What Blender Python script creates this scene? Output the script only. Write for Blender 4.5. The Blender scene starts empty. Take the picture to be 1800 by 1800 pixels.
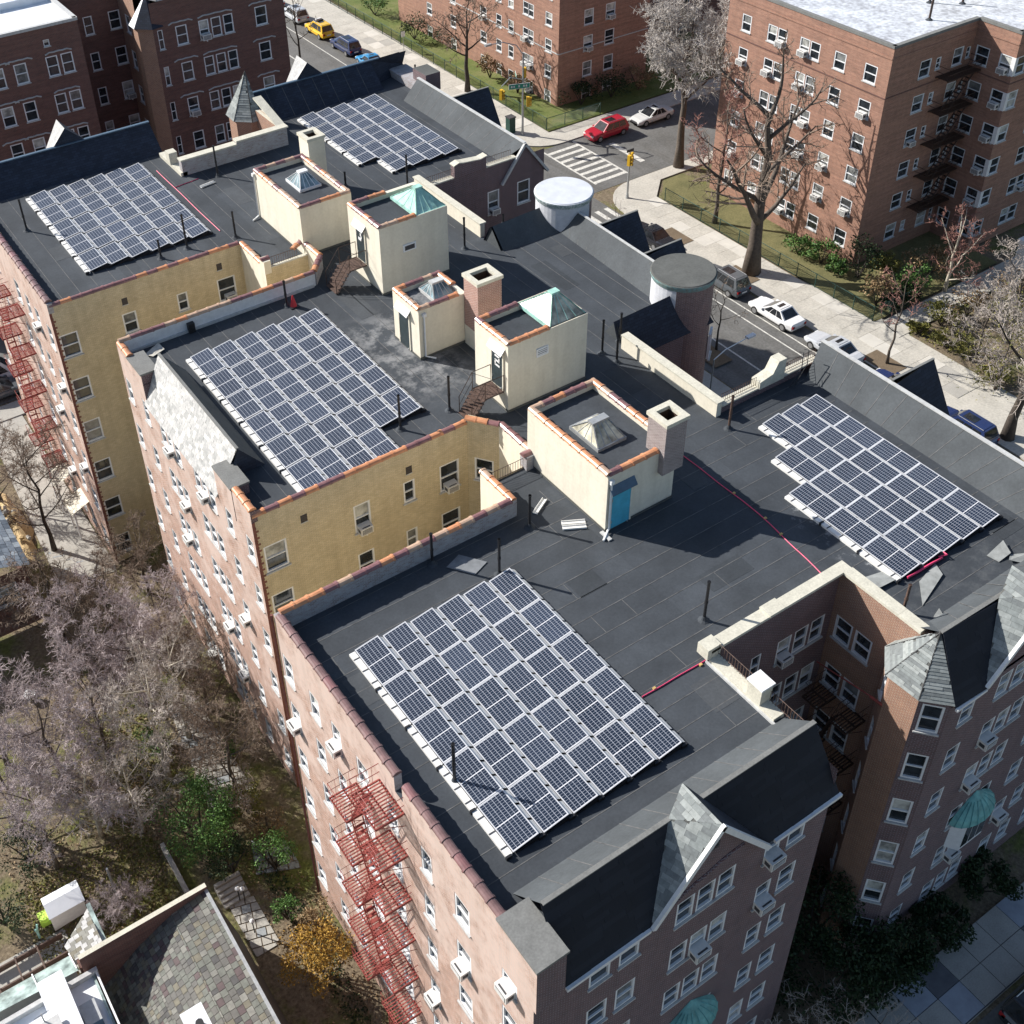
import bpy, bmesh, math, random
import numpy as np
from mathutils import Vector, Matrix
rnd = random.Random(7)
PI = math.pi
S = bpy.context.scene
COL = S.collection
# ---------------------------------------------------------------- camera, sky, sun, exposure
GZ = -18.5                      # street level; the big flat roof lies at z = 0
F_PX, PX, PY = 2150.958, 801.094, 676.475
YAW, PITCH, ROLL = 0.5688495, 0.6481323, -0.0324596
CAM = Vector((0, 0, 35.5))
def cam_axes():
    cy, sy, cp, sp = math.cos(YAW), math.sin(YAW), math.cos(PITCH), math.sin(PITCH)
    f = Vector((sy*cp, cy*cp, -sp)); r = Vector((cy, -sy, 0)); u = r.cross(f)
    cr, sr = math.cos(ROLL), math.sin(ROLL)
    return r*cr+u*sr, -r*sr+u*cr, f
R_, U_, F_ = cam_axes()
cd = bpy.data.cameras.new('camera'); cam = bpy.data.objects.new('camera', cd); COL.objects.link(cam)
m = Matrix.Identity(4)
for i in range(3):
    m[i][0], m[i][1], m[i][2], m[i][3] = R_[i], U_[i], -F_[i], CAM[i]
cam.matrix_world = m
cd.sensor_width = 36; cd.lens = F_PX/1800*36
cd.shift_x = (900-PX)/1800; cd.shift_y = (PY-900)/1800
cd.clip_start = .5; cd.clip_end = 3000
S.camera = cam
SUN_EL, SUN_AZ = math.radians(34), math.radians(125.3)
w = bpy.data.worlds.new('World'); S.world = w; w.use_nodes = True
sky = w.node_tree.nodes.new('ShaderNodeTexSky'); sky.sky_type = 'NISHITA'; sky.sun_disc = False
sky.sun_elevation = SUN_EL; sky.sun_rotation = PI/2-SUN_AZ
bg = w.node_tree.nodes['Background']; bg.inputs[1].default_value = .085
w.node_tree.links.new(sky.outputs[0], bg.inputs[0])
sl = bpy.data.lights.new('sun', 'SUN'); sl.energy = 4.8; sl.angle = math.radians(.5); sl.color = (1, .962, .905)
so = bpy.data.objects.new('sun', sl); COL.objects.link(so)
tosun = Vector((math.cos(SUN_EL)*math.cos(SUN_AZ), math.cos(SUN_EL)*math.sin(SUN_AZ), math.sin(SUN_EL)))
so.rotation_euler = tosun.to_track_quat('Z', 'Y').to_euler(); so.location = (-60, 90, 80)
S.view_settings.view_transform = 'Standard'; S.view_settings.look = 'None'
S.view_settings.exposure = .62; S.view_settings.gamma = 1

# ---------------------------------------------------------------- back-projection of survey points onto known planes
def ray(px, py): return F_+R_*((px-PX)/F_PX)-U_*((py-PY)/F_PX)
def at(px, py, z=GZ):
    d = ray(px, py); return CAM+d*((z-CAM.z)/d.z)

# ---------------------------------------------------------------- materials
MATS = {}
def newmat(name):
    mt = bpy.data.materials.new(name); mt.use_nodes = True
    nt = mt.node_tree; b = nt.nodes['Principled BSDF']; MATS[name] = mt
    return mt, nt, b
def N(nt, t, **kw):
    n = nt.nodes.new(t)
    for k, v in kw.items():
        if k.startswith('i_'):
            key = k[2:]; key = int(key) if key.isdigit() else key
            n.inputs[key].default_value = v
        else: setattr(n, k, v)
    return n
def rgb(c): return (c[0], c[1], c[2], 1)
def ramp(nt, src, stops):
    r = N(nt, 'ShaderNodeValToRGB'); e = r.color_ramp.elements
    while len(e) < len(stops): e.new(.5)
    for k, (p, c) in enumerate(stops): e[k].position = p; e[k].color = rgb(c)
    nt.links.new(src, r.inputs[0]); return r.outputs[0]
def noise(nt, vec, scale, detail=4, rough=.55):
    n = N(nt, 'ShaderNodeTexNoise', i_Scale=scale, i_Detail=detail, i_Roughness=rough)
    if vec is not None: nt.links.new(vec, n.inputs['Vector'])
    return n.outputs[0]
def mix(nt, f, a, b, mode='MIX'):
    n = N(nt, 'ShaderNodeMix', data_type='RGBA', blend_type=mode)
    for s, v in ((0, f), (6, a), (7, b)):
        if isinstance(v, (int, float)): n.inputs[s].default_value = v
        elif isinstance(v, tuple): n.inputs[s].default_value = rgb(v)
        else: nt.links.new(v, n.inputs[s])
    return n.outputs[2]
def bump(nt, b, h, strength=.3, dist=.02):
    n = N(nt, 'ShaderNodeBump', i_Strength=strength, i_Distance=dist)
    nt.links.new(h, n.inputs['Height']); nt.links.new(n.outputs[0], b.inputs['Normal'])
def geo_pos(nt): return N(nt, 'ShaderNodeNewGeometry').outputs['Position']
def plain(name, c, rough=.6, var=.25, scale=3, metal=0, c2=None, fine=0, spec=None):
    mt, nt, b = newmat(name)
    p = geo_pos(nt)
    d = c2 or tuple(v*(1-var) for v in c); l = tuple(min(1, v*(1+var*.6)) for v in c)
    col = ramp(nt, noise(nt, p, scale, 6, .6), [(.3, d), (.7, l)])
    if fine:
        col = mix(nt, .5, col, ramp(nt, noise(nt, p, fine, 2), [(.3, d), (.7, l)]))
    nt.links.new(col, b.inputs['Base Color'])
    b.inputs['Roughness'].default_value = rough; b.inputs['Metallic'].default_value = metal
    if spec is not None: b.inputs['Specular IOR Level'].default_value = spec
    return mt
def brick(name, c1, c2, mortar, bw=.21, rh=.072, ms=.011, stain=None, stain_scale=.35, stain_amt=.5, soot=.35, bmp=.5, rowvar=0, zst=0):
    mt, nt, b = newmat(name)
    uv = N(nt, 'ShaderNodeUVMap').outputs[0]
    bt = N(nt, 'ShaderNodeTexBrick', i_Scale=1.0)
    nt.links.new(uv, bt.inputs['Vector'])
    bt.inputs['Color1'].default_value = rgb(c1); bt.inputs['Color2'].default_value = rgb(c2)
    bt.inputs['Mortar'].default_value = rgb(mortar)
    bt.inputs['Mortar Size'].default_value = ms; bt.inputs['Brick Width'].default_value = bw; bt.inputs['Row Height'].default_value = rh
    bt.inputs['Bias'].default_value = -.1
    p = geo_pos(nt)
    col = bt.outputs[0]
    n1 = noise(nt, p, 2.2, 6, .65)
    col = mix(nt, soot, col, ramp(nt, n1, [(.25, (.35, .35, .35)), (.75, (1.15, 1.15, 1.15))]), 'MULTIPLY')
    if rowvar:
        mp = N(nt, 'ShaderNodeMapping'); mp.inputs['Scale'].default_value = (.35, 4.6, 1)
        nt.links.new(uv, mp.inputs[0])
        col = mix(nt, rowvar, col, ramp(nt, noise(nt, mp.outputs[0], 1, 3), [(.35, (.5, .5, .5)), (.65, (1.2, 1.15, 1.1))]), 'MULTIPLY')
    if stain:
        n2 = noise(nt, p, stain_scale, 8, .72)
        if zst:
            sp = N(nt, 'ShaderNodeSeparateXYZ'); nt.links.new(p, sp.inputs[0]); ma = N(nt, 'ShaderNodeMath', operation='MULTIPLY_ADD'); ma.inputs[1].default_value = zst; nt.links.new(sp.outputs[2], ma.inputs[0])
            ad = N(nt, 'ShaderNodeMath', operation='ADD'); ad.inputs[1].default_value = zst*7; ma2 = ma; nt.links.new(n2, ma.inputs[2]); nt.links.new(ma.outputs[0], ad.inputs[0]); n2 = ad.outputs[0]
        f = ramp(nt, n2, [(.42, (0, 0, 0)), (.62, (stain_amt,)*3)])
        col = mix(nt, f, col, mix(nt, bt.outputs[1], mix(nt, .45, stain, bt.outputs[0]), tuple(v*.62 for v in stain)))
    nt.links.new(col, b.inputs['Base Color']); b.inputs['Roughness'].default_value = .88
    bump(nt, b, bt.outputs[1], -bmp, .012)
    return mt
def membrane(name, c, stain=True):
    mt, nt, b = newmat(name)
    p = geo_pos(nt)
    a = noise(nt, p, .45, 7, .68); f = noise(nt, p, 9, 4, .7)
    col = ramp(nt, a, [(.25, tuple(v*.7 for v in c)), (.5, c), (.78, tuple(v*1.38 for v in c))])
    col = mix(nt, .35, col, ramp(nt, f, [(.3, (.55,)*3), (.7, (1.3,)*3)]), 'MULTIPLY')
    # sheet to sheet tone: each 1 m sheet has aged on its own
    if stain:
        s = N(nt, 'ShaderNodeSeparateXYZ'); nt.links.new(p, s.inputs[0])
        def fl(o, off, w_):
            q = N(nt, 'ShaderNodeMath', operation='MULTIPLY_ADD'); q.inputs[1].default_value = 1/w_; q.inputs[2].default_value = -off/w_; nt.links.new(o, q.inputs[0])
            r = N(nt, 'ShaderNodeMath', operation='FLOOR'); nt.links.new(q.outputs[0], r.inputs[0]); return r.outputs[0]
        def tone(u, v):
            cx = N(nt, 'ShaderNodeCombineXYZ'); nt.links.new(u, cx.inputs[0]); nt.links.new(v, cx.inputs[1]); wn = N(nt, 'ShaderNodeTexWhiteNoise', noise_dimensions='2D'); nt.links.new(cx.outputs[0], wn.inputs['Vector'])
            return ramp(nt, wn.outputs[0], [(0, (.89,)*3), (1, (1.09,)*3)])
        t1 = tone(fl(s.outputs[1], 17.4, .98), fl(s.outputs[0], 24.3, 7.3)); t2 = tone(fl(s.outputs[0], 13.9, 1.02), fl(s.outputs[1], 57.2, 6.9))
        gt = N(nt, 'ShaderNodeMath', operation='GREATER_THAN'); gt.inputs[1].default_value = 36.45; nt.links.new(s.outputs[1], gt.inputs[0])
        col = mix(nt, 1.0, col, mix(nt, gt.outputs[0], t1, t2), 'MULTIPLY')
        def band(o, lo, hi, w_):
            a1 = N(nt, 'ShaderNodeMapRange', interpolation_type='SMOOTHSTEP'); a1.inputs[1].default_value = lo-w_; a1.inputs[2].default_value = lo+w_
            a2 = N(nt, 'ShaderNodeMapRange', interpolation_type='SMOOTHSTEP'); a2.inputs[1].default_value = hi-w_; a2.inputs[2].default_value = hi+w_
            a2.inputs[3].default_value = 1; a2.inputs[4].default_value = 0
            nt.links.new(o, a1.inputs[0]); nt.links.new(o, a2.inputs[0])
            mu = N(nt, 'ShaderNodeMath', operation='MULTIPLY'); nt.links.new(a1.outputs[0], mu.inputs[0]); nt.links.new(a2.outputs[0], mu.inputs[1]); return mu.outputs[0]
        def mul(x, y):
            mu = N(nt, 'ShaderNodeMath', operation='MULTIPLY'); nt.links.new(x, mu.inputs[0]); nt.links.new(y, mu.inputs[1]); return mu.outputs[0]
        blotch = ramp(nt, noise(nt, p, 1.1, 8, .7), [(.44, (0, 0, 0)), (.6, (.6,)*3)])
        reg = mul(band(s.outputs[0], 22.9, 26.6, 1.0), band(s.outputs[1], 39.6, 46.6, 1.2))
        col = mix(nt, mul(blotch, reg), col, (.33, .33, .33))
        b2 = ramp(nt, noise(nt, p, 1.7, 8, .75), [(.55, (0, 0, 0)), (.66, (.6,)*3)])
        reg2 = mul(band(s.outputs[0], 31.5, 34, .6), band(s.outputs[1], 19, 24.5, .8))
        col = mix(nt, mul(b2, reg2), col, (.4, .41, .42))
        b3 = ramp(nt, noise(nt, p, .9, 6, .75), [(.5, (0, 0, 0)), (.75, (.28,)*3)])
        reg3 = mul(band(s.outputs[0], 30.5, 40, .8), band(s.outputs[1], 15.5, 19.5, .8))
        col = mix(nt, mul(b3, reg3), col, (.2, .2, .19))
    nt.links.new(col, b.inputs['Base Color'])
    b.inputs['Roughness'].default_value = .8; b.inputs['Specular IOR Level'].default_value = .3
    bump(nt, b, f, .15, .01)
    return mt
def shingle_mat(name, c, row=.16, rough=.85):
    mt, nt, b = newmat(name)
    uv = N(nt, 'ShaderNodeUVMap').outputs[0]
    bt = N(nt, 'ShaderNodeTexBrick', i_Scale=1.0); nt.links.new(uv, bt.inputs['Vector'])
    bt.inputs['Brick Width'].default_value = .33; bt.inputs['Row Height'].default_value = row; bt.inputs['Mortar Size'].default_value = .008
    bt.inputs['Color1'].default_value = rgb(tuple(v*.75 for v in c)); bt.inputs['Color2'].default_value = rgb(tuple(v*1.2 for v in c)); bt.inputs['Mortar'].default_value = rgb(tuple(v*.4 for v in c))
    col = mix(nt, .4, bt.outputs[0], ramp(nt, noise(nt, geo_pos(nt), 1.3, 5), [(.3, (.6,)*3), (.7, (1.25,)*3)]), 'MULTIPLY')
    nt.links.new(col, b.inputs['Base Color']); b.inputs['Roughness'].default_value = rough
    bump(nt, b, bt.outputs[1], -.4, .01); return mt
def pv_mat():
    mt, nt, b = newmat('solar_cell')
    uv = N(nt, 'ShaderNodeUVMap').outputs[0]
    s = N(nt, 'ShaderNodeSeparateXYZ'); nt.links.new(uv, s.inputs[0])
    def line(o, n, width):
        a = N(nt, 'ShaderNodeMath', operation='MULTIPLY'); a.inputs[1].default_value = n; nt.links.new(o, a.inputs[0])
        f = N(nt, 'ShaderNodeMath', operation='FRACT'); nt.links.new(a.outputs[0], f.inputs[0])
        c = N(nt, 'ShaderNodeMath', operation='SUBTRACT'); c.inputs[1].default_value = .5; nt.links.new(f.outputs[0], c.inputs[0])
        d = N(nt, 'ShaderNodeMath', operation='ABSOLUTE'); nt.links.new(c.outputs[0], d.inputs[0])
        e = N(nt, 'ShaderNodeMath', operation='GREATER_THAN'); e.inputs[1].default_value = .5-width; nt.links.new(d.outputs[0], e.inputs[0]); return e.outputs[0]
    l1 = line(s.outputs[0], 6, .05); l2 = line(s.outputs[1], 10, .045); l3 = line(s.outputs[1], 1, .018)
    mx = N(nt, 'ShaderNodeMath', operation='MAXIMUM'); nt.links.new(l1, mx.inputs[0]); nt.links.new(l2, mx.inputs[1])
    oi = N(nt, 'ShaderNodeObjectInfo').outputs['Random']
    base = ramp(nt, noise(nt, geo_pos(nt), .5, 3), [(.3, (.011, .018, .034)), (.7, (.018, .028, .05))])
    base = mix(nt, 1.0, base, ramp(nt, oi, [(0, (.75, .78, .82)), (.6, (1.05, 1.02, 1.0)), (1, (1.5, 1.4, 1.35))]), 'MULTIPLY'); col = mix(nt, mx.outputs[0], base, (.36, .38, .43)); col = mix(nt, l3, col, (.7, .7, .72))
    nt.links.new(col, b.inputs['Base Color']); b.inputs['Roughness'].default_value = .22; b.inputs['Specular IOR Level'].default_value = .5
    return mt
def ground_mat():
    mt, nt, b = newmat('garden_ground')
    p = geo_pos(nt)
    a = noise(nt, p, .35, 8, .68); f = noise(nt, p, 6, 6, .75)
    soil = ramp(nt, f, [(.3, (.07, .05, .032)), (.55, (.2, .155, .1)), (.8, (.34, .28, .19))])
    grass = ramp(nt, f, [(.3, (.06, .075, .015)), (.6, (.16, .17, .04)), (.85, (.27, .25, .09))])
    col = mix(nt, ramp(nt, a, [(.48, (0, 0, 0)), (.62, (1, 1, 1))]), soil, grass)
    nt.links.new(col, b.inputs['Base Color']); b.inputs['Roughness'].default_value = .95
    bump(nt, b, f, .8, .08); return mt
def lawn_mat():
    mt, nt, b = newmat('lawn_grass')
    p = geo_pos(nt); a = noise(nt, p, .5, 7, .7); f = noise(nt, p, 8, 5, .75)
    col = ramp(nt, a, [(.3, (.07, .11, .018)), (.5, (.13, .16, .035)), (.7, (.21, .2, .08))])
    col = mix(nt, .6, col, ramp(nt, f, [(.3, (.45,)*3), (.7, (1.3,)*3)]), 'MULTIPLY')
    nt.links.new(col, b.inputs['Base Color']); b.inputs['Roughness'].default_value = .95; bump(nt, b, f, .7, .06); return mt
def glass_mat(name, c, rough=.06, refl=.8):
    mt, nt, b = newmat(name)
    col = ramp(nt, noise(nt, geo_pos(nt), 1.7, 3, .6), [(.35, tuple(v*.5 for v in c)), (.65, tuple(v*1.5 for v in c))])
    nt.links.new(col, b.inputs['Base Color']); b.inputs['Roughness'].default_value = rough
    b.inputs['Specular IOR Level'].default_value = refl; return mt
def leaf_mat(name, c1, c2):
    mt, nt, b = newmat(name)
    r = N(nt, 'ShaderNodeNewGeometry').outputs['Random Per Island']
    nt.links.new(ramp(nt, r, [(0, c1), (1, c2)]), b.inputs['Base Color']); b.inputs['Roughness'].default_value = .6; b.inputs['Specular IOR Level'].default_value = .25
    return mt
def paint(name, c, rough=.25):
    mt, nt, b = newmat(name); b.inputs['Base Color'].default_value = rgb(c); b.inputs['Roughness'].default_value = rough
    b.inputs['Coat Weight'].default_value = .5; b.inputs['Coat Roughness'].default_value = .08
    col = mix(nt, .25, c, ramp(nt, noise(nt, geo_pos(nt), 5, 5), [(.3, (.7,)*3), (.7, (1.1,)*3)]), 'MULTIPLY'); nt.links.new(col, b.inputs['Base Color']); return mt
M = {}
M['roof'] = membrane('roof_membrane', (.052, .059, .068))
M['roofgrey'] = membrane('weathered_roofing', (.105, .107, .1), False)
M['slope'] = membrane('slope_membrane', (.074, .082, .088), False)
M['seam'] = plain('roof_seam', (.11, .11, .11), .8, .5, 2.5)
M['navy'] = shingle_mat('shade_blue_shingle', (.024, .031, .05)); M['navy2'] = shingle_mat('pale_shade_blue_shingle', (.034, .042, .064))  # blue of the shaded slopes is put into the shingle colour
M['bk_front'] = brick('shaded_front_brick', (.14, .066, .068), (.08, .047, .055), (.29, .245, .255), ms=.012, stain=(.2, .15, .155), stain_amt=.2, stain_scale=.5)  # shade of the fronts and court darkened and cooled into this brick colour
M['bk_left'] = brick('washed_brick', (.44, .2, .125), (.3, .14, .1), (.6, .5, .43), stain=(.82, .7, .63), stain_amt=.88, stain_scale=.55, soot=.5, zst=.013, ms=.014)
M['bk_orange'] = brick('sunlit_orange_brick', (.34, .155, .09), (.24, .11, .075), (.47, .38, .3), stain=(.38, .23, .16), stain_amt=.3)  # sunlit orange of the court and turret faces put into the colour
M['bk_yellow'] = brick('yellow_brick', (.72, .61, .4), (.6, .5, .31), (.5, .43, .32), stain=(.4, .33, .22), stain_amt=.35, stain_scale=.5, soot=.3, bmp=.7)
M['bk_white'] = brick('whitewashed_brick', (.36, .35, .36), (.24, .17, .15), (.46, .45, .45), stain=(.52, .52, .54), stain_amt=.8, stain_scale=1.1)
M['bk_right'] = brick('red_brick', (.39, .18, .12), (.28, .125, .085), (.4, .29, .23), rowvar=.45, stain=(.48, .3, .21), stain_amt=.3)
M['bk_far'] = brick('brown_brick', (.19, .075, .058), (.12, .055, .046), (.2, .145, .125), rowvar=.4, stain=(.3, .2, .17), stain_amt=.15)
M['bk_chim'] = brick('chimney_brick', (.36, .16, .12), (.28, .13, .11), (.55, .42, .36), ms=.014)
M['quoin'] = plain('red_quoin_brick', (.2, .075, .06), .85, .35, 6)
M['stucco'] = plain('cream_stucco', (.74, .69, .57), .85, .09, 1.4, c2=(.66, .61, .5), fine=7)
def streak(name, amt, sc=(2.2, 2.2, .16)):
    nt = M[name].node_tree; b = nt.nodes['Principled BSDF']; lk = b.inputs['Base Color'].links[0]; src = lk.from_socket
    mp = N(nt, 'ShaderNodeMapping'); mp.inputs['Scale'].default_value = sc; nt.links.new(geo_pos(nt), mp.inputs[0])
    nt.links.new(mix(nt, amt, src, ramp(nt, noise(nt, mp.outputs[0], 1, 5, .65), [(.38, (.5, .46, .4)), (.56, (1, 1, 1))]), 'MULTIPLY'), b.inputs['Base Color'])
streak('stucco', .13); streak('bk_yellow', .18); streak('bk_left', .12); streak('bk_right', .15); streak('bk_front', .12)
M['white'] = plain('white_paint', (.78, .78, .77), .5, .1, 5)
M['sash'] = plain('white_sash', (.78, .79, .8), .45, .1, 4)
M['stone'] = plain('limestone_coping', (.6, .57, .47), .85, .25, 2.5, fine=12)
M['sill'] = plain('stone_sill', (.5, .5, .49), .8, .2, 5)
M['cement'] = plain('cement_cap', (.19, .19, .18), .9, .3, 2, fine=14)
M['tile_a'] = plain('terracotta_tile', (.58, .26, .13), .35, .3, 3)
M['tile_b'] = plain('purple_glazed_tile', (.24, .12, .12), .28, .35, 3)
M['tile_c'] = plain('tan_glazed_tile', (.5, .34, .24), .35, .3, 3)
M['tile_l'] = plain('mauve_glazed_tile', (.2, .12, .115), .25, .4, 2.5)
M['black'] = plain('black_steel', (.018, .018, .02), .5, .3, 8)
M['rust'] = plain('rusty_pipe', (.1, .06, .045), .75, .5, 6)
M['redpaint'] = plain('red_oxide_paint', (.3, .062, .05), .55, .35, 3)
M['brownpaint'] = plain('dark_brown_paint', (.06, .035, .025), .6, .3, 3)
M['alu'] = plain('aluminium', (.7, .7, .71), .35, .12, 4, metal=.35)
M['defl'] = plain('white_deflector', (.75, .74, .71), .5, .12, 3)
M['pv'] = pv_mat()
M['copper'] = plain('copper_patina', (.36, .62, .54), .7, .3, 3, c2=(.25, .42, .36))
M['teal'] = plain('teal_copper', (.1, .34, .36), .6, .45, 3)
M['skyglass'] = glass_mat('wired_glass', (.26, .3, .29), .18, .6)
M['skyglass2'] = glass_mat('dirty_glass', (.5, .47, .36), .35, .5)
M['glass'] = glass_mat('window_glass', (.025, .03, .035), .05, .7)
M['glass2'] = glass_mat('curtain_glass', (.18, .185, .18), .12, .6)
M['blind'] = glass_mat('blind_glass', (.4, .4, .37), .25, .5)
M['acbody'] = plain('off_white_metal', (.72, .71, .68), .5, .1, 6)
M['grille'] = plain('dark_grille', (.06, .06, .065), .6, .3, 9)
M['asphalt'] = plain('asphalt', (.15, .147, .14), .9, .4, .5, fine=5); streak('asphalt', .4, (.5, .06, 1))
M['walk'] = plain('concrete_walk', (.5, .47, .41), .9, .3, .8, fine=6)
M['walk2'] = plain('worn_concrete', (.4, .38, .34), .9, .25, 1.1, fine=15)
M['kerb'] = plain('kerb_stone', (.42, .4, .37), .9, .2, 2)
M['line'] = plain('road_paint', (.66, .64, .58), .7, .5, 4, c2=(.3, .29, .27), fine=11)
M['ground'] = ground_mat(); M['lawn'] = lawn_mat()
M['dirt'] = plain('bare_dirt', (.17, .125, .08), .95, .35, 1.5, fine=12)
M['sand'] = plain('sand', (.52, .38, .2), .95, .2, 2, fine=14)
M['flag'] = plain('flagstone', (.4, .38, .34), .9, .3, 2, fine=10)
M['flag2'] = plain('blue_flagstone', (.3, .32, .33), .9, .3, 2, fine=10)
M['roofwhite'] = plain('silver_roof_coating', (.62, .65, .69), .6, .55, .45, c2=(.24, .24, .26), fine=3)
M['roofclean'] = plain('white_roof_coating', (.76, .78, .81), .6, .1, 1)
M['bark'] = plain('grey_bark', (.12, .095, .075), .9, .4, 5)
M['barkdk'] = plain('dark_bark', (.065, .052, .042), .9, .4, 5)
M['birch'] = plain('pale_bark', (.5, .45, .36), .85, .45, 7)
M['tw_grey'] = plain('grey_twig', (.4, .35, .31), .9, .25, 3)
M['tw_mauve'] = plain('mauve_twig', (.4, .335, .33), .9, .25, 3)
M['tw_brown'] = plain('brown_twig', (.22, .165, .125), .9, .3, 3)
M['tw_red'] = plain('reddish_twig', (.32, .16, .13), .9, .3, 3)
M['lf_green'] = leaf_mat('green_leaf', (.025, .07, .016), (.12, .22, .05))
M['lf_dark'] = leaf_mat('dark_leaf', (.008, .02, .007), (.035, .06, .02))
M['lf_olive'] = leaf_mat('olive_leaf', (.08, .085, .02), (.22, .2, .05))
M['lf_gold'] = leaf_mat('golden_leaf', (.17, .085, .01), (.45, .27, .05))
M['lf_tan'] = leaf_mat('tan_leaf', (.14, .085, .04), (.34, .24, .13))
M['lf_litter'] = leaf_mat('leaf_litter', (.1, .06, .03), (.36, .26, .15))
M['rubber'] = plain('tyre_rubber', (.02, .02, .02), .8, .2, 5)
M['rim'] = plain('alloy_rim', (.5, .5, .5), .3, .1, 5, metal=.7)
M['carglass'] = glass_mat('car_glass', (.02, .022, .025), .04, .8)
M['lamp'] = plain('lamp_lens', (.8, .8, .78), .15, .05, 5)
M['tail'] = plain('tail_lens', (.45, .02, .02), .2, .1, 5)
M['signal'] = plain('signal_yellow', (.75, .45, .03), .45, .15, 6)
M['signgreen'] = plain('sign_green', (.02, .3, .2), .4, .1, 6)
M['steel'] = plain('galvanised_steel', (.42, .43, .43), .45, .2, 5, metal=.4)
M['fence'] = plain('fence_green', (.015, .06, .045), .55, .2, 5)
M['pink'] = plain('pink_cable', (.75, .06, .16), .5, .15, 4)
M['bluedoor'] = plain('turquoise_paint', (.08, .42, .58), .5, .15, 3)
M['navydoor'] = plain('slate_blue_canopy', (.07, .12, .18), .6, .2, 3)
M['door'] = plain('dark_green_door', (.03, .045, .05), .45, .3, 3)
M['slate_w'] = plain('pale_slate', (.5, .49, .47), .8, .3, 1.8, c2=(.3, .3, .3), fine=9)
M['lime'] = plain('lime_plastic', (.5, .72, .1), .5, .1, 4)
M['canopyglass'] = glass_mat('greenhouse_roof', (.3, .37, .35), .2, .5)
SLATES = [plain('slate_%s' % n, c, .75, .25, 5) for n, c in (('grey', (.125, .12, .108)), ('sage', (.145, .15, .128)), ('tan', (.165, .15, .11)), ('plum', (.1, .07, .07)), ('pale', (.21, .205, .18)), ('dark', (.075, .072, .07)))]
BSL = [plain('blue_slate_%s' % n, c, .7, .25, 5) for n, c in (('a', (.1, .13, .17)), ('b', (.17, .21, .26)), ('c', (.28, .33, .38)))]
SHG = [plain('shingle_%s' % n, c, .85, .25, 6) for n, c in (('a', (.22, .24, .235)), ('b', (.29, .31, .3)), ('c', (.17, .185, .185)))]

# ---------------------------------------------------------------- mesh helpers
class MB:
    def __init__(s): s.v = []; s.f = []; s.m = []; s.mats = []
    def mi(s, mt):
        if mt not in s.mats: s.mats.append(mt)
        return s.mats.index(mt)
    def poly(s, pts, mt):
        k = len(s.v); s.v += [tuple(p) for p in pts]; s.f.append(tuple(range(k, k+len(pts)))); s.m.append(s.mi(mt))
    def obox(s, o, a, b, c, mt, skip=''):
        o, a, b, c = map(Vector, (o, a, b, c)); k = len(s.v)
        s.v += [tuple(o+a*i+b*j+c*l) for l in (0, 1) for j in (0, 1) for i in (0, 1)]
        q = mt if isinstance(mt, dict) else None
        for nm, f in (('b', (0, 2, 3, 1)), ('t', (4, 5, 7, 6)), ('f', (0, 1, 5, 4)), ('k', (2, 6, 7, 3)), ('l', (0, 4, 6, 2)), ('r', (1, 3, 7, 5))):
            if nm in skip: continue
            s.f.append(tuple(k+i for i in f)); s.m.append(s.mi(q.get(nm, q['*']) if q else mt))
    def box(s, x0, x1, y0, y1, z0, z1, mt, skip=''):
        s.obox((x0, y0, z0), (x1-x0, 0, 0), (0, y1-y0, 0), (0, 0, z1-z0), mt, skip)
    def prism(s, pts, ext, mt, mt_top=None):
        e = Vector(ext); a = [Vector(p) for p in pts]; n = len(a); k = len(s.v)
        s.v += [tuple(p) for p in a]+[tuple(p+e) for p in a]; i0 = s.mi(mt); it = s.mi(mt_top or mt)
        s.f.append(tuple(k+i for i in range(n-1, -1, -1))); s.m.append(i0)
        s.f.append(tuple(k+n+i for i in range(n))); s.m.append(it)
        for i in range(n):
            j = (i+1) % n; s.f.append((k+i, k+j, k+n+j, k+n+i)); s.m.append(i0)
    def tube(s, pts, r, mt, n=6, cap=True):
        pts = [Vector(p) for p in pts]; k = len(s.v); i0 = s.mi(mt); L = len(pts)
        rr = r if isinstance(r, (list, tuple)) else [r]*L
        d0 = (pts[1]-pts[0]).normalized(); a = d0.cross(Vector((.31, .21, .93)))
        if a.length < .05: a = d0.cross(Vector((1, 0, 0)))
        a.normalize()
        for i, p in enumerate(pts):
            d = (pts[min(i+1, L-1)]-pts[max(i-1, 0)]).normalized()
            a = (a-d*a.dot(d)).normalized(); b = d.cross(a)
            for q in range(n):
                t = 2*PI*q/n; s.v.append(tuple(p+(a*math.cos(t)+b*math.sin(t))*rr[i]))
        for i in range(L-1):
            for q in range(n):
                w_ = (q+1) % n; s.f.append((k+i*n+q, k+i*n+w_, k+(i+1)*n+w_, k+(i+1)*n+q)); s.m.append(i0)
        if cap:
            s.f.append(tuple(k+q for q in range(n-1, -1, -1))); s.m.append(i0)
            s.f.append(tuple(k+(L-1)*n+q for q in range(n))); s.m.append(i0)
    def mesh(s, name, uv=True, smooth=False):
        me = bpy.data.meshes.new(name); me.from_pydata(s.v, [], s.f)
        for mt in s.mats: me.materials.append(mt)
        me.polygons.foreach_set('material_index', s.m)
        if smooth: me.polygons.foreach_set('use_smooth', [True]*len(s.f))
        me.update()
        if uv: boxuv(me)
        return me
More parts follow.
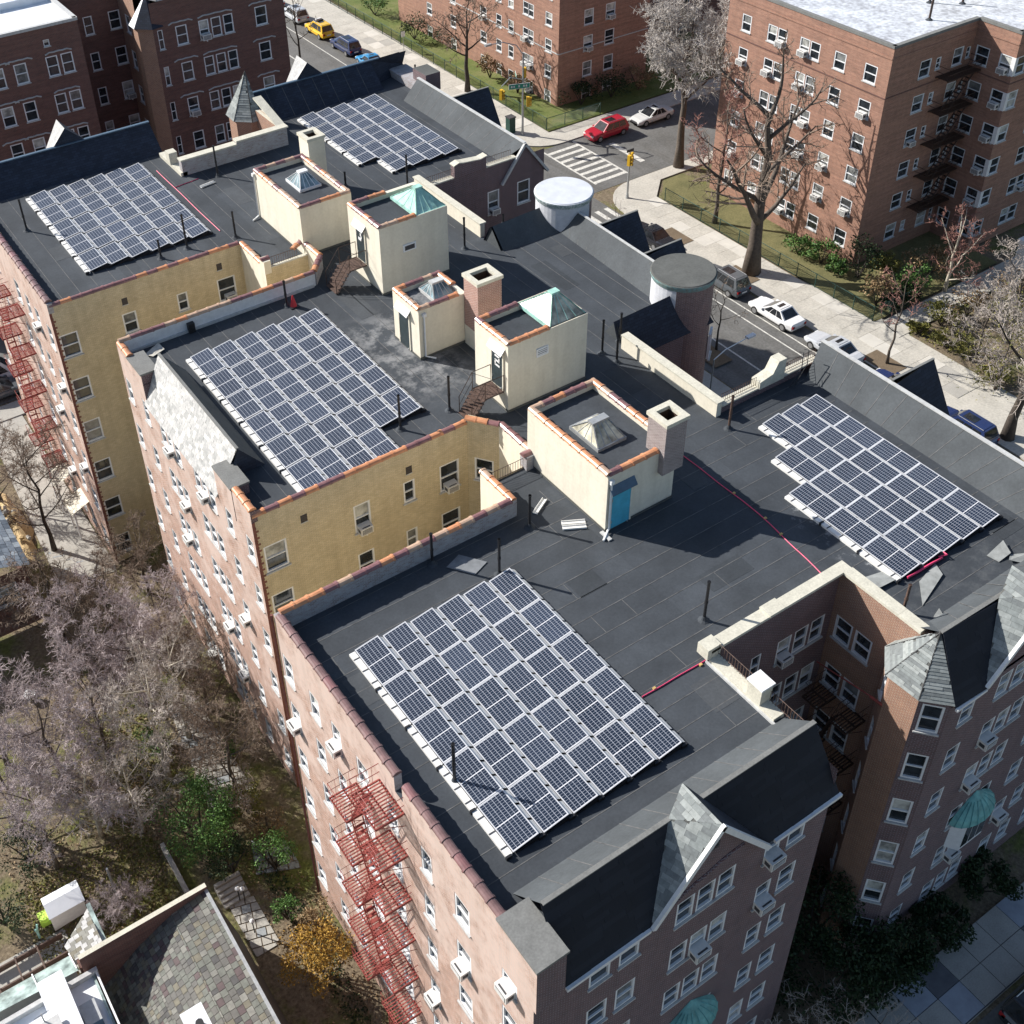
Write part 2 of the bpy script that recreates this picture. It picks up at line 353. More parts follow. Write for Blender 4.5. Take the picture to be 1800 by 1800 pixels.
def boxuv(me):
    uvl = me.uv_layers.new(name='UVMap'); nl = len(me.loops); uv = np.zeros((nl, 2), 'f')
    co = np.zeros(len(me.vertices)*3, 'f'); me.vertices.foreach_get('co', co); co = co.reshape(-1, 3)
    for p in me.polygons:
        n = p.normal; idx = list(p.loop_indices); vs = co[[me.loops[i].vertex_index for i in idx]]
        if abs(n.z) > .985: u = vs[:, 0]; v = vs[:, 1]
        else:
            t = Vector((-n.y, n.x, 0)).normalized(); up = n.cross(t)
            u = vs@np.array(t); v = vs@np.array(up)
        uv[idx, 0] = u; uv[idx, 1] = v
    uvl.data.foreach_set('uv', uv.ravel())
def link(name, data, parent=None, mat4=None):
    o = bpy.data.objects.new(name, data); COL.objects.link(o)
    if parent is not None:
        o.parent = parent
    if mat4 is not None: o.matrix_basis = mat4
    return o
def wpart(name, mb, parent, **kw):
    """a part whose mesh is in world coordinates; the parent is a thing with only a location, or a part at the origin"""
    me = mb if isinstance(mb, bpy.types.Mesh) else mb.mesh(name, **kw)
    o = link(name, me, parent)
    if parent is not None:
        o.matrix_parent_inverse = Matrix.Translation(-parent.location) if parent.type == 'EMPTY' else Matrix.Identity(4)
    return o
def tag(o, label=None, cat=None, group=None, kind=None):
    if label: o['label'] = label
    if cat: o['category'] = cat
    if group: o['group'] = group
    if kind: o['kind'] = kind
    return o
def thing(name, label, cat, loc=(0, 0, 0), rz=0, group=None):
    o = bpy.data.objects.new(name, None); COL.objects.link(o); o.location = loc; o.rotation_euler = (0, 0, rz)
    o.empty_display_size = .3
    return tag(o, label, cat, group)
def clone(o, label=None, parent=None):
    c = o.copy(); COL.objects.link(c)
    if parent: c.parent = parent
    if label: c['label'] = label
    for ch in o.children: clone(ch, None, c)
    return c
def structure(name, mb, **kw):
    return tag(link(name, mb.mesh(name, **kw)), kind='structure')

# ---------------------------------------------------------------- windows
WCACHE = {}
def win_meshes(w, h, style):
    key = (round(w, 2), round(h, 2), style)
    if key in WCACHE: return WCACHE[key]
    fw = .085 if w > .5 else .05; d0, d1 = .012, .14
    a = MB(); x = w/2
    sm = M['sash']
    a.box(-x, x, d0, d1, 0, fw, sm); a.box(-x, x, d0, d1, h-fw, h, sm)
    a.box(-x, -x+fw, d0, d1, fw, h-fw, sm); a.box(x-fw, x, d0, d1, fw, h-fw, sm)
    if style != 'fixed': a.box(-x+fw, x-fw, d0+.01, d1-.01, h*.5-.03, h*.5+.03, sm)
    if style == 'grid':
        for k in (1, 2):
            a.box(-x+fw+(w-2*fw)*k/3-.015, -x+fw+(w-2*fw)*k/3+.015, d0+.02, d1-.02, fw, h-fw, sm)
            a.box(-x+fw, x-fw, d0+.021, d1-.021, h*k/4+(h/4 if k == 2 else 0)-.015, h*k/4+(h/4 if k == 2 else 0)+.015, sm)
    s = MB(); s.box(-x-.06, x+.06, -.07, .05, -.07, 0, M['sill'])
    panes = []
    for kind in ('glass', 'glass2', 'blind'):
        pr = []
        for z0, z1, dy in ((fw, h*.5, .1), (h*.5, h-fw, .085)):
            p = MB(); p.poly([(-x+fw, dy, z0), (x-fw, dy, z0), (x-fw, dy, z1), (-x+fw, dy, z1)], M[kind]); pr.append(p.mesh('pane'))
        panes.append(pr)
    WCACHE[key] = (a.mesh('window'), s.mesh('sill'), panes); return WCACHE[key]
def window(parent, p, n, w, h, style='dh', dark=.6, sill=True):
    """p: bottom centre on the wall plane, n: outward normal (xy)"""
    fr, sm, panes = win_meshes(w, h, style)
    X = Vector((-n[1], n[0], 0)); Y = Vector((-n[0], -n[1], 0))
    mt = Matrix(((X.x, Y.x, 0, p[0]), (X.y, Y.y, 0, p[1]), (0, 0, 1, p[2]), (0, 0, 0, 1)))
    loc = parent.location if parent.type == 'EMPTY' else Vector((0, 0, 0))
    o = link('window', fr, parent, Matrix.Translation(-loc)@mt)
    r = rnd.random(); k = 0 if r < dark else (1 if r < dark+(1-dark)*.55 else 2)
    link('pane', panes[0 if rnd.random() < .75 else k][0], o); link('pane', panes[k][1], o)
    if sill: link('sill', sm, o)
    return o
def wall(parent, name, p0, p1, z0, z1, mt, wins=(), reveal=.13, clip=None, dark=.6, rmat=None, sill=True):
    """vertical wall from p0 to p1 (outward side on the right of travel) with openings (s, z_bottom, w, h, style)"""
    p0 = Vector((p0[0], p0[1], 0)); p1 = Vector((p1[0], p1[1], 0)); L = (p1-p0).length; X = (p1-p0)/L
    n = Vector((X.y, -X.x, 0)); b = MB(); rm = rmat or mt
    ops = [(s-w/2, s+w/2, z, z+h) for s, z, w, h, st in wins]
    xs = sorted(set([0, L]+[round(v, 4) for o in ops for v in o[:2]])); zs = sorted(set([z0, z1]+[round(v, 4) for o in ops for v in o[2:]]))
    xs = [v for v in xs if 0 <= v <= L]; zs = [v for v in zs if z0 <= v <= z1]
    P = lambda s, z, d=0: p0+X*s-n*d+Vector((0, 0, z))
    for i in range(len(xs)-1):
        j = 0
        while j < len(zs)-1:
            cx = (xs[i]+xs[i+1])/2
            isin = lambda zz: any(o[0] < cx < o[1] and o[2] < zz < o[3] for o in ops)
            if isin((zs[j]+zs[j+1])/2): j += 1; continue
            k = j
            while k+1 < len(zs)-1 and not isin((zs[k+1]+zs[k+2])/2): k += 1
            b.poly([P(xs[i], zs[j]), P(xs[i+1], zs[j]), P(xs[i+1], zs[k+1]), P(xs[i], zs[k+1])], mt); j = k+1
    for o in ops:
        a, c, e, g = o
        b.poly([P(a, e), P(a, g), P(a, g, reveal), P(a, e, reveal)], rm); b.poly([P(c, g), P(c, e), P(c, e, reveal), P(c, g, reveal)], rm)
        b.poly([P(a, g), P(c, g), P(c, g, reveal), P(a, g, reveal)], rm); b.poly([P(c, e), P(a, e), P(a, e, reveal), P(c, e, reveal)], rm)
    me = b.mesh(name)
    if clip:
        bm = bmesh.new(); bm.from_mesh(me)
        for co, no in clip:
            bmesh.ops.bisect_plane(bm, geom=bm.verts[:]+bm.edges[:]+bm.faces[:], plane_co=co, plane_no=no, clear_outer=True)
        bm.to_mesh(me); bm.free()
    o = wpart(name, me, parent)
    for s, z, w, h, st in wins:
        window(parent, P(s, z), (n.x, n.y), w, h, st, dark, sill)
    return o
# window air conditioners: one mesh each, things of their own
def ac_mesh():
    b = MB(); g = M['acbody']
    b.box(-.31, .31, -.36, .1, 0, .38, g)
    b.box(-.25, .25, -.372, -.36, .05, .32, M['grille'])
    for k in range(4): b.box(-.25, .25, -.38, -.372, .08+k*.065, .1+k*.065, g)
    b.box(-.2, .2, -.3, -.24, .38, .386, M['grille'])
    for s in (-1, 1): b.box(s*.31-(.008 if s < 0 else 0), s*.31+(.008 if s > 0 else 0), -.28, -.06, .1, .28, M['grille'])
    b.box(-.02, .02, -.3, .0, -.12, 0, M['sash'])
    return b.mesh('air_conditioner')
ACM = ac_mesh()
def ac(p, n, label, group, sc=1):
    X = Vector((-n[1], n[0], 0)); Y = Vector((-n[0], -n[1], 0))
    o = link('air_conditioner', ACM); o.matrix_basis = Matrix(((X.x, Y.x, 0, p[0]), (X.y, Y.y, 0, p[1]), (0, 0, 1, p[2]), (0, 0, 0, 1)))@Matrix.Scale(sc, 4)
    return tag(o, label, 'air conditioner', group)
ORD = ['top', 'second', 'third', 'fourth', 'fifth', 'lowest']

# ---------------------------------------------------------------- pieces laid on a slope or terrace: every piece clipped to the outline
def clip_poly(sub, poly):
    out = sub; n = len(poly)
    for i in range(n):
        a, b = poly[i], poly[(i+1) % n]; inp = out; out = []
        if not inp: return []
        side = lambda p: (b[0]-a[0])*(p[1]-a[1])-(b[1]-a[1])*(p[0]-a[0])
        for k in range(len(inp)):
            p, q = inp[k], inp[(k+1) % len(inp)]; sp, sq = side(p), side(q)
            if sp >= 0: out.append(p)
            if (sp >= 0) != (sq >= 0):
                t = sp/(sp-sq); out.append((p[0]+(q[0]-p[0])*t, p[1]+(q[1]-p[1])*t))
    return out
def field(name, parent, pts, mats, w, h, gap=.008, thick=.02, limit=300, jit=.15, up=None, base=None, grade=None, basename='roof_base', weights=None):
    pts = [Vector(p) for p in pts]; n = sum((pts[i].cross(pts[(i+1) % len(pts)]) for i in range(len(pts))), Vector((0, 0, 0))).normalized()
    if n.z < 0: pts.reverse(); n = -n
    v = Vector(up) if up else Vector((0, 0, 1)); v = (v-n*v.dot(n)).normalized(); u = v.cross(n); o = pts[0]
    P2 = [((p-o).dot(u), (p-o).dot(v)) for p in pts]
    if base:
        b = MB(); b.poly(pts, base); bo = wpart(basename, b, parent)
    u0 = min(p[0] for p in P2); u1 = max(p[0] for p in P2); v0 = min(p[1] for p in P2); v1 = max(p[1] for p in P2)
    cells = []; y = v0; row = 0
    while y < v1:
        t = (y-v0)/(v1-v0); g = grade(t) if grade else 1; hh = h*g; x = u0 if w > 10 else u0-rnd.random()*w*.5-(w*.5 if row % 2 else 0)
        while x < u1:
            ww = w*g*(1+rnd.uniform(-jit, jit)); c = clip_poly([(x+gap/2, y+gap/2), (x+ww-gap/2, y+gap/2), (x+ww-gap/2, y+hh-gap/2), (x+gap/2, y+hh-gap/2)], P2)
            if len(c) > 2:
                A = abs(sum(c[i][0]*c[(i+1) % len(c)][1]-c[(i+1) % len(c)][0]*c[i][1] for i in range(len(c))))/2
                if A > .12*min(w, 1)*h*g*g: cells.append((A, c, y, hh))
            x += ww
        y += hh; row += 1
    big = set(i for i, _ in sorted(enumerate(cells), key=lambda q: -q[1][0])[:limit]); rest = MB()
    for i, (A, c, y, hh) in enumerate(cells):
        b = MB() if i in big else rest
        mt = rnd.choices(mats, weights)[0] if weights else rnd.choice(mats); tilt = rnd.uniform(.6, 1.25)*thick
        top = [o+u*p[0]+v*p[1]+n*(.006+tilt*(1-.75*(p[1]-y)/hh)) for p in c]; bot = [o+u*p[0]+v*p[1]+n*.001 for p in c]
        b.poly(top, mt)
        for k in range(len(c)):
            j = (k+1) % len(c); b.poly([bot[k], bot[j], top[j], top[k]], mt)
        if i in big: wpart(name, b, parent, uv=False)
    if rest.f:
        r = wpart(name, rest, parent, uv=False); r['kind'] = 'stuff'
# coping tiles
TILE = {}
def tile_mesh(mt, L, r=.17):
    key = (mt.name, round(L, 3), r)
    if key in TILE: return TILE[key]
    b = MB(); n = 6
    for x0, x1, rr in ((0, L-.09, r), (L-.09, L, r*1.17)):
        a = [(x0, -rr*math.cos(PI*k/n), rr*.8*math.sin(PI*k/n)) for k in range(n+1)]; c = [(x1, p[1], p[2]) for p in a]
        for k in range(n): b.poly([a[k], a[k+1], c[k+1], c[k]], mt)
        b.poly(a, mt); b.poly(list(reversed(c)), mt)
    TILE[key] = b.mesh('coping_tile', uv=False); return TILE[key]
NT = [0]
def coping(parent, p0, p1, z, mats, step=.62, r=.17, weights=None):
    p0 = Vector((p0[0], p0[1], z)); p1 = Vector((p1[0], p1[1], z)); d = p1-p0; n = max(1, round(d.length/step)); L = d.length/n; X = d.normalized(); Y = Vector((-X.y, X.x, 0))
    loc = parent.location if parent.type == 'EMPTY' else Vector((0, 0, 0))
    rest = None
    for k in range(n):
        q = p0+d*(k/n)-loc; mt = rnd.choices(mats, weights)[0] if weights else rnd.choice(mats)
        o = link('coping_tile', tile_mesh(mt, L, r), parent, Matrix(((X.x, Y.x, 0, q.x), (X.y, Y.y, 0, q.y), (0, 0, 1, q.z+rnd.uniform(-.006, .006)), (0, 0, 0, 1)))@Matrix.Rotation(rnd.uniform(-.02, .02), 4, 'Z'))
        NT[0] += 1
WT = [M['tile_a'], M['tile_b'], M['tile_c']]
def bar_fence(b, p0, p1, z, h, mt, step=.13, r=.012):
    p0 = Vector((p0[0], p0[1], z)); p1 = Vector((p1[0], p1[1], z)); d = p1-p0; n = max(2, int(d.length/step)); Z = Vector((0, 0, 1))
    for zz in (.08, h): b.tube([p0+Z*zz, p1+Z*zz], r*1.3, mt, 4)
    for k in range(n+1): b.tube([p0+d*(k/n), p0+d*(k/n)+Z*h], r, mt, 3, False)
# ================================================================ the big apartment building
B = thing('apartment_building', 'brick apartment block with black flat roof, narrow yellow light courts and two round towers', 'building', (26, 44, GZ))
def rows(cols, head, pitch, h, n=6, st='dh'):
    return [(s, head-h-pitch*k, w_, h, st) for k in range(n) for s, w_ in cols]
# --- outer walls, travelled with the outside on the right
X0 = 11.1
FR = [(13.68-X0, .86), (14.88-X0, .84), (17.2-X0, .78), (18.1-X0, .78), (19.0-X0, .78), (21.13-X0, .74), (22.3-X0, .84)]
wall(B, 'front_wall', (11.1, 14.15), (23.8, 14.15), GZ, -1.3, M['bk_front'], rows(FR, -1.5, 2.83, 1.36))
wall(B, 'side_wall', (23.8, 14.15), (23.8, 20.25), GZ, 0, M['bk_front'], rows([(3, .9)], -1.6, 2.85, 1.35))
wall(B, 'court_back_wall', (23.8, 20.25), (30.6, 20.25), GZ, .45, M['bk_front'], rows([(2.6, .55), (4.15, .78), (5.1, .78), (6.02, .78)], -1.85, 2.85, 1.35), dark=.8)
wall(B, 'court_side_wall', (30.6, 20.25), (30.6, 17.1), GZ, .45, M['bk_orange'], rows([(.68, .85), (1.66, .85)], -1.9, 2.85, 1.3), dark=.8)
TW = [(30.6, 17.1), (29.95, 17.05), (29.2, 16.3), (29.25, 15.0), (30.0, 14.15)]
wall(B, 'turret_wall', TW[0], TW[1], GZ, -.9, M['bk_orange'])
wall(B, 'turret_wall', TW[1], TW[2], GZ, -.9, M['bk_orange'], rows([(.5, .5)], -1.4, 2.9, 1.5))
wall(B, 'turret_wall', TW[2], TW[3], GZ, -.9, M['bk_orange'])
wall(B, 'turret_wall', TW[3], TW[4], GZ, -.9, M['bk_front'], rows([(.565, .8)], -1.3, 2.9, 1.55), dark=.8)  # face turned from the sun gets the brick with shade in its colour
RC = [(31.27-30, .8), (33.4-30, .78), (34.35-30, .78), (35.3-30, .78), (37.4-30, .84), (38.8-30, .84), (40.6-30, .84)]
wall(B, 'front_wall', (30, 14.15), (41.8, 14.15), GZ, -1.3, M['bk_front'], rows(RC, -1.62, 2.87, 1.36))
wall(B, 'street_wall', (41.8, 14.15), (41.8, 30.9), GZ, -1.2, M['bk_front'], rows([(2, .9), (4.5, .9), (9, .9), (14, .9)], -1.6, 2.85, 1.35))
wall(B, 'court_wall', (41.8, 30.9), (33.9, 30.9), GZ, .38, M['bk_front'], rows([(2, .9), (5.5, .9)], -1.6, 2.85, 1.35))
wall(B, 'court_wall', (33.9, 30.9), (33.9, 37.4), GZ, 0, M['bk_front'], rows([(3, .9)], -1.6, 2.85, 1.35))
wall(B, 'court_wall', (33.9, 37.4), (39.8, 37.4), GZ, -1.0, M['bk_front'], rows([(1.5, .9)], -1.9, 2.85, 1.35))
wall(B, 'street_wall', (39.8, 37.4), (39.8, 50.3), GZ, -1.0, M['bk_front'], rows([(3, .9), (9.5, .9)], -1.6, 2.85, 1.35))
wall(B, 'court_wall', (39.8, 50.3), (34.3, 50.3), GZ, -.3, M['bk_front'])
wall(B, 'court_wall', (34.3, 50.3), (34.3, 56.4), GZ, 0, M['bk_front'])
wall(B, 'court_wall', (34.3, 56.4), (43.3, 56.4), GZ, .45, M['bk_front'], rows([(5.05, .9), (7.4, 1.0)], -1.3, 2.9, 1.6), dark=.3)
wall(B, 'street_wall', (43.3, 56.4), (43.3, 74.1), GZ, -1.2, M['bk_front'])
wall(B, 'rear_wall', (43.3, 74.1), (30.0, 74.1), GZ, -1.2, M['bk_front'])
for a, c in (((30.0, 74.1), (29.25, 73.2)), ((29.25, 73.2), (29.2, 71.9)), ((29.2, 71.9), (29.95, 71.15)), ((29.95, 71.15), (30.6, 71.1))):
    wall(B, 'turret_wall', a, c, GZ, .5, M['bk_orange'])
wall(B, 'court_side_wall', (30.6, 71.1), (30.6, 67.95), GZ, 1.25, M['bk_orange'])
wall(B, 'court_back_wall', (30.6, 67.95), (23.6, 67.95), GZ, 0, M['bk_front'])
wall(B, 'side_wall', (23.6, 67.95), (23.6, 74.1), GZ, 0, M['bk_front'])
wall(B, 'rear_wall', (23.6, 74.1), (11.2, 74.1), GZ, -1.2, M['bk_front'])
FL = [(88.2-y-57.15, w_) for y, w_ in ((30.05, .8), (27.93, .75), (26.25, .7), (24.33, .85), (20.13, .65), (18.0, .85), (15.4, .8))]
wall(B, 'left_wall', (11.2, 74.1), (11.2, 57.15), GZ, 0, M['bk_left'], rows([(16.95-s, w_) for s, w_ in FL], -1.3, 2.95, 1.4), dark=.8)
YF = [(11.9-11.2, 1.02, -1.5, 1.5), (15.35-11.2, .82, -1.5, 1.3), (18.5-11.2, .64, -1.42, 1.15), (21.2-11.2, 1.12, -1.4, 1.5)]
wall(B, 'light_court_wall', (11.2, 57.15), (22.35, 57.15), GZ, 0, M['bk_yellow'], [(s, hd-h-2.98*k, w_, h, 'dh') for k in range(6) for s, w_, hd, h in YF], reveal=.1)
wall(B, 'light_court_wall', (22.35, 57.15), (22.35, 54.0), GZ, 0, M['stucco'])
wall(B, 'light_court_wall', (22.35, 54.0), (25.0, 54.0), GZ, .25, M['bk_yellow'])
wall(B, 'light_court_wall', (25.0, 54.0), (25.0, 52.7), GZ, 0, M['stucco'])
wall(B, 'light_court_wall', (25.0, 52.7), (24.0, 51.6), GZ, 0, M['bk_yellow'])
wall(B, 'light_court_wall', (24.0, 51.6), (12.9, 51.6), GZ, 0, M['bk_yellow'], rows([(2, 1), (6, .9), (9, .9)], -1.5, 2.95, 1.4))
ML = [(51.6-y, w_) for y, w_ in ((50.98, .72), (48.83, .68), (46.7, .72), (45.85, .72), (45.0, .72), (42.7, .72), (41.88, .72), (41.06, .72), (39.2, .72), (37.08, .74))]
wall(B, 'left_wall', (12.9, 51.6), (12.9, 36.45), GZ, -1.25, M['bk_left'], rows(ML, -1.32, 2.95, 1.35), dark=.8)
YM = [(13.77-12.9, 1.1, -1.6, 1.55), (18.1-12.9, .86, -1.6, 1.65), (20.6-12.9, .62, -1.55, 1.25), (22.8-12.9, 1.08, -1.55, 1.6)]
wall(B, 'light_court_wall', (12.9, 36.45), (23.85, 36.45), GZ, 0, M['bk_yellow'], [(s, hd-h-3.0*k, w_, h, 'dh') for k in range(6) for s, w_, hd, h in YM], reveal=.1, dark=.5)
wall(B, 'light_court_wall', (23.85, 36.45), (24.75, 35.2), GZ, 0, M['bk_yellow'], [(.8, -3.0, .95, 1.35, 'dh')])
wall(B, 'light_court_wall', (24.75, 35.2), (24.75, 32.7), GZ, 0, M['stucco'])
wall(B, 'light_court_wall', (24.75, 32.7), (22.0, 32.7), GZ, .1, M['bk_yellow'])
wall(B, 'light_court_wall', (22.0, 32.7), (22.0, 30.7), GZ, 0, M['stucco'])
wall(B, 'light_court_wall', (22.0, 30.7), (11.1, 30.7), GZ, 0, M['bk_yellow'], rows([(2, 1), (6, .9), (9, .9)], -1.5, 2.95, 1.4))
NL = [(30.7-y, w_) for y, w_ in ((30.05, .8), (27.93, .75), (26.25, .7), (24.33, .85), (22.3, .7), (20.13, .65), (18.0, .85), (15.4, .8))]
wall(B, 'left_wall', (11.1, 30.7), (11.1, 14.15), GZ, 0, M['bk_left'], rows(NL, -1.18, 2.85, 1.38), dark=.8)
# quoin stripes where the yellow brick is toothed into the red corner
for x, y, n0 in ((11.2, 57.15, 95), (12.9, 36.45, 95)):
    q = MB()
    for k in range(n0): q.box(x+.004, x+.16+(.09 if k % 2 else 0), y-.006, y, -.3-k*.19-.12, -.3-k*.19, M['quoin'], 'k')
    q.box(x-.004, x+.14, y-.004, y, GZ, 0, M['quoin'], 'k'); wpart('quoin_strip', q, B)
b = MB(); b.tube([(11.04, 30.78, .7), (11.04, 30.78, GZ)], .06, M['quoin'], 6); wpart('downspout', b, B)
# small vents in the court walls
for x, y, z in ((15.27, 36.45, -1.18), (20.64, 36.45, -1.12), (15.27, 57.15, -.95), (20.93, 57.15, -.8)):
    b = MB(); b.box(x-.16, x+.16, y-.012, y+.05, z, z+.42, M['grille']); b.box(x-.19, x+.19, y-.02, y+.01, z-.05, z, M['sill'])
    for k in range(4): b.box(x-.16, x+.16, y-.02, y-.012, z+.05+k*.1, z+.08+k*.1, M['brownpaint'])
    wpart('wall_vent', b, B)
# --- flat roof deck
b = MB()
for x0, x1, y0, y1 in ((11.1, 23.8, 14.9, 20.25), (30.6, 41.2, 14.9, 20.25), (11.1, 41.2, 20.25, 30.7), (22.0, 33.9, 30.7, 32.7), (24.75, 33.9, 32.7, 36.45), (12.9, 33.9, 36.45, 38.05), (12.9, 38.6, 38.05, 39.6), (14.6, 38.6, 39.6, 48.3), (12.9, 38.6, 48.3, 49.3), (12.9, 34.3, 49.3, 51.6),
                       (25.0, 34.3, 51.6, 54.0), (22.35, 34.3, 54.0, 56.4), (22.35, 34.3, 56.4, 57.15), (34.3, 42.8, 56.4, 57.15), (11.2, 42.8, 57.15, 67.95), (11.2, 23.6, 67.95, 73.5), (30.6, 42.8, 67.95, 73.5)):
    b.poly([(x0, y0, 0), (x1, y0, 0), (x1, y1, 0), (x0, y1, 0)], M['roof'])
b.poly([(23.85, 36.45, 0), (24.75, 35.2, 0), (24.75, 36.45, 0)], M['roof']); b.poly([(24.0, 51.6, 0), (25.0, 51.6, 0), (25.0, 52.7, 0)], M['roof'])
wpart('flat_roof', b, B)
# lapped seams of the roofing sheets
b = MB(); sm = M['seam']
def seam(x0, y0, x1, y1, w_=.035):
    d = Vector((x1-x0, y1-y0, 0)).normalized()*1; q = Vector((-d.y, d.x, 0))*w_/2
    p, r = Vector((x0, y0, .001)), Vector((x1, y1, .001)); b.obox(p-q, r-p, q*2, (0, 0, .006), sm, 'b')
y = 17.4
while y < 30.3:
    ends = [(11.5, 23.4), (30.9, 39.1)] if y < 20.4 else [(11.5, 24.3), (24.3, 39.0)]
    for x0, x1 in ends: seam(x0, y, x1, y)
    for k in range(2):
        x = rnd.uniform(12, 38)
        if not (23 < x < 31 and y < 20.3): seam(x, y, x, y+.98, .03)
    y += .98
for x in np.arange(13.9, 38, 1.02):
    seam(x, 37.0 if x < 34 else 38.9, x, 51 if x < 34 else 48.2)
    seam(x+.3, rnd.uniform(39, 48), x+1.1, 0, 0) if False else None
for x in np.arange(12.3, 40, 1.02):
    seam(x, 57.6, x, 67.4 if 23.2 < x < 31 else 71.3)
for x in np.arange(25.4, 33.6, 1.02): seam(x, 31.2, x, 36.3); seam(x, 52, x, 57)
o = wpart('roof_seam', b, B); o['kind'] = 'stuff'
# repair sheets laid over the old roofing
pm = [membrane('patch_dark', (.043, .049, .056), False), membrane('patch_grey', (.064, .07, .077), False)]
for k, (x, y, w_, h_) in enumerate(((26.0, 22.5, 2.2, .98), (29.4, 27.3, 1.0, 2.4), (21.6, 25.2, 1.3, .98), (35.0, 30.0, 2.6, .6), (31.6, 34.0, 1.0, 2.2), (24.4, 47.0, 1.02, 2.6), (34.6, 43.0, 1.02, 3.1), (36.6, 45.8, .8, 1.2), (31.8, 40.4, 1.02, 1.8), (24.6, 62.0, 1.02, 2.4), (30.9, 63.8, 1.02, 1.9), (13.4, 62.2, .9, 1.6), (36.8, 58.0, 2.2, .9), (22.1, 18.2, 1.1, 1.4), (37.5, 17.9, 1.4, .98), (11.9, 25.5, .8, 1.5))):
    b = MB(); b.box(x, x+w_, y, y+h_, .001, .005+.001*(k % 3), pm[k % 2], 'b'); wpart('roof_patch', b, B)
# --- sloped false roofs round the edge
def strip(name, quad, mt, n=0, seams=True):
    """quad: foot0, foot1, ridge1, ridge0; n seams running up the slope"""
    q = [Vector(p) for p in quad]; b = MB(); b.poly(q, mt); wpart(name, b, B)
    if n:
        b = MB(); nn = (q[1]-q[0]).cross(q[3]-q[0]).normalized()
        if nn.z < 0: nn = -nn
        e = (q[1]-q[0]).normalized()*.018
        for k in range(1, n):
            t = (k+rnd.uniform(-.06, .06))/n; a = q[0].lerp(q[1], t); c = q[3].lerp(q[2], t); b.obox(a-e+nn*.001, c-a, e*2, nn*.008, M['seam'], '')
        wpart('slope_seam', b, B)['kind'] = 'stuff'
def cap(p0, p1, mt, w_=.2, h=.06):
    b = MB(); p0, p1 = Vector(p0), Vector(p1); d = (p1-p0).normalized(); s = Vector((-d.y, d.x, 0))*w_/2
    b.obox(p0-s+Vector((0, 0, -.02)), p1-p0, s*2, (0, 0, h), mt); wpart('ridge_cap', b, B)
sg, sd, nv = M['slope'], M['roofgrey'], M['navy']
# front of the near wing
strip('inner_slope', [(12.2, 16.75, 0), (23.8, 16.75, 0), (23.6, 15.3, 1.5), (12.2, 15.3, 1.5)], M['slope'], 11)
for q in ([(12.15, 13.98, -1.22), (15.52, 13.98, -1.22), (17.13, 15.3, 1.5), (12.15, 15.3, 1.5)], [(20.58, 13.98, -1.22), (23.95, 13.98, -1.22), (23.6, 15.3, 1.5), (18.52, 15.3, 1.5)]):
    field('roof_shingle_row', B, q, [nv, nv, M['navy2']], 1.1, .19, .006, .016, limit=0, jit=.2, base=nv, basename='front_slope')
cap((12.2, 15.3, 1.5), (23.6, 15.3, 1.5), M['cement'], .16, .05)
b = MB(); b.poly([(23.8, 14.15, -1.3), (23.8, 16.75, 0), (23.6, 15.3, 1.5)], nv); b.poly([(23.8, 14.15, -1.3), (23.8, 16.75, -1.3), (23.8, 16.75, 0)], M['bk_front']); wpart('verge_wall', b, B)
b = MB(); b.box(12.15, 15.45, 13.86, 13.98, -1.34, -1.2, M['white']); b.box(20.85, 24.0, 13.86, 13.98, -1.34, -1.2, M['white']); wpart('gutter', b, B)
# gables of the two front wings
def gable(cx, hw, y0, zf, za, yb, fmat, shmats, lim):
    """gabled wall head: west slope shingled in pieces, east slope with its shade in the colour"""
    b = MB(); b.poly([(cx-hw, y0+.2, zf-.1), (cx+hw, y0+.2, zf-.1), (cx, y0+.2, za-.08)], fmat); wpart('gable_wall', b, B)
    zr = 1.5; t = (za-zr)/(za-zf); xw = cx-hw*t-.45; xe = cx+hw*t; yr = 15.3; yv = y0+.02
    west = [(cx-hw, yv, zf), (cx, yv, za), (cx, yb, za-.02), (xw, yr, zr)]
    for tri in ([(cx-hw, yv, zf), (cx, yv, za), (xw, yr, zr)], [(xw, yr, zr), (cx, yv, za), (cx, yb, za-.02)]):
        field('roof_shingle', B, tri, shmats, .42, .2, .006, .014, limit=lim//2, up=(0, 0, 1), base=M['roofgrey'], basename='gable_slope')
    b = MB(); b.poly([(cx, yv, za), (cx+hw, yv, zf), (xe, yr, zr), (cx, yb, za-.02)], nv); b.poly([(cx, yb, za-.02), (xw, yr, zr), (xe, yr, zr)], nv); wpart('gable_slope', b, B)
    for s in (-1, 1):
        b = MB(); p = Vector((cx+s*hw, yv-.12, zf)); q = Vector((cx, yv-.12, za)); d = q-p; nrm = Vector((-d.z, 0, d.x)).normalized()
        if nrm.z < 0: nrm = -nrm
        b.obox(p-nrm*.16, d, (0, .13, 0), nrm*.2, M['white']); wpart('barge_board', b, B)
gable(18.05, 2.55, 13.93, -1.25, 2.12, 15.75, M['bk_front'], SHG, 110)
gable(34.3, 2.75, 13.93, -.95, 2.25, 15.75, M['bk_front'], SHG, 110)
b = MB()
for k in range(3):
    for j in range(3): b.box(18.0-.27+k*.2, 18.0-.13+k*.2, 14.1, 14.125, .55+j*.2, .69+j*.2, M['grille'])
wpart('attic_vent', b, B)
# raised brick eyebrow over the gable triple window
b = MB()
pts = [(16.6, 14.12, -1.15), (16.9, 14.12, -.95), (17.4, 14.12, -.78), (17.9, 14.12, -.7), (18.4, 14.12, -.52), (18.9, 14.12, -.42), (19.5, 14.12, -.4)]
b.tube(pts, .07, M['bk_front'], 6); wpart('brick_eyebrow', b, B)
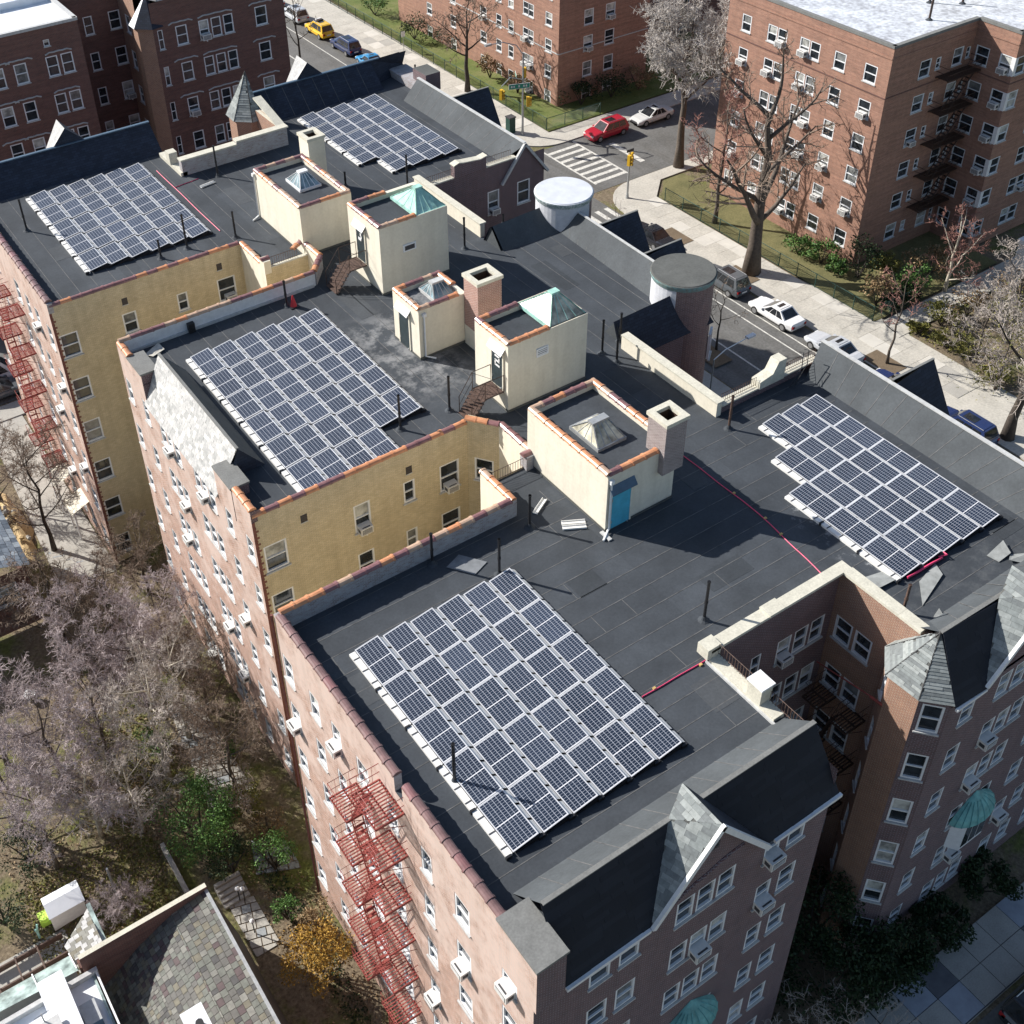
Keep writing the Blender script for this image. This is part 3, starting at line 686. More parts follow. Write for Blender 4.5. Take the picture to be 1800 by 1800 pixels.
# corner pier of the near wing with its cement cap
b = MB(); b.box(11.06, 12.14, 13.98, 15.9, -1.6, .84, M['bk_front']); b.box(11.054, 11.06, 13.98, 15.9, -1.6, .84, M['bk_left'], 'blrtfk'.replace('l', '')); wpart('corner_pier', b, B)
b = MB(); b.box(11.0, 12.2, 13.92, 15.96, .84, .95, M['cement']); wpart('pier_cap', b, B)
# right wing front slopes and corner turret
ap = Vector((30.35, 15.55, 1.3))
strip('inner_slope', [(31.6, 16.75, 0), (40.0, 16.75, 0), (40.4, 15.3, 1.4), (30.35, 15.55, 1.3)], M['slope'], 10)
b = MB(); b.poly([(30.35, 15.55, 1.3), (31.6, 16.75, 0), (30.75, 17.2, .0)], M['slope']); wpart('inner_slope', b, B)
for q in ([(29.92, 13.97, -1.05), (31.58, 13.97, -1.07), (33.2, 15.3, 1.38), tuple(ap)], [(37.05, 13.97, -1.1), (42, 13.97, -1.15), (40.4, 15.3, 1.4), (34.95, 15.3, 1.38)]):
    field('roof_shingle_row', B, q, [nv, nv, M['navy2']], 1.1, .19, .006, .016, limit=0, jit=.2, base=nv, basename='front_slope')
cap(tuple(ap), (40.4, 15.3, 1.4), M['cement'], .16, .05)
b = MB(); b.box(29.95, 31.65, 13.85, 13.96, -1.2, -1.06, M['white']); b.box(36.95, 42, 13.85, 13.96, -1.22, -1.08, M['white']); wpart('gutter', b, B)
b = MB(); b.box(30.6, 30.86, 15.7, 17.1, -1.0, .45, M['bk_orange'], 'b'); wpart('parapet', b, B)
b = MB(); b.box(30.4, 30.9, 16.3, 17.35, .45, .575, M['stone']); wpart('stone_coping', b, B)
TE = [(30.75, 17.25, -.95), (30.05, 17.3, -.95), (28.98, 16.39, -.95), (29.05, 14.9, -.95), (29.92, 13.99, -.95)]
for i in range(4):
    field('shake_strip', B, [TE[i], TE[i+1], tuple(ap)], SHG, 1.6, .13, .012, .022, limit=22, base=M['roofgrey'], basename='turret_slope')
b = MB()
for i in range(1, 4): b.tube([TE[i], tuple(ap)], .03, M['black'], 5)
wpart('turret_hip', b, B)
b = MB(); b.poly([tuple(reversed(TE))[i] for i in range(5)]+[(30.7, 15.5, -.95)], M['brownpaint']); wpart('turret_soffit', b, B)
# left slate roof of the middle wing, piers at its ends
field('roof_slate', B, [(12.78, 48.45, -1.2), (12.78, 40.1, -1.2), (13.95, 39.6, 1.45), (13.95, 48.3, 1.45)], [M['slate_w'], M['slate_w'], plain('grey_white_slate', (.38, .38, .37), .8, .25, 3), plain('chalk_slate', (.6, .58, .55), .8, .2, 3)], .3, .2, .01, .02, limit=150, base=M['cement'], basename='slate_slope')
strip('inner_slope', [(15.1, 48.3, 0), (15.1, 39.6, 0), (13.95, 39.6, 1.45), (13.95, 48.3, 1.45)], M['roofgrey'], 0)
b = MB()
for yy in (48.3, 39.6): b.poly([(12.9, yy, -1.25), (15.1, yy, 0), (13.95, yy, 1.45)], M['navy'])
wpart('verge_wall', b, B); cap((13.95, 39.6, 1.45), (13.95, 48.3, 1.45), M['cement'], .14, .05)
for y0, y1 in ((48.3, 50.15), (38.25, 40.1)):
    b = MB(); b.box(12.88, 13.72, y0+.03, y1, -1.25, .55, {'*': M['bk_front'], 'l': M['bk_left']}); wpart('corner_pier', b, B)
    b = MB(); b.box(12.84, 13.78, y0, y1+.04, .55, .65, M['cement']); wpart('pier_cap', b, B)
def parapet(x0, x1, y0, y1, h, inn, out, z0=0, side=None):
    b = MB(); b.box(x0, x1, y0, y1, z0, h, {'*': inn, side or 'x': out}, 'b'); wpart('parapet', b, B)
parapet(12.9, 13.2, 50.15, 51.585, .62, M['bk_white'], M['bk_left'], -1.25, 'l'); parapet(12.9, 13.2, 36.465, 38.25, .62, M['bk_front'], M['bk_left'], -1.25, 'l')
coping(B, (13.05, 51.55), (13.05, 50.1), .62, WT); coping(B, (13.05, 38.2), (13.05, 36.5), .62, [M['tile_a']])
# --- parapets with glazed tile copings
LT = [M['tile_l'], M['tile_l'], M['tile_l'], M['tile_b']]
parapet(11.1, 11.4, 21.95, 30.7, .78, M['bk_white'], M['bk_left'], 0, 'l'); parapet(11.1, 11.4, 15.9, 21.45, .78, M['bk_white'], M['bk_left'], 0, 'l')
coping(B, (11.25, 30.5), (11.25, 21.95), .78, LT, .6, .165); coping(B, (11.25, 21.45), (11.25, 15.95), .78, LT, .6, .165)
parapet(11.4, 22.0, 30.42, 30.7, .85, M['bk_white'], M['bk_yellow'], 0, 'k'); coping(B, (11.3, 30.56), (22.05, 30.56), .85, WT)
b = MB(); b.box(22.0, 22.28, 30.42, 32.7, 0, .9, {'*': M['stucco'], 'f': M['bk_white']}, 'b'); wpart('parapet', b, B); coping(B, (22.14, 30.45), (22.14, 32.75), .9, WT)
coping(B, (12.95, 36.55), (23.8, 36.55), .3, WT, weights=[6, 3, 1]); parapet(13.2, 23.85, 36.45, 36.7, .3, M['bk_white'], M['bk_yellow'], 0, 'f')
for p0, p1, h in (((23.8, 36.5), (24.78, 35.2), .6), ((24.87, 35.2), (24.87, 32.9), .6)):
    coping(B, p0, p1, h, WT)
b = MB(); b.prism([(23.85, 36.45, 0), (24.75, 35.2, 0), (25.0, 35.3, 0), (24.05, 36.65, 0)], (0, 0, .58), M['bk_yellow']); wpart('parapet', b, B)
b = MB(); b.box(24.75, 25.0, 32.96, 35.2, 0, .58, M['stucco'], 'b'); wpart('parapet', b, B)
b = MB(); b.box(24.3, 24.95, 32.45, 32.95, 0, .75, M['bk_white'], 'b'); wpart('parapet', b, B)
coping(B, (24.2, 32.7), (25.0, 32.7), .75, [M['tile_b']])
parapet(11.2, 11.5, 57.15, 72.8, .6, M['bk_white'], M['bk_left'], 0, 'l'); coping(B, (11.35, 72.8), (11.35, 57.3), .6, LT+[M['tile_c']], .62, .19)
parapet(11.5, 22.35, 57.15, 57.4, .4, M['bk_white'], M['bk_yellow'], 0, 'f'); coping(B, (11.3, 57.27), (22.3, 57.27), .4, WT, weights=[4, 4, 1])
parapet(22.35, 22.6, 54.6, 57.15, .4, M['stucco'], M['stucco']); coping(B, (22.47, 57.2), (22.47, 54.6), .4, WT)
b = MB(); b.box(22.3, 22.7, 53.9, 54.5, 0, .8, M['stucco'], 'b'); wpart('parapet', b, B); coping(B, (22.25, 54.2), (22.75, 54.2), .8, WT)
b = MB(); b.box(22.7, 25.0, 53.98, 54.2, .25, .32, M['stone']); wpart('court_sill', b, B)
b = MB(); b.box(25.0, 25.24, 52.7, 54.6, 0, .8, M['stucco'], 'b'); wpart('parapet', b, B); b = MB(); b.prism([(24.0, 51.6, 0), (25.0, 52.7, 0), (25.2, 52.6, 0), (24.1, 51.3, 0)], (0, 0, .8), M['bk_white']); wpart('parapet', b, B)
coping(B, (24.2, 54.2), (25.1, 54.75), .8, WT); coping(B, (25.12, 54.7), (25.12, 52.7), .8, WT); coping(B, (25.1, 52.65), (24.05, 51.45), .8, WT)
parapet(13.2, 24.05, 51.32, 51.6, .75, M['white'], M['bk_yellow'], 0, 'k'); coping(B, (13.0, 51.46), (24.05, 51.46), .75, WT)
b = MB(); b.box(13.2, 23.9, 51.2, 51.32, 0, .12, M['sill'], 'b'); b.box(16.55, 16.9, 51.05, 51.3, .0, .55, M['black'], 'b'); wpart('parapet_flashing', b, B)
# --- stone-coped parapets of the front court
st = M['stone']
b = MB(); b.box(23.5, 30.85, 20.0, 20.5, .45, .58, st); b.box(30.4, 30.9, 17.35, 20.0, .45, .58, st); b.box(26.4, 27.2, 19.96, 20.54, .58, .66, st); wpart('stone_coping', b, B)
b = MB(); b.box(23.8, 30.6, 20.26, 20.48, 0, .45, M['bk_white'], 'b'); wpart('parapet', b, B); b = MB(); b.box(30.62, 30.86, 17.1, 20.26, 0, .45, M['bk_white'], 'b'); wpart('parapet', b, B)
b = MB(); b.box(23.4, 23.92, 16.75, 20.0, 0, .2, M['stone'], 'b'); b.box(23.32, 23.4, 16.6, 20.1, 0, .1, M['sill'], 'b'); wpart('stone_curb', b, B)
b = MB(); b.box(23.4, 23.95, 17.45, 18.1, .2, 1.0, M['stone']); b.box(23.34, 24.0, 17.4, 18.15, 1.0, 1.08, M['white']); b.box(23.3, 23.95, 20.0, 20.55, .2, .72, M['stone'], 'b'); wpart('stone_pier', b, B)
b = MB(); bar_fence(b, (23.85, 18.2), (23.85, 20.0), .2, .55, M['rust']); bar_fence(b, (23.85, 15.9), (23.85, 17.4), .2, .55, M['rust']); wpart('railing', b, B)
# --- right side: slopes along the street
strip('street_slope', [(39.2, 16.75, 0), (39.2, 30.2, 0), (40.42, 30.6, 1.45), (40.42, 15.3, 1.45)], sg, 15)
b = MB(); b.poly([(40.42, 15.3, 1.45), (40.42, 30.6, 1.45), (42, 30.6, -1.15), (42, 13.97, -1.15)], nv); b.poly([(39.2, 30.2, 0), (42, 30.6, -1.15), (40.42, 30.6, 1.45)], M['bk_front']); b.poly([(39.2, 16.75, 0), (40.42, 15.3, 1.45), (40.0, 16.75, 0)], M['navy']); wpart('outer_slope', b, B)
cap((40.42, 15.3, 1.45), (40.42, 30.6, 1.45), M['sill'], .2, .06)
strip('street_slope', [(37.75, 39.0, 0), (38.15, 48.0, 0), (39.1, 49.4, 1.2), (38.95, 38.1, 1.2)], sg, 11)
strip('inner_slope', [(34.3, 48.2, 0), (38.15, 48.0, 0), (39.1, 49.4, 1.2), (34.3, 49.3, 1.1)], M['slope'], 0)
strip('inner_slope', [(33.95, 38.8, 0), (37.75, 39.0, 0), (38.95, 38.1, 1.2), (33.95, 38.05, 1.05)], M['slope'], 0)
b = MB(); b.poly([(33.75, 37.22, -1.0), (40, 37.22, -1.0), (38.95, 38.1, 1.2), (33.75, 38.05, 1.05)], nv); b.poly([(40, 37.22, -1.0), (40, 50.5, -1), (39.1, 49.4, 1.2), (38.95, 38.1, 1.2)], nv)
b.poly([(40, 50.5, -1), (34.1, 50.5, -1), (34.1, 49.3, 1.1), (39.1, 49.4, 1.2)], nv); b.poly([(33.9, 38.8, 0), (33.9, 37.3, 0), (33.9, 38.05, 1.05)], sg); b.poly([(34.2, 48.35, 0), (34.2, 49.3, 1.1), (34.2, 50.4, -1)], M['slope']); wpart('outer_slope', b, B)
cap((38.95, 38.1, 1.2), (39.1, 49.4, 1.2), M['sill'], .14, .05)
strip('street_slope', [(40.45, 57.2, 0), (40.45, 68.8, 0), (41.7, 68.8, 1.35), (41.7, 56.2, 1.3)], sg, 12)
b = MB(); b.poly([(41.7, 56.2, 1.3), (41.7, 68.8, 1.35), (43.5, 68.8, -1.2), (43.5, 56.2, -1.2)], nv); b.poly([(39.95, 56.38, -.9), (43.4, 56.38, -.9), (41.7, 56.38, 1.25)], M['bk_front']); b.poly([(40.45, 68.8, 0), (43.5, 68.8, -1.2), (41.7, 68.8, 1.35)], M['slope']); wpart('outer_slope', b, B)
cap((41.7, 56.3, 1.32), (41.7, 68.8, 1.36), M['sill'], .2, .06)
for s, xx, zz in ((-1, 39.9, -1.05), (1, 43.55, -1.1)):
    b = MB(); p = Vector((xx, 56.2, zz)); q = Vector((41.7, 56.2, 1.3)); d = q-p; nr = Vector((-d.z, 0, d.x)).normalized(); nr = nr if nr.z > 0 else -nr
    b.obox(p-nr*.1, d, (0, .16, 0), nr*.16, M['sill']); wpart('barge_board', b, B)
# dormer bays on the street side
def dormer(y, x0, x1, zr, zf, hw):
    b = MB(); b.box(x0, x1-.15, y-hw+.25, y+hw-.25, GZ, zf, M['bk_front'], 'b'); b.poly([(x1-.15, y-hw+.25, zf), (x1-.15, y+hw-.25, zf), (x1-.15, y, zr-.1)], M['bk_front']); wpart('dormer_bay', b, B)
    b = MB(); b.poly([(x0-.2, y-.3, zr), (x1, y, zr), (x1, y-hw, zf-.1), (x0-.2, y-hw, zf-.1)], nv); b.poly([(x1, y, zr), (x0-.2, y+.0, zr), (x0-.2, y+hw, zf-.1), (x1, y+hw, zf-.1)], M['slope']); b.poly([(x0-.2, y-hw, zf-.1), (x0-.2, y, zr), (x0-.2, y+hw, zf-.1)], M['roofgrey']); wpart('dormer_roof', b, B)  # shade painted by material: navy away from the sun, greys on sunlit faces
    cap((x0-.2, y, zr), (x1, y, zr), M['cement'], .12, .04)
dormer(26.45, 40.7, 43.3, 1.6, -1.3, 1.9); dormer(46.0, 39.3, 42.1, 1.05, -1.8, 1.9); dormer(42.2, 39.3, 42.0, 1.0, -1.6, 1.9); dormer(65.0, 42.0, 45.0, 1.15, -1.7, 1.9)
# white-rendered parapets beside the right-hand courts
b = MB(); b.box(33.6, 33.9, 30.45, 37.2, 0, .78, M['stucco'], 'b'); wpart('parapet', b, B); b = MB(); b.box(34.12, 34.42, 50.25, 57.3, 0, .85, M['stucco'], 'b'); wpart('parapet', b, B)
b = MB(); b.box(33.55, 34.0, 30.4, 33.8, .78, .86, st); b.box(33.55, 34.0, 33.81, 37.2, .78, .855, st); b.box(34.05, 34.5, 50.2, 53.6, .85, .93, st); b.box(34.05, 34.5, 53.61, 57.35, .85, .925, st); wpart('stone_coping', b, B)
b = MB(); b.box(34.0, 39.2, 30.55, 30.89, 0, .38, M['bk_front'], 'b'); wpart('parapet', b, B)
b = MB(); b.box(34.0, 36.3, 30.5, 30.95, .38, .46, st); b.box(37.9, 40.3, 30.5, 30.95, .38, .46, st); wpart('stone_coping', b, B)
b = MB(); b.prism([(36.3, 30.45, .38), (37.9, 30.45, .38), (37.9, 30.45, 1.55), (37.4, 30.45, 1.55), (37.1, 30.45, .95), (36.3, 30.45, .8)], (0, .55, 0), st); wpart('stepped_pier', b, B)
b = MB(); bar_fence(b, (34.1, 30.72), (36.3, 30.72), .46, .5, M['rust']); bar_fence(b, (38.0, 30.72), (40.2, 30.72), .46, .5, M['rust']); bar_fence(b, (34.6, 56.6), (36.4, 56.6), .5, .5, M['rust']); bar_fence(b, (38.9, 56.6), (40.8, 56.6), .5, .5, M['rust'])
bar_fence(b, (22.3, 32.6), (24.2, 32.6), .1, .6, M['rust']); bar_fence(b, (22.75, 54.1), (24.4, 54.1), .32, .55, M['rust']); wpart('railing', b, B)
b = MB(); b.box(34.45, 36.4, 56.35, 56.75, .45, .53, st); b.box(38.75, 41.1, 56.35, 56.75, .45, .53, st); wpart('stone_coping', b, B)
b = MB(); b.prism([(36.4, 56.3, .46), (38.75, 56.3, .46), (38.75, 56.3, 1.3), (38.5, 56.3, 1.3), (38.3, 56.3, 1.2), (37.0, 56.3, 1.35), (36.7, 56.3, 1.42), (36.4, 56.3, 1.3)], (0, .4, 0), M['bk_front']); wpart('stepped_pier', b, B)
b = MB(); b.prism([(36.35, 56.25, 1.36), (36.75, 56.25, 1.48), (37.0, 56.25, 1.41), (38.3, 56.25, 1.26), (38.8, 56.25, 1.36), (38.8, 56.25, 1.3), (38.3, 56.25, 1.2), (37.0, 56.25, 1.35), (36.7, 56.25, 1.42), (36.35, 56.25, 1.3)], (0, .5, 0), st); wpart('pier_cap', b, B)
# inside ladder at the end of the right strip
b = MB()
for xx in (38.0, 38.35): b.tube([(xx, 30.1, 0), (xx+.7, 30.15, .9), (xx+.9, 30.35, 1.5), (xx+.9, 30.6, 1.4)], .025, M['black'], 4)
for k in range(5): t = k/5; b.tube([(38.0+.7*t, 30.1, .12+.85*t), (38.35+.7*t, 30.1, .12+.85*t)], .015, M['black'], 4)
wpart('roof_ladder', b, B)
# --- round towers
def tower(cx, cy, top, body, rim, lo):
    n = 40; r = 1.62; ring = lambda rr, z: [(cx+rr*math.cos(2*PI*k/n), cy+rr*math.sin(2*PI*k/n), z) for k in range(n)]
    b = MB(); a = ring(r, lo); c = ring(r, 1.55)
    for k in range(n):
        ang = 2*PI*(k+.5)/n; j = (k+1) % n
        white = body(ang); b.poly([a[k], a[j], c[j], c[k]], M['bk_white2'] if white else M['bk_tower'])
    wpart('tower_wall', b, B)
    b = MB(); a, c, d, e = ring(r+.03, 1.5), ring(r+.1, 1.72), ring(r+.1, 1.8), ring(r+.02, 1.84)
    for k in range(n):
        j = (k+1) % n; b.poly([a[k], a[j], c[j], c[k]], rim); b.poly([c[k], c[j], d[j], d[k]], rim); b.poly([d[k], d[j], e[j], e[k]], top)
    wpart('copper_cornice', b, B)
    b = MB(); b.poly(ring(r+.03, 1.85), top); b.poly(list(reversed(ring(r+.03, 1.78))), top)
    for k in range(n):
        p, q = ring(r+.03, 1.78), ring(r+.03, 1.85); break
    for k in range(n): j = (k+1) % n; b.poly([p[k], p[j], q[j], q[k]], top)
    wpart('tower_roof', b, B)
M['bk_tower'] = brick('tower_brick', (.22, .12, .1), (.14, .085, .08), (.34, .28, .27))
M['bk_white2'] = brick('white_painted_brick', (.62, .63, .66), (.55, .56, .6), (.68, .69, .72), stain=(.4, .41, .43), stain_amt=.35, stain_scale=1.6)
M['rim'+'1'] = plain('streaked_rim', (.5, .52, .52), .7, .4, 9, c2=(.06, .15, .13)); M['towertop'] = plain('tower_coating', (.58, .6, .64), .7, .12, 1.5)
tower(39.25, 49.2, M['towertop'], lambda a: PI*.55 < a < PI*1.66, M['rim1'], GZ)
M['tealdk'] = plain('dull_teal_copper', (.14, .28, .28), .7, .5, 6, c2=(.2, .2, .18))
tower(38.95, 38.75, M['roofgrey'], lambda a: PI*.5 < a < PI*1.2, M['tealdk'], GZ)
window(B, (40.25, 37.5, -3.4), (.62, -.78), .8, 1.6)
# --- far edge of the roof (rear parapet slopes) and the rear court
strip('inner_slope', [(11.5, 71.2, 0), (23.6, 71.2, 0), (23.6, 72.95, 1.6), (11.5, 72.95, 1.6)], nv, 0); strip('inner_slope', [(30.8, 71.2, 0), (40.3, 71.2, 0), (40.3, 72.95, 1.6), (30.8, 72.95, 1.6)], nv, 8)
strip('inner_slope', [(40.3, 72.3, 0), (43.3, 73.2, 0), (43.3, 73.9, 1.2), (40.3, 72.95, 1.6)], nv, 0)
b = MB()
for x0, x1 in ((11.2, 23.6), (30.8, 43.3)): b.poly([(x1, 72.95, 1.6), (x0, 72.95, 1.6), (x0, 74.3, -1.2), (x1, 74.3, -1.2)], nv)
b.poly([(23.6, 71.2, 0), (23.6, 74.3, -1.2), (23.6, 72.95, 1.6)], M['bk_front']); b.poly([(30.8, 71.2, 0), (30.8, 72.95, 1.6), (30.8, 74.3, -1.2)], M['bk_white']); wpart('outer_slope', b, B)
cap((11.5, 72.95, 1.6), (23.6, 72.95, 1.6), M['navydoor'], .2, .08); cap((30.8, 72.95, 1.6), (41, 72.95, 1.6), M['navydoor'], .2, .08)
for cx in (18.2, 35.4):
    b = MB(); b.poly([(cx-1.6, 74.3, .3), (cx, 74.5, 2.7), (cx, 73.0, 2.65), (cx-1.0, 72.95, 1.6)], M['slate_w']); b.poly([(cx, 74.5, 2.7), (cx+1.9, 74.3, .2), (cx+1.1, 72.95, 1.6), (cx, 73.0, 2.65)], nv); b.poly([(cx-1.0, 72.95, 1.6), (cx, 73.0, 2.65), (cx+1.1, 72.95, 1.6)], nv); b.poly([(cx-1.6, 74.3, .3), (cx+1.9, 74.3, .2), (cx, 74.3, 2.65)], M['bk_front']); wpart('gable_slope', b, B)  # sunlit slope coloured pale, shaded slopes coloured navy
b = MB(); b.box(23.4, 27.2, 67.5, 67.95, 0, 1.0, {'*': M['bk_white'], 't': st}, 'b'); b.box(27.2, 30.8, 67.5, 67.95, 0, 1.2, {'*': M['bk_white'], 't': st}, 'b'); b.box(30.35, 30.8, 67.95, 71.2, 0, 1.2, {'*': M['bk_orange'], 't': st}, 'b'); wpart('parapet', b, B)
b = MB(); b.box(23.35, 27.2, 67.45, 68.0, 1.0, 1.1, st); b.box(27.2, 30.9, 67.45, 68.0, 1.2, 1.3, st); b.prism([(30.3, 68.0, 1.2), (30.9, 68.0, 1.2), (30.9, 71.2, 2.0), (30.3, 71.2, 2.0)], (0, 0, .1), st); wpart('stone_coping', b, B)
b = MB(); b.box(23.25, 23.7, 67.5, 71.0, 0, .25, st, 'b'); b.box(23.2, 23.75, 69.0, 69.6, .25, 1.0, st); wpart('stone_pier', b, B)
tb = [(30.0, 74.3, .5), (29.05, 73.2, .5), (29.0, 71.8, .5), (29.95, 70.95, .5), (30.7, 70.9, .5)]
for i in range(4):
    field('shake_strip', B, [tb[i], tb[i+1], (30.6, 72.6, 3.4)], SHG, 1.2, .16, .01, .02, limit=14, base=M['roofgrey'], basename='turret_slope')
b = MB()
for i in range(1, 4): b.tube([tb[i], (30.6, 72.6, 3.4)], .035, M['black'], 5)
wpart('turret_hip', b, B)
b = MB(); b.box(41.9, 43.4, 69.2, 73.2, 0, .5, M['bk_white'], 'b'); b.box(42.4, 43.6, 68.9, 70.6, .0, 1.3, {'*': M['bk_front'], 't': M['roofgrey']}, 'b'); wpart('street_parapet', b, B)
M['hood'] = plain('weathered_copper', (.16, .4, .38), .6, .4, 2.5)
# copper hoods over the middle bays of the two fronts
def hood(cx, z, hw):
    b = MB(); n = 10
    for k in range(n):
        a0, a1 = PI*k/n, PI*(k+1)/n
        for j in range(4):
            t0, t1 = j/4, (j+1)/4; r0, r1 = 1-t0**1.6, 1-t1**1.6
            P = lambda a, t, r: (cx-hw*r*math.cos(a), 14.14-.75*r*math.sin(a), z+1.25*t)
            b.poly([P(a0, t0, r0), P(a1, t0, r0), P(a1, t1, r1), P(a0, t1, r1)] if r1 > 0 else [P(a0, t0, r0), P(a1, t0, r0), P(a0, t1, r1)], M['hood'])
    for k in range(1, n): a0 = PI*k/n; b.tube([(cx-hw*(1-(j/4)**1.6)*math.cos(a0), 14.14-.75*(1-(j/4)**1.6)*math.sin(a0)-.01, z+1.25*j/4+.01) for j in range(4)], .018, M['teal'], 3)
    b.poly([(cx-hw*math.cos(PI*k/n), 14.14-.75*math.sin(PI*k/n), z) for k in range(n+1)], M['teal']); wpart('copper_hood', b, B)
    b = MB(); b.prism([(cx-hw*.8, 14.14, z-1.9), (cx-hw*.55, 13.65, z-1.9), (cx+hw*.55, 13.65, z-1.9), (cx+hw*.8, 14.14, z-1.9)], (0, 0, 1.9), M['sash']); wpart('bay_window_frame', b, B)
    for k in (-1, 0, 1):
        q = MB(); q.box(cx+k*hw*.36-hw*.15, cx+k*hw*.36+hw*.15, 13.63, 13.645, z-1.7, z-.2, M['glass']); wpart('bay_pane', q, B)
hood(18.3, -10.6, 1.35); hood(34.55, -11.3, 1.4)
# ================================================================ stair bulkheads, chimneys, skylights (parts of the building)
def bulkhead(x0, x1, y0, y1, h, sides='lrfk', rim=.28, tw=None):
    p = MB(); s = M['stucco']; t = .24
    for f in ((x0, x1, y0, y0+t), (x0, x1, y1-t, y1), (x0, x0+t, y0+t, y1-t), (x1-t, x1, y0+t, y1-t)): p.box(f[0], f[1], f[2], f[3], 0, h, s, 'b')
    p.box(x0+t, x1-t, y0+t, y1-t, h-rim-.1, h-rim, M['roof'], 'blrfk')
    p.box(x0-.025, x1+.025, y0-.025, y1+.025, 0, .14, M['roofgrey'], 'tb')
    o = wpart('stair_bulkhead', p, B); return o
def rim(o, x0, x1, y0, y1, h, segs):
    c = .12
    for a, q in segs: coping(o, a, q, h, WT, .62, .17)
def skylight(o, x0, x1, y0, y1, z, hz, ridge, gm, fm, n=4, rx=0, cw=.13):
    """hipped skylight: glass panes between raised ribs, a ventilator on top"""
    b = MB(); b.box(x0-.06, x1+.06, y0-.06, y1+.06, z, z+.16, fm, 'b')
    zc = z+.16; cx, cy = (x0+x1)/2+rx, (y0+y1)/2; r = ridge/2
    T = [Vector((cx-r-cw, cy-cw, zc+hz)), Vector((cx+r+cw, cy-cw, zc+hz)), Vector((cx+r+cw, cy+cw, zc+hz)), Vector((cx-r-cw, cy+cw, zc+hz))]
    C = [Vector((x0, y0, zc)), Vector((x1, y0, zc)), Vector((x1, y1, zc)), Vector((x0, y1, zc))]
    for i in range(4):
        a, c, d, e = C[i], C[(i+1) % 4], T[(i+1) % 4], T[i]
        for k in range(n):
            f0, f1 = k/n, (k+1)/n; b.poly([a.lerp(c, f0), a.lerp(c, f1), e.lerp(d, f1), e.lerp(d, f0)], gm)
        for k in range(n+1): b.tube([a.lerp(c, k/n), e.lerp(d, k/n)], .035 if k in (0, n) else .022, fm, 4)
    b.box(cx-r-cw-.05, cx+r+cw+.05, cy-cw-.05, cy+cw+.05, zc+hz-.02, zc+hz+.08, fm); wpart('skylight', b, o)
def door(o, x, y, n, w, h, z, mt, canopy=None, cw=.3):
    X = Vector((-n[1], n[0], 0)); Y = Vector((n[0], n[1], 0)); p = Vector((x, y, z)); b = MB()
    b.obox(p-X*w/2+Y*.015, X*w, Y*.03, (0, 0, h), mt); b.obox(p+X*(w/2-.14)+Y*.045, X*.05, Y*.06, (0, 0, .05), M['steel']); b.v = [(v[0], v[1], v[2]) for v in b.v]
    for k in range(2): b.obox(p+X*(-w/2+.02)+Y*.045+Vector((0, 0, .3+k*1.2)), X*.03, Y*.02, (0, 0, .14), M['steel'])
    wpart('door', b, o)
    b = MB(); t = .08
    for a, ww, z0, hh in ((-w/2-t, t, 0, h+t), (w/2, t, 0, h+t), (-w/2, w, h, t)): b.obox(p+X*a+Y*.004+Vector((0, 0, z0)), X*ww, Y*.06, (0, 0, hh), M['stucco'])
    wpart('door_frame', b, o)
    if canopy:
        b = MB(); q = p+Vector((0, 0, h+.14)); b.obox(q-X*(w/2+.15)+Y*.01+Vector((0, 0, .22)), X*(w+.3), Y*.24+Vector((0, 0, -.3)), (0, 0, .05), canopy); wpart('door_canopy', b, o)
def pipe_down(o, x, y, z1, dx, dy):
    b = MB(); b.tube([(x-dx*.0, y, z1), (x, y, z1-.15), (x, y, .16), (x+dx, y+dy, .05)], .05, M['white'], 6); b.box(x-.09, x+.09, y-.09, y+.09, z1-.08, z1+.1, M['white']); wpart('downspout', b, o)
M['skyglassb'] = glass_mat('blue_glass', (.2, .28, .31), .15, .6)
# B5 near
o = bulkhead(24.68, 28.3, 27.55, 32.95, 3.0); rim(o, 0, 0, 0, 0, 0, [])
for a, q in (((24.8, 32.9), (24.8, 27.6)), ((24.75, 27.67), (27.3, 27.67)), ((24.8, 32.83), (28.25, 32.83)), ((28.18, 32.8), (28.18, 28.75))): coping(o, a, q, 3.0, WT, .6)
skylight(o, 25.55, 26.95, 29.25, 31.05, 2.72, .62, .5, M['skyglass2'], M['steel'], 4)
door(o, 25.42, 27.55, (0, -1), 1.0, 1.95, .05, M['bluedoor'], M['navydoor']); pipe_down(o, 24.82, 27.48, 2.7, -.55, -.35)
b = MB(); b.box(24.45, 24.62, 27.0, 27.6, .01, .07, M['sill']); wpart('splash_block', b, o)
# B4
o = bulkhead(26.05, 30.6, 36.3, 38.95, 3.78)
for a, q in (((26.17, 38.9), (26.17, 36.35)), ((26.15, 36.42), (28.35, 36.42)), ((26.2, 38.83), (28.35, 38.83))): coping(o, a, q, 3.78, WT, .56)
skylight(o, 28.5, 30.5, 36.4, 38.85, 3.62, .85, .1, M['skyglass2'], M['copper'], 4, .1)
door(o, 26.05, 37.1, (-1, 0), .85, 1.95, 1.12, M['door'], M['white'])
b = MB(); X_, Y_ = 26.0, 37.2   # the painted figure on this door
for z, y0, y1 in ((2.75, -.2, .02), (2.5, -.2, .02), (2.25, -.2, .02)): b.box(X_-.02, X_-.005, Y_-.12+y0, Y_-.12+y1+.16, z, z+.09, M['white'])
b.box(X_-.02, X_-.005, Y_-.32, Y_-.24, 2.56, 2.8, M['white']); b.box(X_-.02, X_-.005, Y_-.02, Y_+.06, 2.3, 2.55, M['white']); wpart('door_number', b, o)
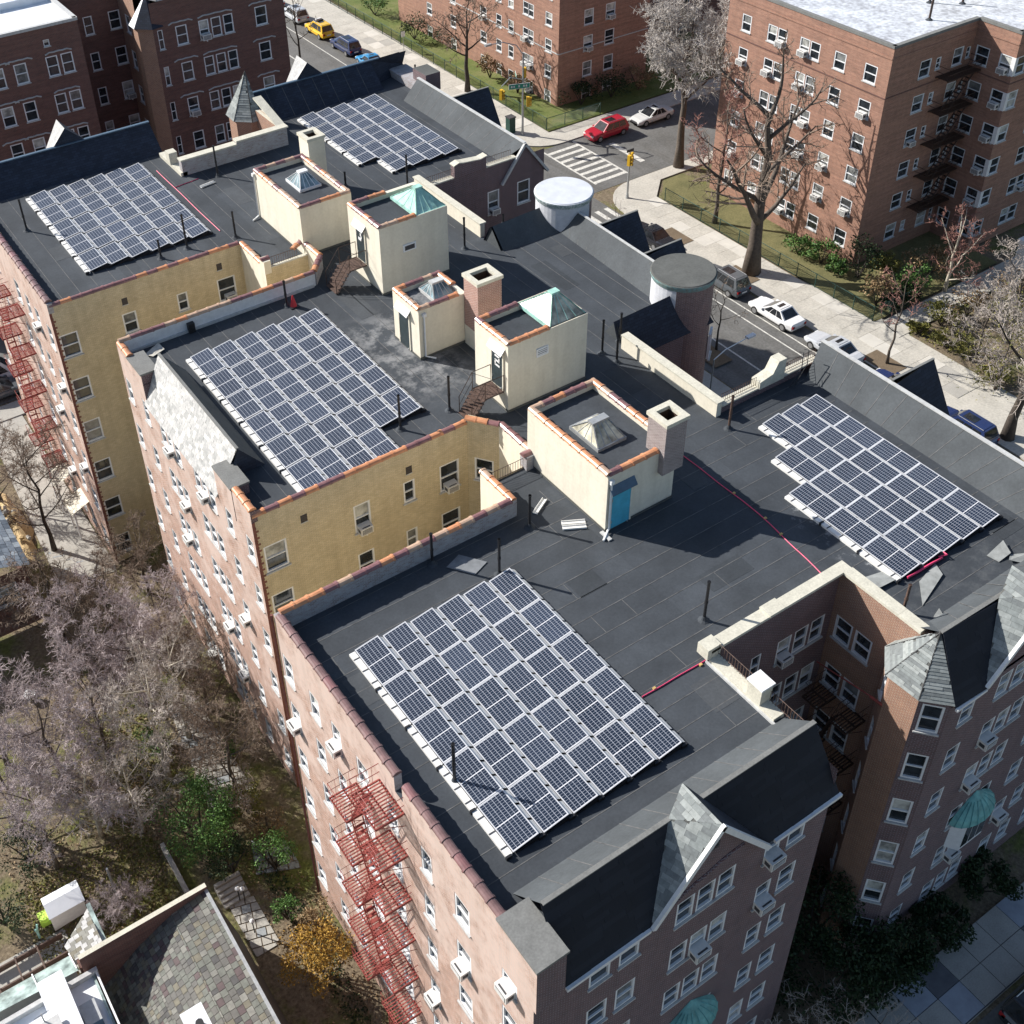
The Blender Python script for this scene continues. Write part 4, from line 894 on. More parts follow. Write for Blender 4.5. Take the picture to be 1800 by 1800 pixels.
b = MB(); b.box(27.62, 28.3, 36.235, 36.3, 2.5, 2.95, M['sash']); b.box(27.7, 28.22, 36.225, 36.235, 2.58, 2.87, M['grille'])
for k in range(3): b.box(27.7, 28.22, 36.21, 36.225, 2.6+k*.1, 2.66+k*.1, M['sash'])
wpart('louvre_vent', b, o)
# B3
o = bulkhead(24.98, 27.75, 42.2, 44.6, 2.9)
for a, q in (((25.1, 44.55), (25.1, 42.25)), ((25.08, 42.32), (27.3, 42.32)), ((25.1, 44.48), (27.7, 44.48)), ((27.63, 44.45), (27.63, 43.2))): coping(o, a, q, 2.9, WT, .5)
skylight(o, 26.25, 27.4, 42.75, 44.1, 2.62, .5, .35, M['skyglassb'], M['sill'], 4)
door(o, 24.98, 43.55, (-1, 0), .9, 2.0, .1, M['door'], M['white']); pipe_down(o, 25.25, 42.12, 2.6, .4, -.3)
# B2
o = bulkhead(26.5, 30.7, 48.3, 51.6, 4.05)
for a, q in (((26.62, 51.55), (26.62, 48.35)), ((26.6, 48.42), (28.75, 48.42)), ((26.65, 51.48), (28.75, 51.48))): coping(o, a, q, 4.05, WT, .56)
skylight(o, 28.85, 30.6, 48.4, 50.9, 3.9, .8, .1, M['copper'], M['copper'], 4)
door(o, 26.5, 50.3, (-1, 0), .85, 1.95, 1.2, M['door'], M['white'])
b = MB()
for z, y0, y1 in ((2.45, 50.32, 50.62), (2.75, 50.3, 50.42), (2.6, 50.25, 50.36)): b.box(26.43, 26.447, y0-.12, y1-.12, z, z+.16, M['white'])
wpart('door_number', b, o)
b = MB(); b.box(27.85, 28.65, 48.235, 48.3, 2.2, 2.62, M['sash']); b.box(27.95, 28.55, 48.225, 48.235, 2.28, 2.54, M['grille']); wpart('louvre_vent', b, o)
# B1
o = bulkhead(24.96, 28.2, 54.3, 60.0, 3.05)
for a, q in (((25.08, 59.95), (25.08, 54.35)), ((25.05, 54.42), (28.15, 54.42)), ((25.1, 59.88), (28.15, 59.88)), ((28.08, 59.9), (28.08, 54.5))): coping(o, a, q, 3.05, WT, .62)
skylight(o, 26.15, 27.4, 56.45, 58.1, 2.77, .6, .2, M['skyglassb'], M['sash'], 4); pipe_down(o, 24.9, 59.9, 2.8, -.5, -.2)
# roof stairs with open treads and rails
def roof_stair(y0, y1, xt, z, xf):
    b = MB(); k = M['brownpaint']; b.box(xt-1.05, xt, y0, y1, z-.04, z, M['rust'])
    for j in range(6): b.box(xt-1.05+j*.17, xt-1.02+j*.17, y0, y1, z, z+.015, k)
    n = 6
    for j in range(n):
        t = (j+.5)/n; x = xt-1.05+(xf-xt+1.05)*t; b.box(x-.14, x+.14, y0+.03, y1-.03, z*(1-t)-.015, z*(1-t)+.015, M['rust'])
    for y in (y0, y1):
        b.tube([(xt, y, z), (xt-1.05, y, z), (xf, y, 0)], .035, k, 4); b.tube([(xt, y, z+.95), (xt-1.05, y, z+.95), (xf, y, .95), (xf, y, 0)], .022, k, 4)
        b.tube([(xt-1.05, y, z), (xt-1.05, y, z+.95)], .02, k, 4); b.tube([(xt, y, z), (xt-.02, y, z+.95)], .02, k, 4); b.tube([(xt, y, z+.1), (xt-1.05, y, z+.9)], .012, k, 3); b.tube([(xt-1.05, y, z+.45), (xf, y, .45)], .012, k, 3)
    wpart('roof_stair', b, B)
roof_stair(36.55, 37.6, 26.0, 1.08, 24.2); roof_stair(49.8, 50.9, 26.45, 1.15, 24.5)
# chimneys
def chimney(x0, x1, y0, y1, h, mt, capm, plinth=0, z0=0):
    b = MB()
    if plinth: b.box(x0, x1, y0, y1, z0, plinth, M['stucco'], 'b')
    b.box(x0, x1, y0, y1, max(plinth, z0), h-.18, mt, 'bt'); o = wpart('chimney', b, B)
    b = MB(); e = .07; t = .2
    for f in ((x0-e, x1+e, y0-e, y0+t), (x0-e, x1+e, y1-t, y1+e), (x0-e, x0+t, y0+t, y1-t), (x1-t, x1+e, y0+t, y1-t)): b.box(f[0], f[1], f[2], f[3], h-.18, h, capm)
    wpart('chimney_cap', b, o)
    b = MB(); t = .2
    for pts in (((x0+t, y0+t), (x1-t, y0+t)), ((x1-t, y0+t), (x1-t, y1-t)), ((x1-t, y1-t), (x0+t, y1-t)), ((x0+t, y1-t), (x0+t, y0+t))):
        (a, c), (d, e_) = pts; b.poly([(a, c, h-1.4), (d, e_, h-1.4), (d, e_, h-.18), (a, c, h-.18)], M['brownpaint'])
    b.poly([(x0+t, y0+t, h-1.3), (x1-t, y0+t, h-1.3), (x1-t, y1-t, h-1.3), (x0+t, y1-t, h-1.3)], M['black']); wpart('flue', b, o)
chimney(27.6, 29.0, 40.95, 42.15, 4.1, M['bk_chim'], M['stone'], 1.15)
chimney(27.35, 28.45, 27.25, 28.35, 4.62, M['bk_chim2'] if 'bk_chim2' in M else brick('grey_chimney_brick', (.3, .25, .24), (.2, .15, .15), (.45, .4, .38)), M['stone'], 0, 1.9)
chimney(28.9, 30.0, 60.6, 61.8, 3.6, M['stucco'], M['stone'])
# ================================================================ solar arrays
PL, PW, PITCHX = 2.0, 1.02, 1.22
def panel_meshes():
    tilt = math.radians(9); b = MB(); ct, st_ = math.cos(tilt), math.sin(tilt); W_ = PW; fr = .035
    P = lambda s, y, d=0: (s*ct-d*st_, y, .13+s*st_+d*ct)
    # frame
    for s0, s1, y0, y1 in ((0, W_, 0, fr), (0, W_, PL-fr, PL), (0, fr, fr, PL-fr), (W_-fr, W_, fr, PL-fr)):
        v = [P(s0, y0), P(s1, y0), P(s1, y1), P(s0, y1)]; t = [P(s0, y0, .04), P(s1, y0, .04), P(s1, y1, .04), P(s0, y1, .04)]
        b.poly(t, M['alu'])
        for i in range(4): b.poly([v[i], v[(i+1) % 4], t[(i+1) % 4], t[i]], M['alu'])
    fm = b.mesh('solar_panel')
    g = MB(); g.poly([P(fr, fr, .034), P(W_-fr, fr, .034), P(W_-fr, PL-fr, .034), P(fr, PL-fr, .034)], M['pv']); g.poly([P(fr, fr, .0), P(fr, PL-fr, .0), P(W_-fr, PL-fr, .0), P(W_-fr, fr, .0)], M['black'])
    gm = g.mesh('cell_sheet', uv=False); uvl = gm.uv_layers.new(name='UVMap')
    for p in gm.polygons:
        for li, (u, v) in zip(p.loop_indices, ((0, 0), (1, 0), (1, 2), (0, 2)) if p.index == 0 else ((0, 0), (0, 2), (1, 2), (1, 0))): uvl.data[li].uv = (u, v)
    d = MB(); x1 = W_*ct; z1 = .13+W_*st_; gx = PITCHX-.02
    for k, (y0, y1) in enumerate(((.03, .6), (.7, 1.28), (1.38, 1.95))):
        d.poly([(x1+.005, y0, z1-.005), (gx, y0, .15), (gx, y1, .15), (x1+.005, y1, z1-.005)], M['defl'])
        d.poly([(x1+.005, y0, z1-.02), (x1+.005, y1, z1-.02), (gx, y1, .13), (gx, y0, .13)], M['defl'])
    for y0 in (.0, .62, 1.3, 1.96): d.box(x1-.05, gx+.05, y0, y0+.05, .0, .12, M['black'])
    dm = d.mesh('wind_deflector', uv=False)
    e = MB(); e.box(-.26, -.02, .02, PL-.02, .0, .12, M['defl']); 
    for y0 in (.3, .95, 1.6): e.box(-.262, -.0, y0, y0+.045, .1, .135, M['grille'])
    e.box(-.3, -.1, -.06, .02, .0, .16, M['black'])
    em = e.mesh('ballast_tray', uv=False)
    f = MB(); f.prism([(.1, -.02, .02), (x1, -.02, .02), (x1, -.02, z1-.02)], (0, .03, 0), M['black']); f.box(x1-.02, x1+.22, -.07, .08, .0, .16, M['black'])
    return fm, gm, dm, em, f.mesh('end_bracket', uv=False)
PFM, PGM, PDM, PEM, PBM = panel_meshes()
def array(label, x0, y1, cols, pl=2.08, dx=0, dark=None):
    """cols: per row (number of panels, index of the first), rows going +x, panels going -y from y1"""
    t = thing('solar_array', label, 'solar panels', (x0, y1, 0), 0, 'solar arrays on the black roof')
    for r, (n, first) in enumerate(cols):
        for k in range(first, first+n):
            o = link('solar_panel', PFM, t, Matrix.Translation((r*PITCHX, -(k+1)*pl, rnd.uniform(0, .012))))
            link('cell_sheet', PGM, o); link('wind_deflector', PDM, o)
            left_free = r == 0 or not (cols[r-1][1] <= k < cols[r-1][0]+cols[r-1][1])
            if left_free: link('ballast_tray', PEM, o)
            if k == first+n-1: link('end_bracket', PBM, o)
    return t
array('solar array of thirty panels on the near roof, lowest in the photo', 12.98, 27.9, [(5, 0)]*6, 2.02)
array('solar array beside the cream bulkheads, its lower rows ending at the orange tile coping', 15.65, 49.0, [(6, 0)]*4+[(5, 0)]*2, 2.07)
array('solar array at the far left below the dark sloped roof edge', 14.5, 70.5, [(5, 0)]*6+[], 2.14, 0)
array('far solar array beyond the plain cream chimney, left of a sloped roof strip', 33.2, 70.5, [(4, 0)]+[(5, 0)]*4, 2.12)
array('stepped solar array on the right, with two notches in its left side', 32.4, 28.75, [(3, 2), (4, 1), (5, 0), (5, 0), (5, 0)], 2.0)
# ================================================================ loose things on the roof
def pipe_mesh(h, mt):
    b = MB(); b.tube([(0, 0, 0), (0, 0, h)], .06, mt, 8); b.tube([(0, 0, h*.45), (0, 0, h*.45+.1)], .075, mt, 8); b.tube([(0, 0, h-.06), (0, 0, h)], .072, mt, 8)
    f = MB(); f.tube([(0, 0, .002), (0, 0, .07), (0, 0, .22)], [.24, .13, .07], M['roof'], 10); return b.mesh('pipe', uv=False), f.mesh('base_flashing', uv=False)
PIPES = [(13.1, 66.6, 2.1, 'black vent pipe by the far left solar array, nearest the left parapet'), (19.95, 59.1, 2.2, 'tall black vent pipe in front of the far left solar array'), (18.3, 58.95, 1.2, 'short vent pipe behind the far yellow court coping'), (22.75, 58.6, 1.7, 'black vent pipe at the corner of the far yellow court'), (25.15, 66.2, 2.1, 'black vent pipe before the whitewashed brick parapet at the rear'),
 (21.8, 50.4, 1.6, 'vent pipe beside a red cone shaped flag, at the top of the middle solar array'), (30.95, 60.2, 1.0, 'short vent pipe at the corner of the farthest bulkhead'), (34.05, 58.0, 2.07, 'black vent pipe by the lower corner of the far solar array'), (32.7, 49.75, 2.04, 'black vent pipe right of the green copper skylight'), (36.0, 50.65, .7, 'stub pipe at the edge of the shaded roof below the brick gable'),
 (21.3, 38.15, 2.05, 'black vent pipe at the lower corner of the middle solar array'), (23.9, 38.0, 1.96, 'black vent pipe left of the roof stair with the figure on its door'), (33.95, 37.7, 1.7, 'vent pipe behind the blue-black roof by the near round tower'), (32.55, 37.4, 2.0, 'vent pipe left of the blue-black roof by the near round tower'), (32.65, 36.4, 1.3, 'short vent pipe before the long white parapet'),
 (33.5, 29.5, 1.9, 'brown vent pipe at the end of the long white parapet'), (22.3, 29.55, 1.82, 'black vent pipe left of the bulkhead with the turquoise door'), (17.85, 30.1, 1.7, 'vent pipe against the whitewashed parapet of the near court'), (19.7, 28.05, 2.04, 'black vent pipe just above the nearest solar array'), (24.7, 21.65, 2.13, 'black vent pipe alone on the roof right of the nearest solar array'),
 (31.1, 17.6, 1.45, 'rusty vent pipe leaning by the stone coping of the front court'), (12.93, 21.1, 2.13, 'black vent pipe standing against the left edge of the nearest solar array'), (43.2, 71.6, 1.0, 'short vent pipe at the far street corner of the roof')]
PCACHE = {}
for x, y, h, lab in PIPES:
    mt = M['rust'] if ('rusty' in lab or 'brown' in lab) else M['black']; key = (round(h, 1), mt.name)
    if key not in PCACHE: PCACHE[key] = pipe_mesh(round(h, 1), mt)
    t = thing('vent_pipe', lab, 'vent pipe', (x, y, .0), rnd.uniform(0, 6), 'vent pipes on the flat roof'); link('pipe', PCACHE[key][0], t); link('base_flashing', PCACHE[key][1], t)
    if 'leaning' in lab: t.rotation_euler = (0, .12, .5)
def single(name, mb, label, cat, group=None, **kw): return tag(wpart(name, mb, None, **kw), label, cat, group)
def sag(p, q, z=.03, n=10, w=.06, f=.25):
    p, q = Vector(p), Vector(q); d = (q-p); s = Vector((-d.y, d.x, 0)).normalized()
    return [p.lerp(q, k/n)+s*w*f*math.sin(k*1.1+p.x) for k in range(n+1)]
b = MB(); a = [tuple(at(1200, 800, .03)), tuple(at(1333, 902, .03)), tuple(at(1443, 1007, .03)), (30.8, 20.55, .06)]
for k in range(3): b.tube(sag(a[k], a[k+1]), .024, M['pink'], 5)
single('cable', b, 'pink cable run from the bulkhead chimney to the front court corner', 'cable')
b = MB(); b.tube(sag((20.4, 20.2, .03), (23.4, 20.15, .03), w=.03), .026, M['pink'], 5); single('cable', b, 'pink cable from the nearest solar array to the stone court pier', 'cable')
b = MB(); b.tube(sag((22.3, 69.2, .03), (22.3, 59.8, .03), w=.05), .024, M['pink'], 5); b.tube(sag((22.3, 66.4, .03), (24, 66.6, .03), w=.04), .024, M['pink'], 5); single('cable', b, 'pink cable along the right side of the far left solar array', 'cable')
b = MB(); b.tube(sag((32.6, 18.65, .12), (34.6, 18.6, .12), w=.03), .05, M['pink'], 6); b.tube([(34.5, 18.7, .12), (34.8, 18.55, .2), (34.9, 18.9, .1)], .04, M['pink'], 5); single('cable', b, 'red cable bundle under the lower edge of the stepped solar array', 'cable')
b = MB(); b.tube(sag((28.1, 54.9, .03), (34.0, 57.9, .03), w=.05), .022, M['pink'], 5); single('cable', b, 'pink cable crossing the roof behind the green copper skylight', 'cable')
CB = MB(); CB.box(-.06, .06, -.045, .045, 0, .07, plain('wood_block', (.55, .38, .14), .8)); CBM = CB.mesh('cable_block', uv=False)
for k, (x, y, lab) in enumerate(((*at(1290, 868, 0)[:2], 'small timber block under the pink cable nearest the bulkhead chimney'), (*at(1345, 912, 0)[:2], 'small timber block under the pink cable at mid roof'), (*at(1373, 940, 0)[:2], 'small timber block under the pink cable nearest the front court'), (21.0, 20.25, 'small timber block by the right edge of the nearest solar array'), (23.1, 20.1, 'small timber block beside the stone court pier'))):
    o = link('cable_block', CBM); o.location = (x, y, .0); tag(o, lab, 'wood block', 'blocks under the cables')
def sheet(pts, mt, label, z=.02, cat='roofing scrap', th=.02):
    b = MB(); b.prism([(p[0], p[1], z+(p[2] if len(p) > 2 else 0)) for p in pts], (0, 0, th), mt); return single('roofing_scrap', b, label, cat, 'scraps left on the roof')
gs = plain('grey_felt', (.28, .29, .28), .8, .3, 3)
sheet([(31.2, 19.7), (32.5, 19.4), (32.7, 18.8, .08), (31.3, 18.9, .1)], gs, 'curled grey felt scrap by the lower corner of the stepped solar array')
sheet([(32.9, 18.3), (34.2, 18.6), (33.9, 18.0, .05), (32.0, 17.4)], gs, 'long grey felt scrap beside the rusty leaning pipe')
sheet([(36.2, 17.7), (37.3, 17.8, .15), (37.0, 17.2, .1), (36.3, 17.2)], gs, 'pale felt scrap left of the folded one near the right slope foot')
sheet([(37.0, 17.2), (37.7, 16.8, .05), (37.1, 16.5), (36.6, 17.0, .1)], gs, 'narrow felt scrap between two larger ones near the right slope foot')
sheet([(37.9, 17.2, .2), (38.3, 17.5, .1), (38.6, 16.7), (37.9, 16.7)], gs, 'folded felt scrap furthest right by the slope foot')
sheet([(31.9, 16.8), (32.3, 16.9, .1), (32.1, 16.3), (31.8, 16.4)], gs, 'small felt scrap on the foot of the front slope by the turret')
sheet([(18.2, 29.6), (19.0, 29.9), (19.7, 28.9), (18.9, 28.6)], plain('grey_patch', (.2, .21, .22), .85), 'flat grey roofing patch by the near court parapet')
for k, (x, y, rz, lab) in enumerate(((23.45, 30.2, .5, 'white metal tray lying above the first black pipe left of the turquoise door bulkhead'), (23.75, 28.35, -.5, 'white trays lying side by side near the downspout of the turquoise door bulkhead'), (24.15, 65.4, .15, 'white metal rail lying before the rear whitewashed parapet'))):
    b = MB()
    for j in range(2 if 'trays' in lab else 1):
        y0 = j*.28; b.box(-.5, .5, y0, y0+.22, 0, .02, M['defl']); b.box(-.5, .5, y0, y0+.02, .02, .08, M['defl']); b.box(-.5, .5, y0+.2, y0+.22, .02, .08, M['defl'])
    o = link('metal_tray', b.mesh('metal_tray', uv=False)); o.location = (x, y, .02); o.rotation_euler = (0, 0, rz); tag(o, lab, 'metal tray', 'metal trays left on the roof')
b = MB(); b.tube([(22.1, 50.2, 0), (22.1, 50.2, .7)], [.2, .03], plain('red_cone', (.65, .04, .05), .5), 8); b.box(21.85, 22.35, 49.95, 50.45, 0, .05, M['black']); single('traffic_cone', b, 'red cone by the top edge of the middle solar array', 'cone')
b = MB(); b.prism([(13.9, 50.6, .05), (14.8, 50.9, .25), (14.9, 50.4, .1), (14.2, 50.2, .05)], (0, 0, .03), M['walk']); single('crumpled_sheet', b, 'crumpled pale sheet in the corner behind the left brick pier', 'sheet')
# ================================================================ fire escapes
def fire_escape(label, xw, xo, ya, yb, floors, mt, first=None, gz=GZ, flip=1):
    """balconies on a wall facing -x between ya<yb"""
    t = thing('fire_escape', label, 'fire escape', (xw, (ya+yb)/2, floors[-1]))
    gap = (yb-ya)*.16; ym = (ya+yb)/2
    for i, z in enumerate(floors):
        for y0, y1 in ([first] if i == 0 and first else [(ya, ym-gap), (ym+gap, yb)]):
            b = MB(); n = int((y1-y0)/.13)
            for k in range(n+1): y = y0+(y1-y0)*k/n; b.box(xo, xw-.02, y-.022, y+.022, z, z+.03, mt)
            for x in (xo, (xo+xw)/2, xw-.06): b.box(x, x+.05, y0-.03, y1+.03, z-.07, z-.002, mt)
            for y in (y0-.03, y1): b.box(xo+.052, xw-.08, y, y+.03, z-.08, z-.004, mt)
            wpart('platform', b, t)
            b = MB()
            for zz in (.42, .88): b.tube([(xw, y0, z+zz), (xo, y0, z+zz), (xo, y1, z+zz), (xw, y1, z+zz)], .017, mt, 4)
            for k in range(int((y1-y0)/.3)+1): y = y0+k*.3; b.tube([(xo, y, z), (xo, y, z+.88)], .009, mt, 3, False)
            for y in (y0, y1):
                for k in range(1, 4): x = xo+(xw-xo)*k/4; b.tube([(x, y, z), (x, y, z+.88)], .009, mt, 3, False)
                b.tube([(xw, y, z-.75), (xo+.1, y, z-.04)], .016, mt, 4)
            wpart('railing', b, t)
        if i+1 < len(floors):
            z2 = floors[i+1]; b = MB(); x0, x1 = xo+.2, xo+.62
            a, c = (ym-gap+.1, ym+gap-.0) if i % 2 == 0 else (ym+gap-.1, ym-gap+.0)
            for x in (x0, x1):
                b.tube([(x, a, z), (x, c, z2)], .026, mt, 4); b.tube([(x, a, z+.7), (x, c, z2+.75)], .014, mt, 4)
            for k in range(1, 10): f = k/10; b.box(x0, x1, a+(c-a)*f-.05, a+(c-a)*f+.05, z+(z2-z)*f-.012, z+(z2-z)*f+.012, mt)
            wpart('stair_flight', b, t)
    b = MB(); z = floors[-1]
    for y in (ya+.5, ya+.9): b.tube([(xo+.1, y, z), (xo+.1, y, z-2.4)], .025, mt, 4)
    for k in range(8): b.tube([(xo+.1, ya+.5, z-.3*k-.2), (xo+.1, ya+.9, z-.3*k-.2)], .014, mt, 3)
    wpart('drop_ladder', b, t); return t
fire_escape('red iron fire escape on the sunlit side of the near wing, below the parapet gap', 11.1, 9.95, 21.4, 24.95, [-.55]+[-3.05-2.78*k for k in range(5)], M['redpaint'], (21.4, 23.0))
fire_escape('red iron fire escape on the sunlit wall at the far left, above the alley path', 11.2, 9.95, 63.7, 67.6, [-3.5-2.8*k for k in range(5)], M['redpaint'])
t = fire_escape('dark iron fire escape in the shaded front court', 30.6, 29.4, 17.6, 19.9, [-6.1-2.85*k for k in range(3)], M['brownpaint'])
b = MB(); b.tube([(29.4, 19.6, -3.6), (29.3, 16.3, -2.8)], .03, M['redpaint'], 5); b.tube([(29.3, 16.9, -2.95), (29.2, 16.3, -2.75)], .06, M['redpaint'], 6); single('boom', b, 'orange red pole slung across the shaded front court', 'pole')
# ================================================================ window air conditioners on the big building
for y, k, c in ((30.05, 1, 'by the corner pipe'), (26.25, 0, 'third from the corner pipe'), (18.0, 1, 'second from the front corner'), (15.4, 0, 'nearest the front corner pier'), (20.13, 3, 'beside the red fire escape')):
    ac((11.1, y, -1.18-1.36-2.85*k), (-1, 0), 'air conditioner on the sunlit near wall, %s row, %s' % (ORD[k], c), 'air conditioners on the sunlit near wall')
for y, k, c in ((45.85, 0, 'triple window under the slate roof, right half'), (41.88, 0, 'triple window left of the front brick pier'), (45.0, 1, 'far triple window column'), (45.85, 2, 'far triple window column'), (39.2, 2, 'single column before the yellow wall'), (41.88, 3, 'near triple window column'), (41.06, 4, 'near triple window column'), (45.85, 5, 'far triple window column')):
    ac((12.9, y, -1.32-1.33-2.95*k), (-1, 0), 'air conditioner below the pale slates, %s row, %s' % (ORD[k], c), 'air conditioners on the middle sunlit wall')
for y, k in ((58.15, 1), (60.3, 2), (58.15, 3), (60.3, 0), (61.95, 4)):
    ac((11.2, y, -1.3-1.38-2.95*k), (-1, 0), 'air conditioner on the far left sunlit wall, %s row, %s' % (ORD[k], 'by the yellow corner' if y < 60 else 'by the fire escape'), 'air conditioners on the far left wall')
for x, k, c in ((21.13, 0, 'right of the gable'), (21.13, 1, 'right of the gable'), (18.1, 1, 'in the triple window below the gable')):
    ac((x, 14.15, -1.5-1.34-2.83*k), (0, -1), 'air conditioner %s on the shaded near front, %s row' % (c, ORD[k]), 'air conditioners on the shaded near front', 1.1)
for x, k, c in ((33.4, 1, 'left light of the triple window'), (33.4, 2, 'left light of the triple window'), (34.1, 4, 'below the copper hood'), (37.4, 4, 'right of the copper hood')):
    ac((x, 14.15, -1.62-1.34-2.87*k), (0, -1), 'air conditioner %s on the shaded right front, %s row' % (c, ORD[k]), 'air conditioners on the shaded right front', 1.1)
ac((27.95, 20.25, -3.18), (0, -1), 'air conditioner in the triple window of the shaded front court', 'air conditioners in the front court')
for x, z, c in ((22.8, -3.13, 'rightmost yellow wall window of the near court'), (18.1, -3.23, 'middle yellow wall window of the near court')):
    ac((x, 36.45, z), (0, -1), 'air conditioner in the %s, top row' % c, 'air conditioners in the yellow court walls')
ac((21.3, 57.15, -2.88), (0, -1), 'air conditioner in the top right window of the far yellow court', 'air conditioners in the yellow court walls')
ac((39.35, 56.4, -2.88), (0, -1), 'air conditioner in the dark brick wall left of the small gable', 'air conditioners in the gable wall')
# ================================================================ ground, roads, pavements
def sheet_s(name, pts, z, mt, kind='structure'):
    b = MB(); b.poly([(p[0], p[1], z) for p in pts], mt); return tag(link(name, b.mesh(name)), kind=kind)
R4 = lambda x0, x1, y0, y1: [(x0, y0), (x1, y0), (x1, y1), (x0, y1)]
sheet_s('ground', R4(-400, 500, -300, 600), GZ-.12, M['ground'])
sheet_s('street', R4(54.5, 64.4, -200, 500), GZ-.1, M['asphalt']); sheet_s('cross_street', R4(64.4, 400, 77.0, 86.8), GZ-.1, M['asphalt']); sheet_s('cross_street', R4(-200, 54.5, 77.5, 86.8), GZ-.1, M['asphalt']); sheet_s('front_street', R4(-200, 54.5, -3, 9.4), GZ-.1, M['asphalt'])
def slab(name, pts, z, mt, h=.12):
    b = MB(); b.prism([(p[0], p[1], z-h) for p in pts], (0, 0, h), M['kerb'], mt); return tag(link(name, b.mesh(name)), kind='structure')
arc = [(69.0-4.2*math.sin(a)*1.0, 72.6+4.2*math.cos(a)) for a in np.linspace(0, PI/2, 9)]
slab('pavement', [(64.6, -200), (70.0, -200), (70, 47.6), (69.0, 56), (69, 73), (71.5, 75.3), (200, 75.3), (200, 76.9)]+arc+[(64.6, 72)], GZ, M['walk'])
arc2 = [(69.0-4.2*math.cos(a), 91.0-4.2*math.sin(a)) for a in np.linspace(0, PI/2, 9)]
slab('pavement', [(64.6, 500)]+[(64.6, 91.0)]+arc2+[(200, 86.8), (200, 89.3), (69.2, 89.4), (69.8, 120), (70.5, 500)], GZ, M['walk'])
slab('pavement', [(47, -200), (54.3, -200), (54.3, 77.2), (-60, 77.2), (-60, 75.4), (47, 75.4)], GZ, M['walk2']); slab('pavement', [(50, 87), (54.3, 87), (54.3, 300), (50, 300)], GZ, M['walk2']); slab('pavement', [(-60, 87), (49.8, 87), (49.8, 88.8), (-60, 88.8)], GZ, M['walk2'])
slab('pavement', [(-60, 9.6), (46.8, 9.6), (46.8, 12.35), (-60, 12.35)], GZ, M['walk2'])
# concrete flags of the front pavement, each its own slab
P = tag(link('front_pavement_base', MB_ := (lambda b: (b.poly([(28, 9.61, GZ+.002), (46.7, 9.61, GZ+.002), (46.7, 12.34, GZ+.002), (28, 12.34, GZ+.002)], M['grille']), b.mesh('front_pavement_base'))[1])(MB())), kind='structure')
fl = [M['walk2'], M['walk2'], plain('blue_slab', (.34, .36, .4), .9, .15, 2), plain('dark_slab', (.14, .14, .15), .9, .2, 2)]
for i in range(13):
    for j in range(2):
        b = MB(); x = 28.05+i*1.42; y = 9.65+j*1.35; b.box(x+.012, x+1.4, y+.012, y+1.33, GZ+.004, GZ+.03+rnd.uniform(0, .008), fl[2] if (i+j) % 5 == 2 else (fl[3] if (i*2+j) % 7 == 5 else fl[0]), 'b'); wpart('paving_slab', b, P)
def slabs(x0, x1, y0, y1, dx, dy, name):
    base = tag(link(name, (lambda b: (b.poly([(x0, y0, GZ+.003), (x1, y0, GZ+.003), (x1, y1, GZ+.003), (x0, y1, GZ+.003)], M['kerb']), b.mesh(name))[1])(MB())), kind='structure')
    nx, ny = max(1, round((x1-x0)/dx)), max(1, round((y1-y0)/dy)); mm = [M['walk'], M['walk'], plain('pale_walk', (.58, .55, .49), .9, .12, 1), M['walk2']]
    for i in range(nx):
        for j in range(ny):
            b = MB(); xa, ya = x0+(x1-x0)*i/nx, y0+(y1-y0)*j/ny; b.box(xa+.012, xa+(x1-x0)/nx-.012, ya+.012, ya+(y1-y0)/ny-.012, GZ+.004, GZ+.022+rnd.uniform(0, .006), rnd.choices(mm, [5, 5, 3, 1])[0], 'b'); wpart('paving_slab', b, base)
slabs(66.4, 69.0, 38, 73, 1.3, 1.5, 'east_pavement_flags'); slabs(66.4, 69.2, 92, 140, 1.4, 1.8, 'north_pavement_flags')
# painted lines
lz = GZ-.094
def line(name, pts, label=None): b = MB(); b.poly([(p[0], p[1], lz) for p in pts], M['line']); o = link(name, b.mesh(name)); o['kind'] = 'structure'
for x, a, c in ((61.5, -100, 69.5), (62.6, -100, 69.5), (61.5, 94, 400)): line('lane_line', R4(x-.06, x+.06, a, c))
line('centre_line', R4(57.6, 57.75, -100, 70)); line('centre_line', R4(57.6, 57.75, 95, 400))
X1 = MB()
y = 78.3
while y < 86.4: X1.poly([(66.3, y, lz), (69.9, y, lz), (69.9, y+.42, lz), (66.3, y+.42, lz)], M['line']); y += 1.02
X1.box(66.1, 66.3, 78.2, 86.6, lz-.004, lz+.001, M['line'], 'b'); X1.box(69.9, 70.1, 78.2, 86.6, lz-.004, lz+.001, M['line'], 'b')
x = 55.4
while x < 64: X1.poly([(x, 70.6, lz), (x+.45, 70.6, lz), (x+.45, 74.2, lz), (x, 74.2, lz)], M['line']); x += 1.05
X1.box(55.2, 64.2, 70.35, 70.55, lz-.004, lz+.001, M['line'], 'b'); tag(link('crosswalk', X1.mesh('crosswalk')), kind='structure')
line('stop_line', R4(72.4, 73.0, 79.2, 84.0))
M['drylawn'] = plain('dry_lawn', (.17, .15, .065), .95, .5, .6, c2=(.07, .075, .025), fine=9)
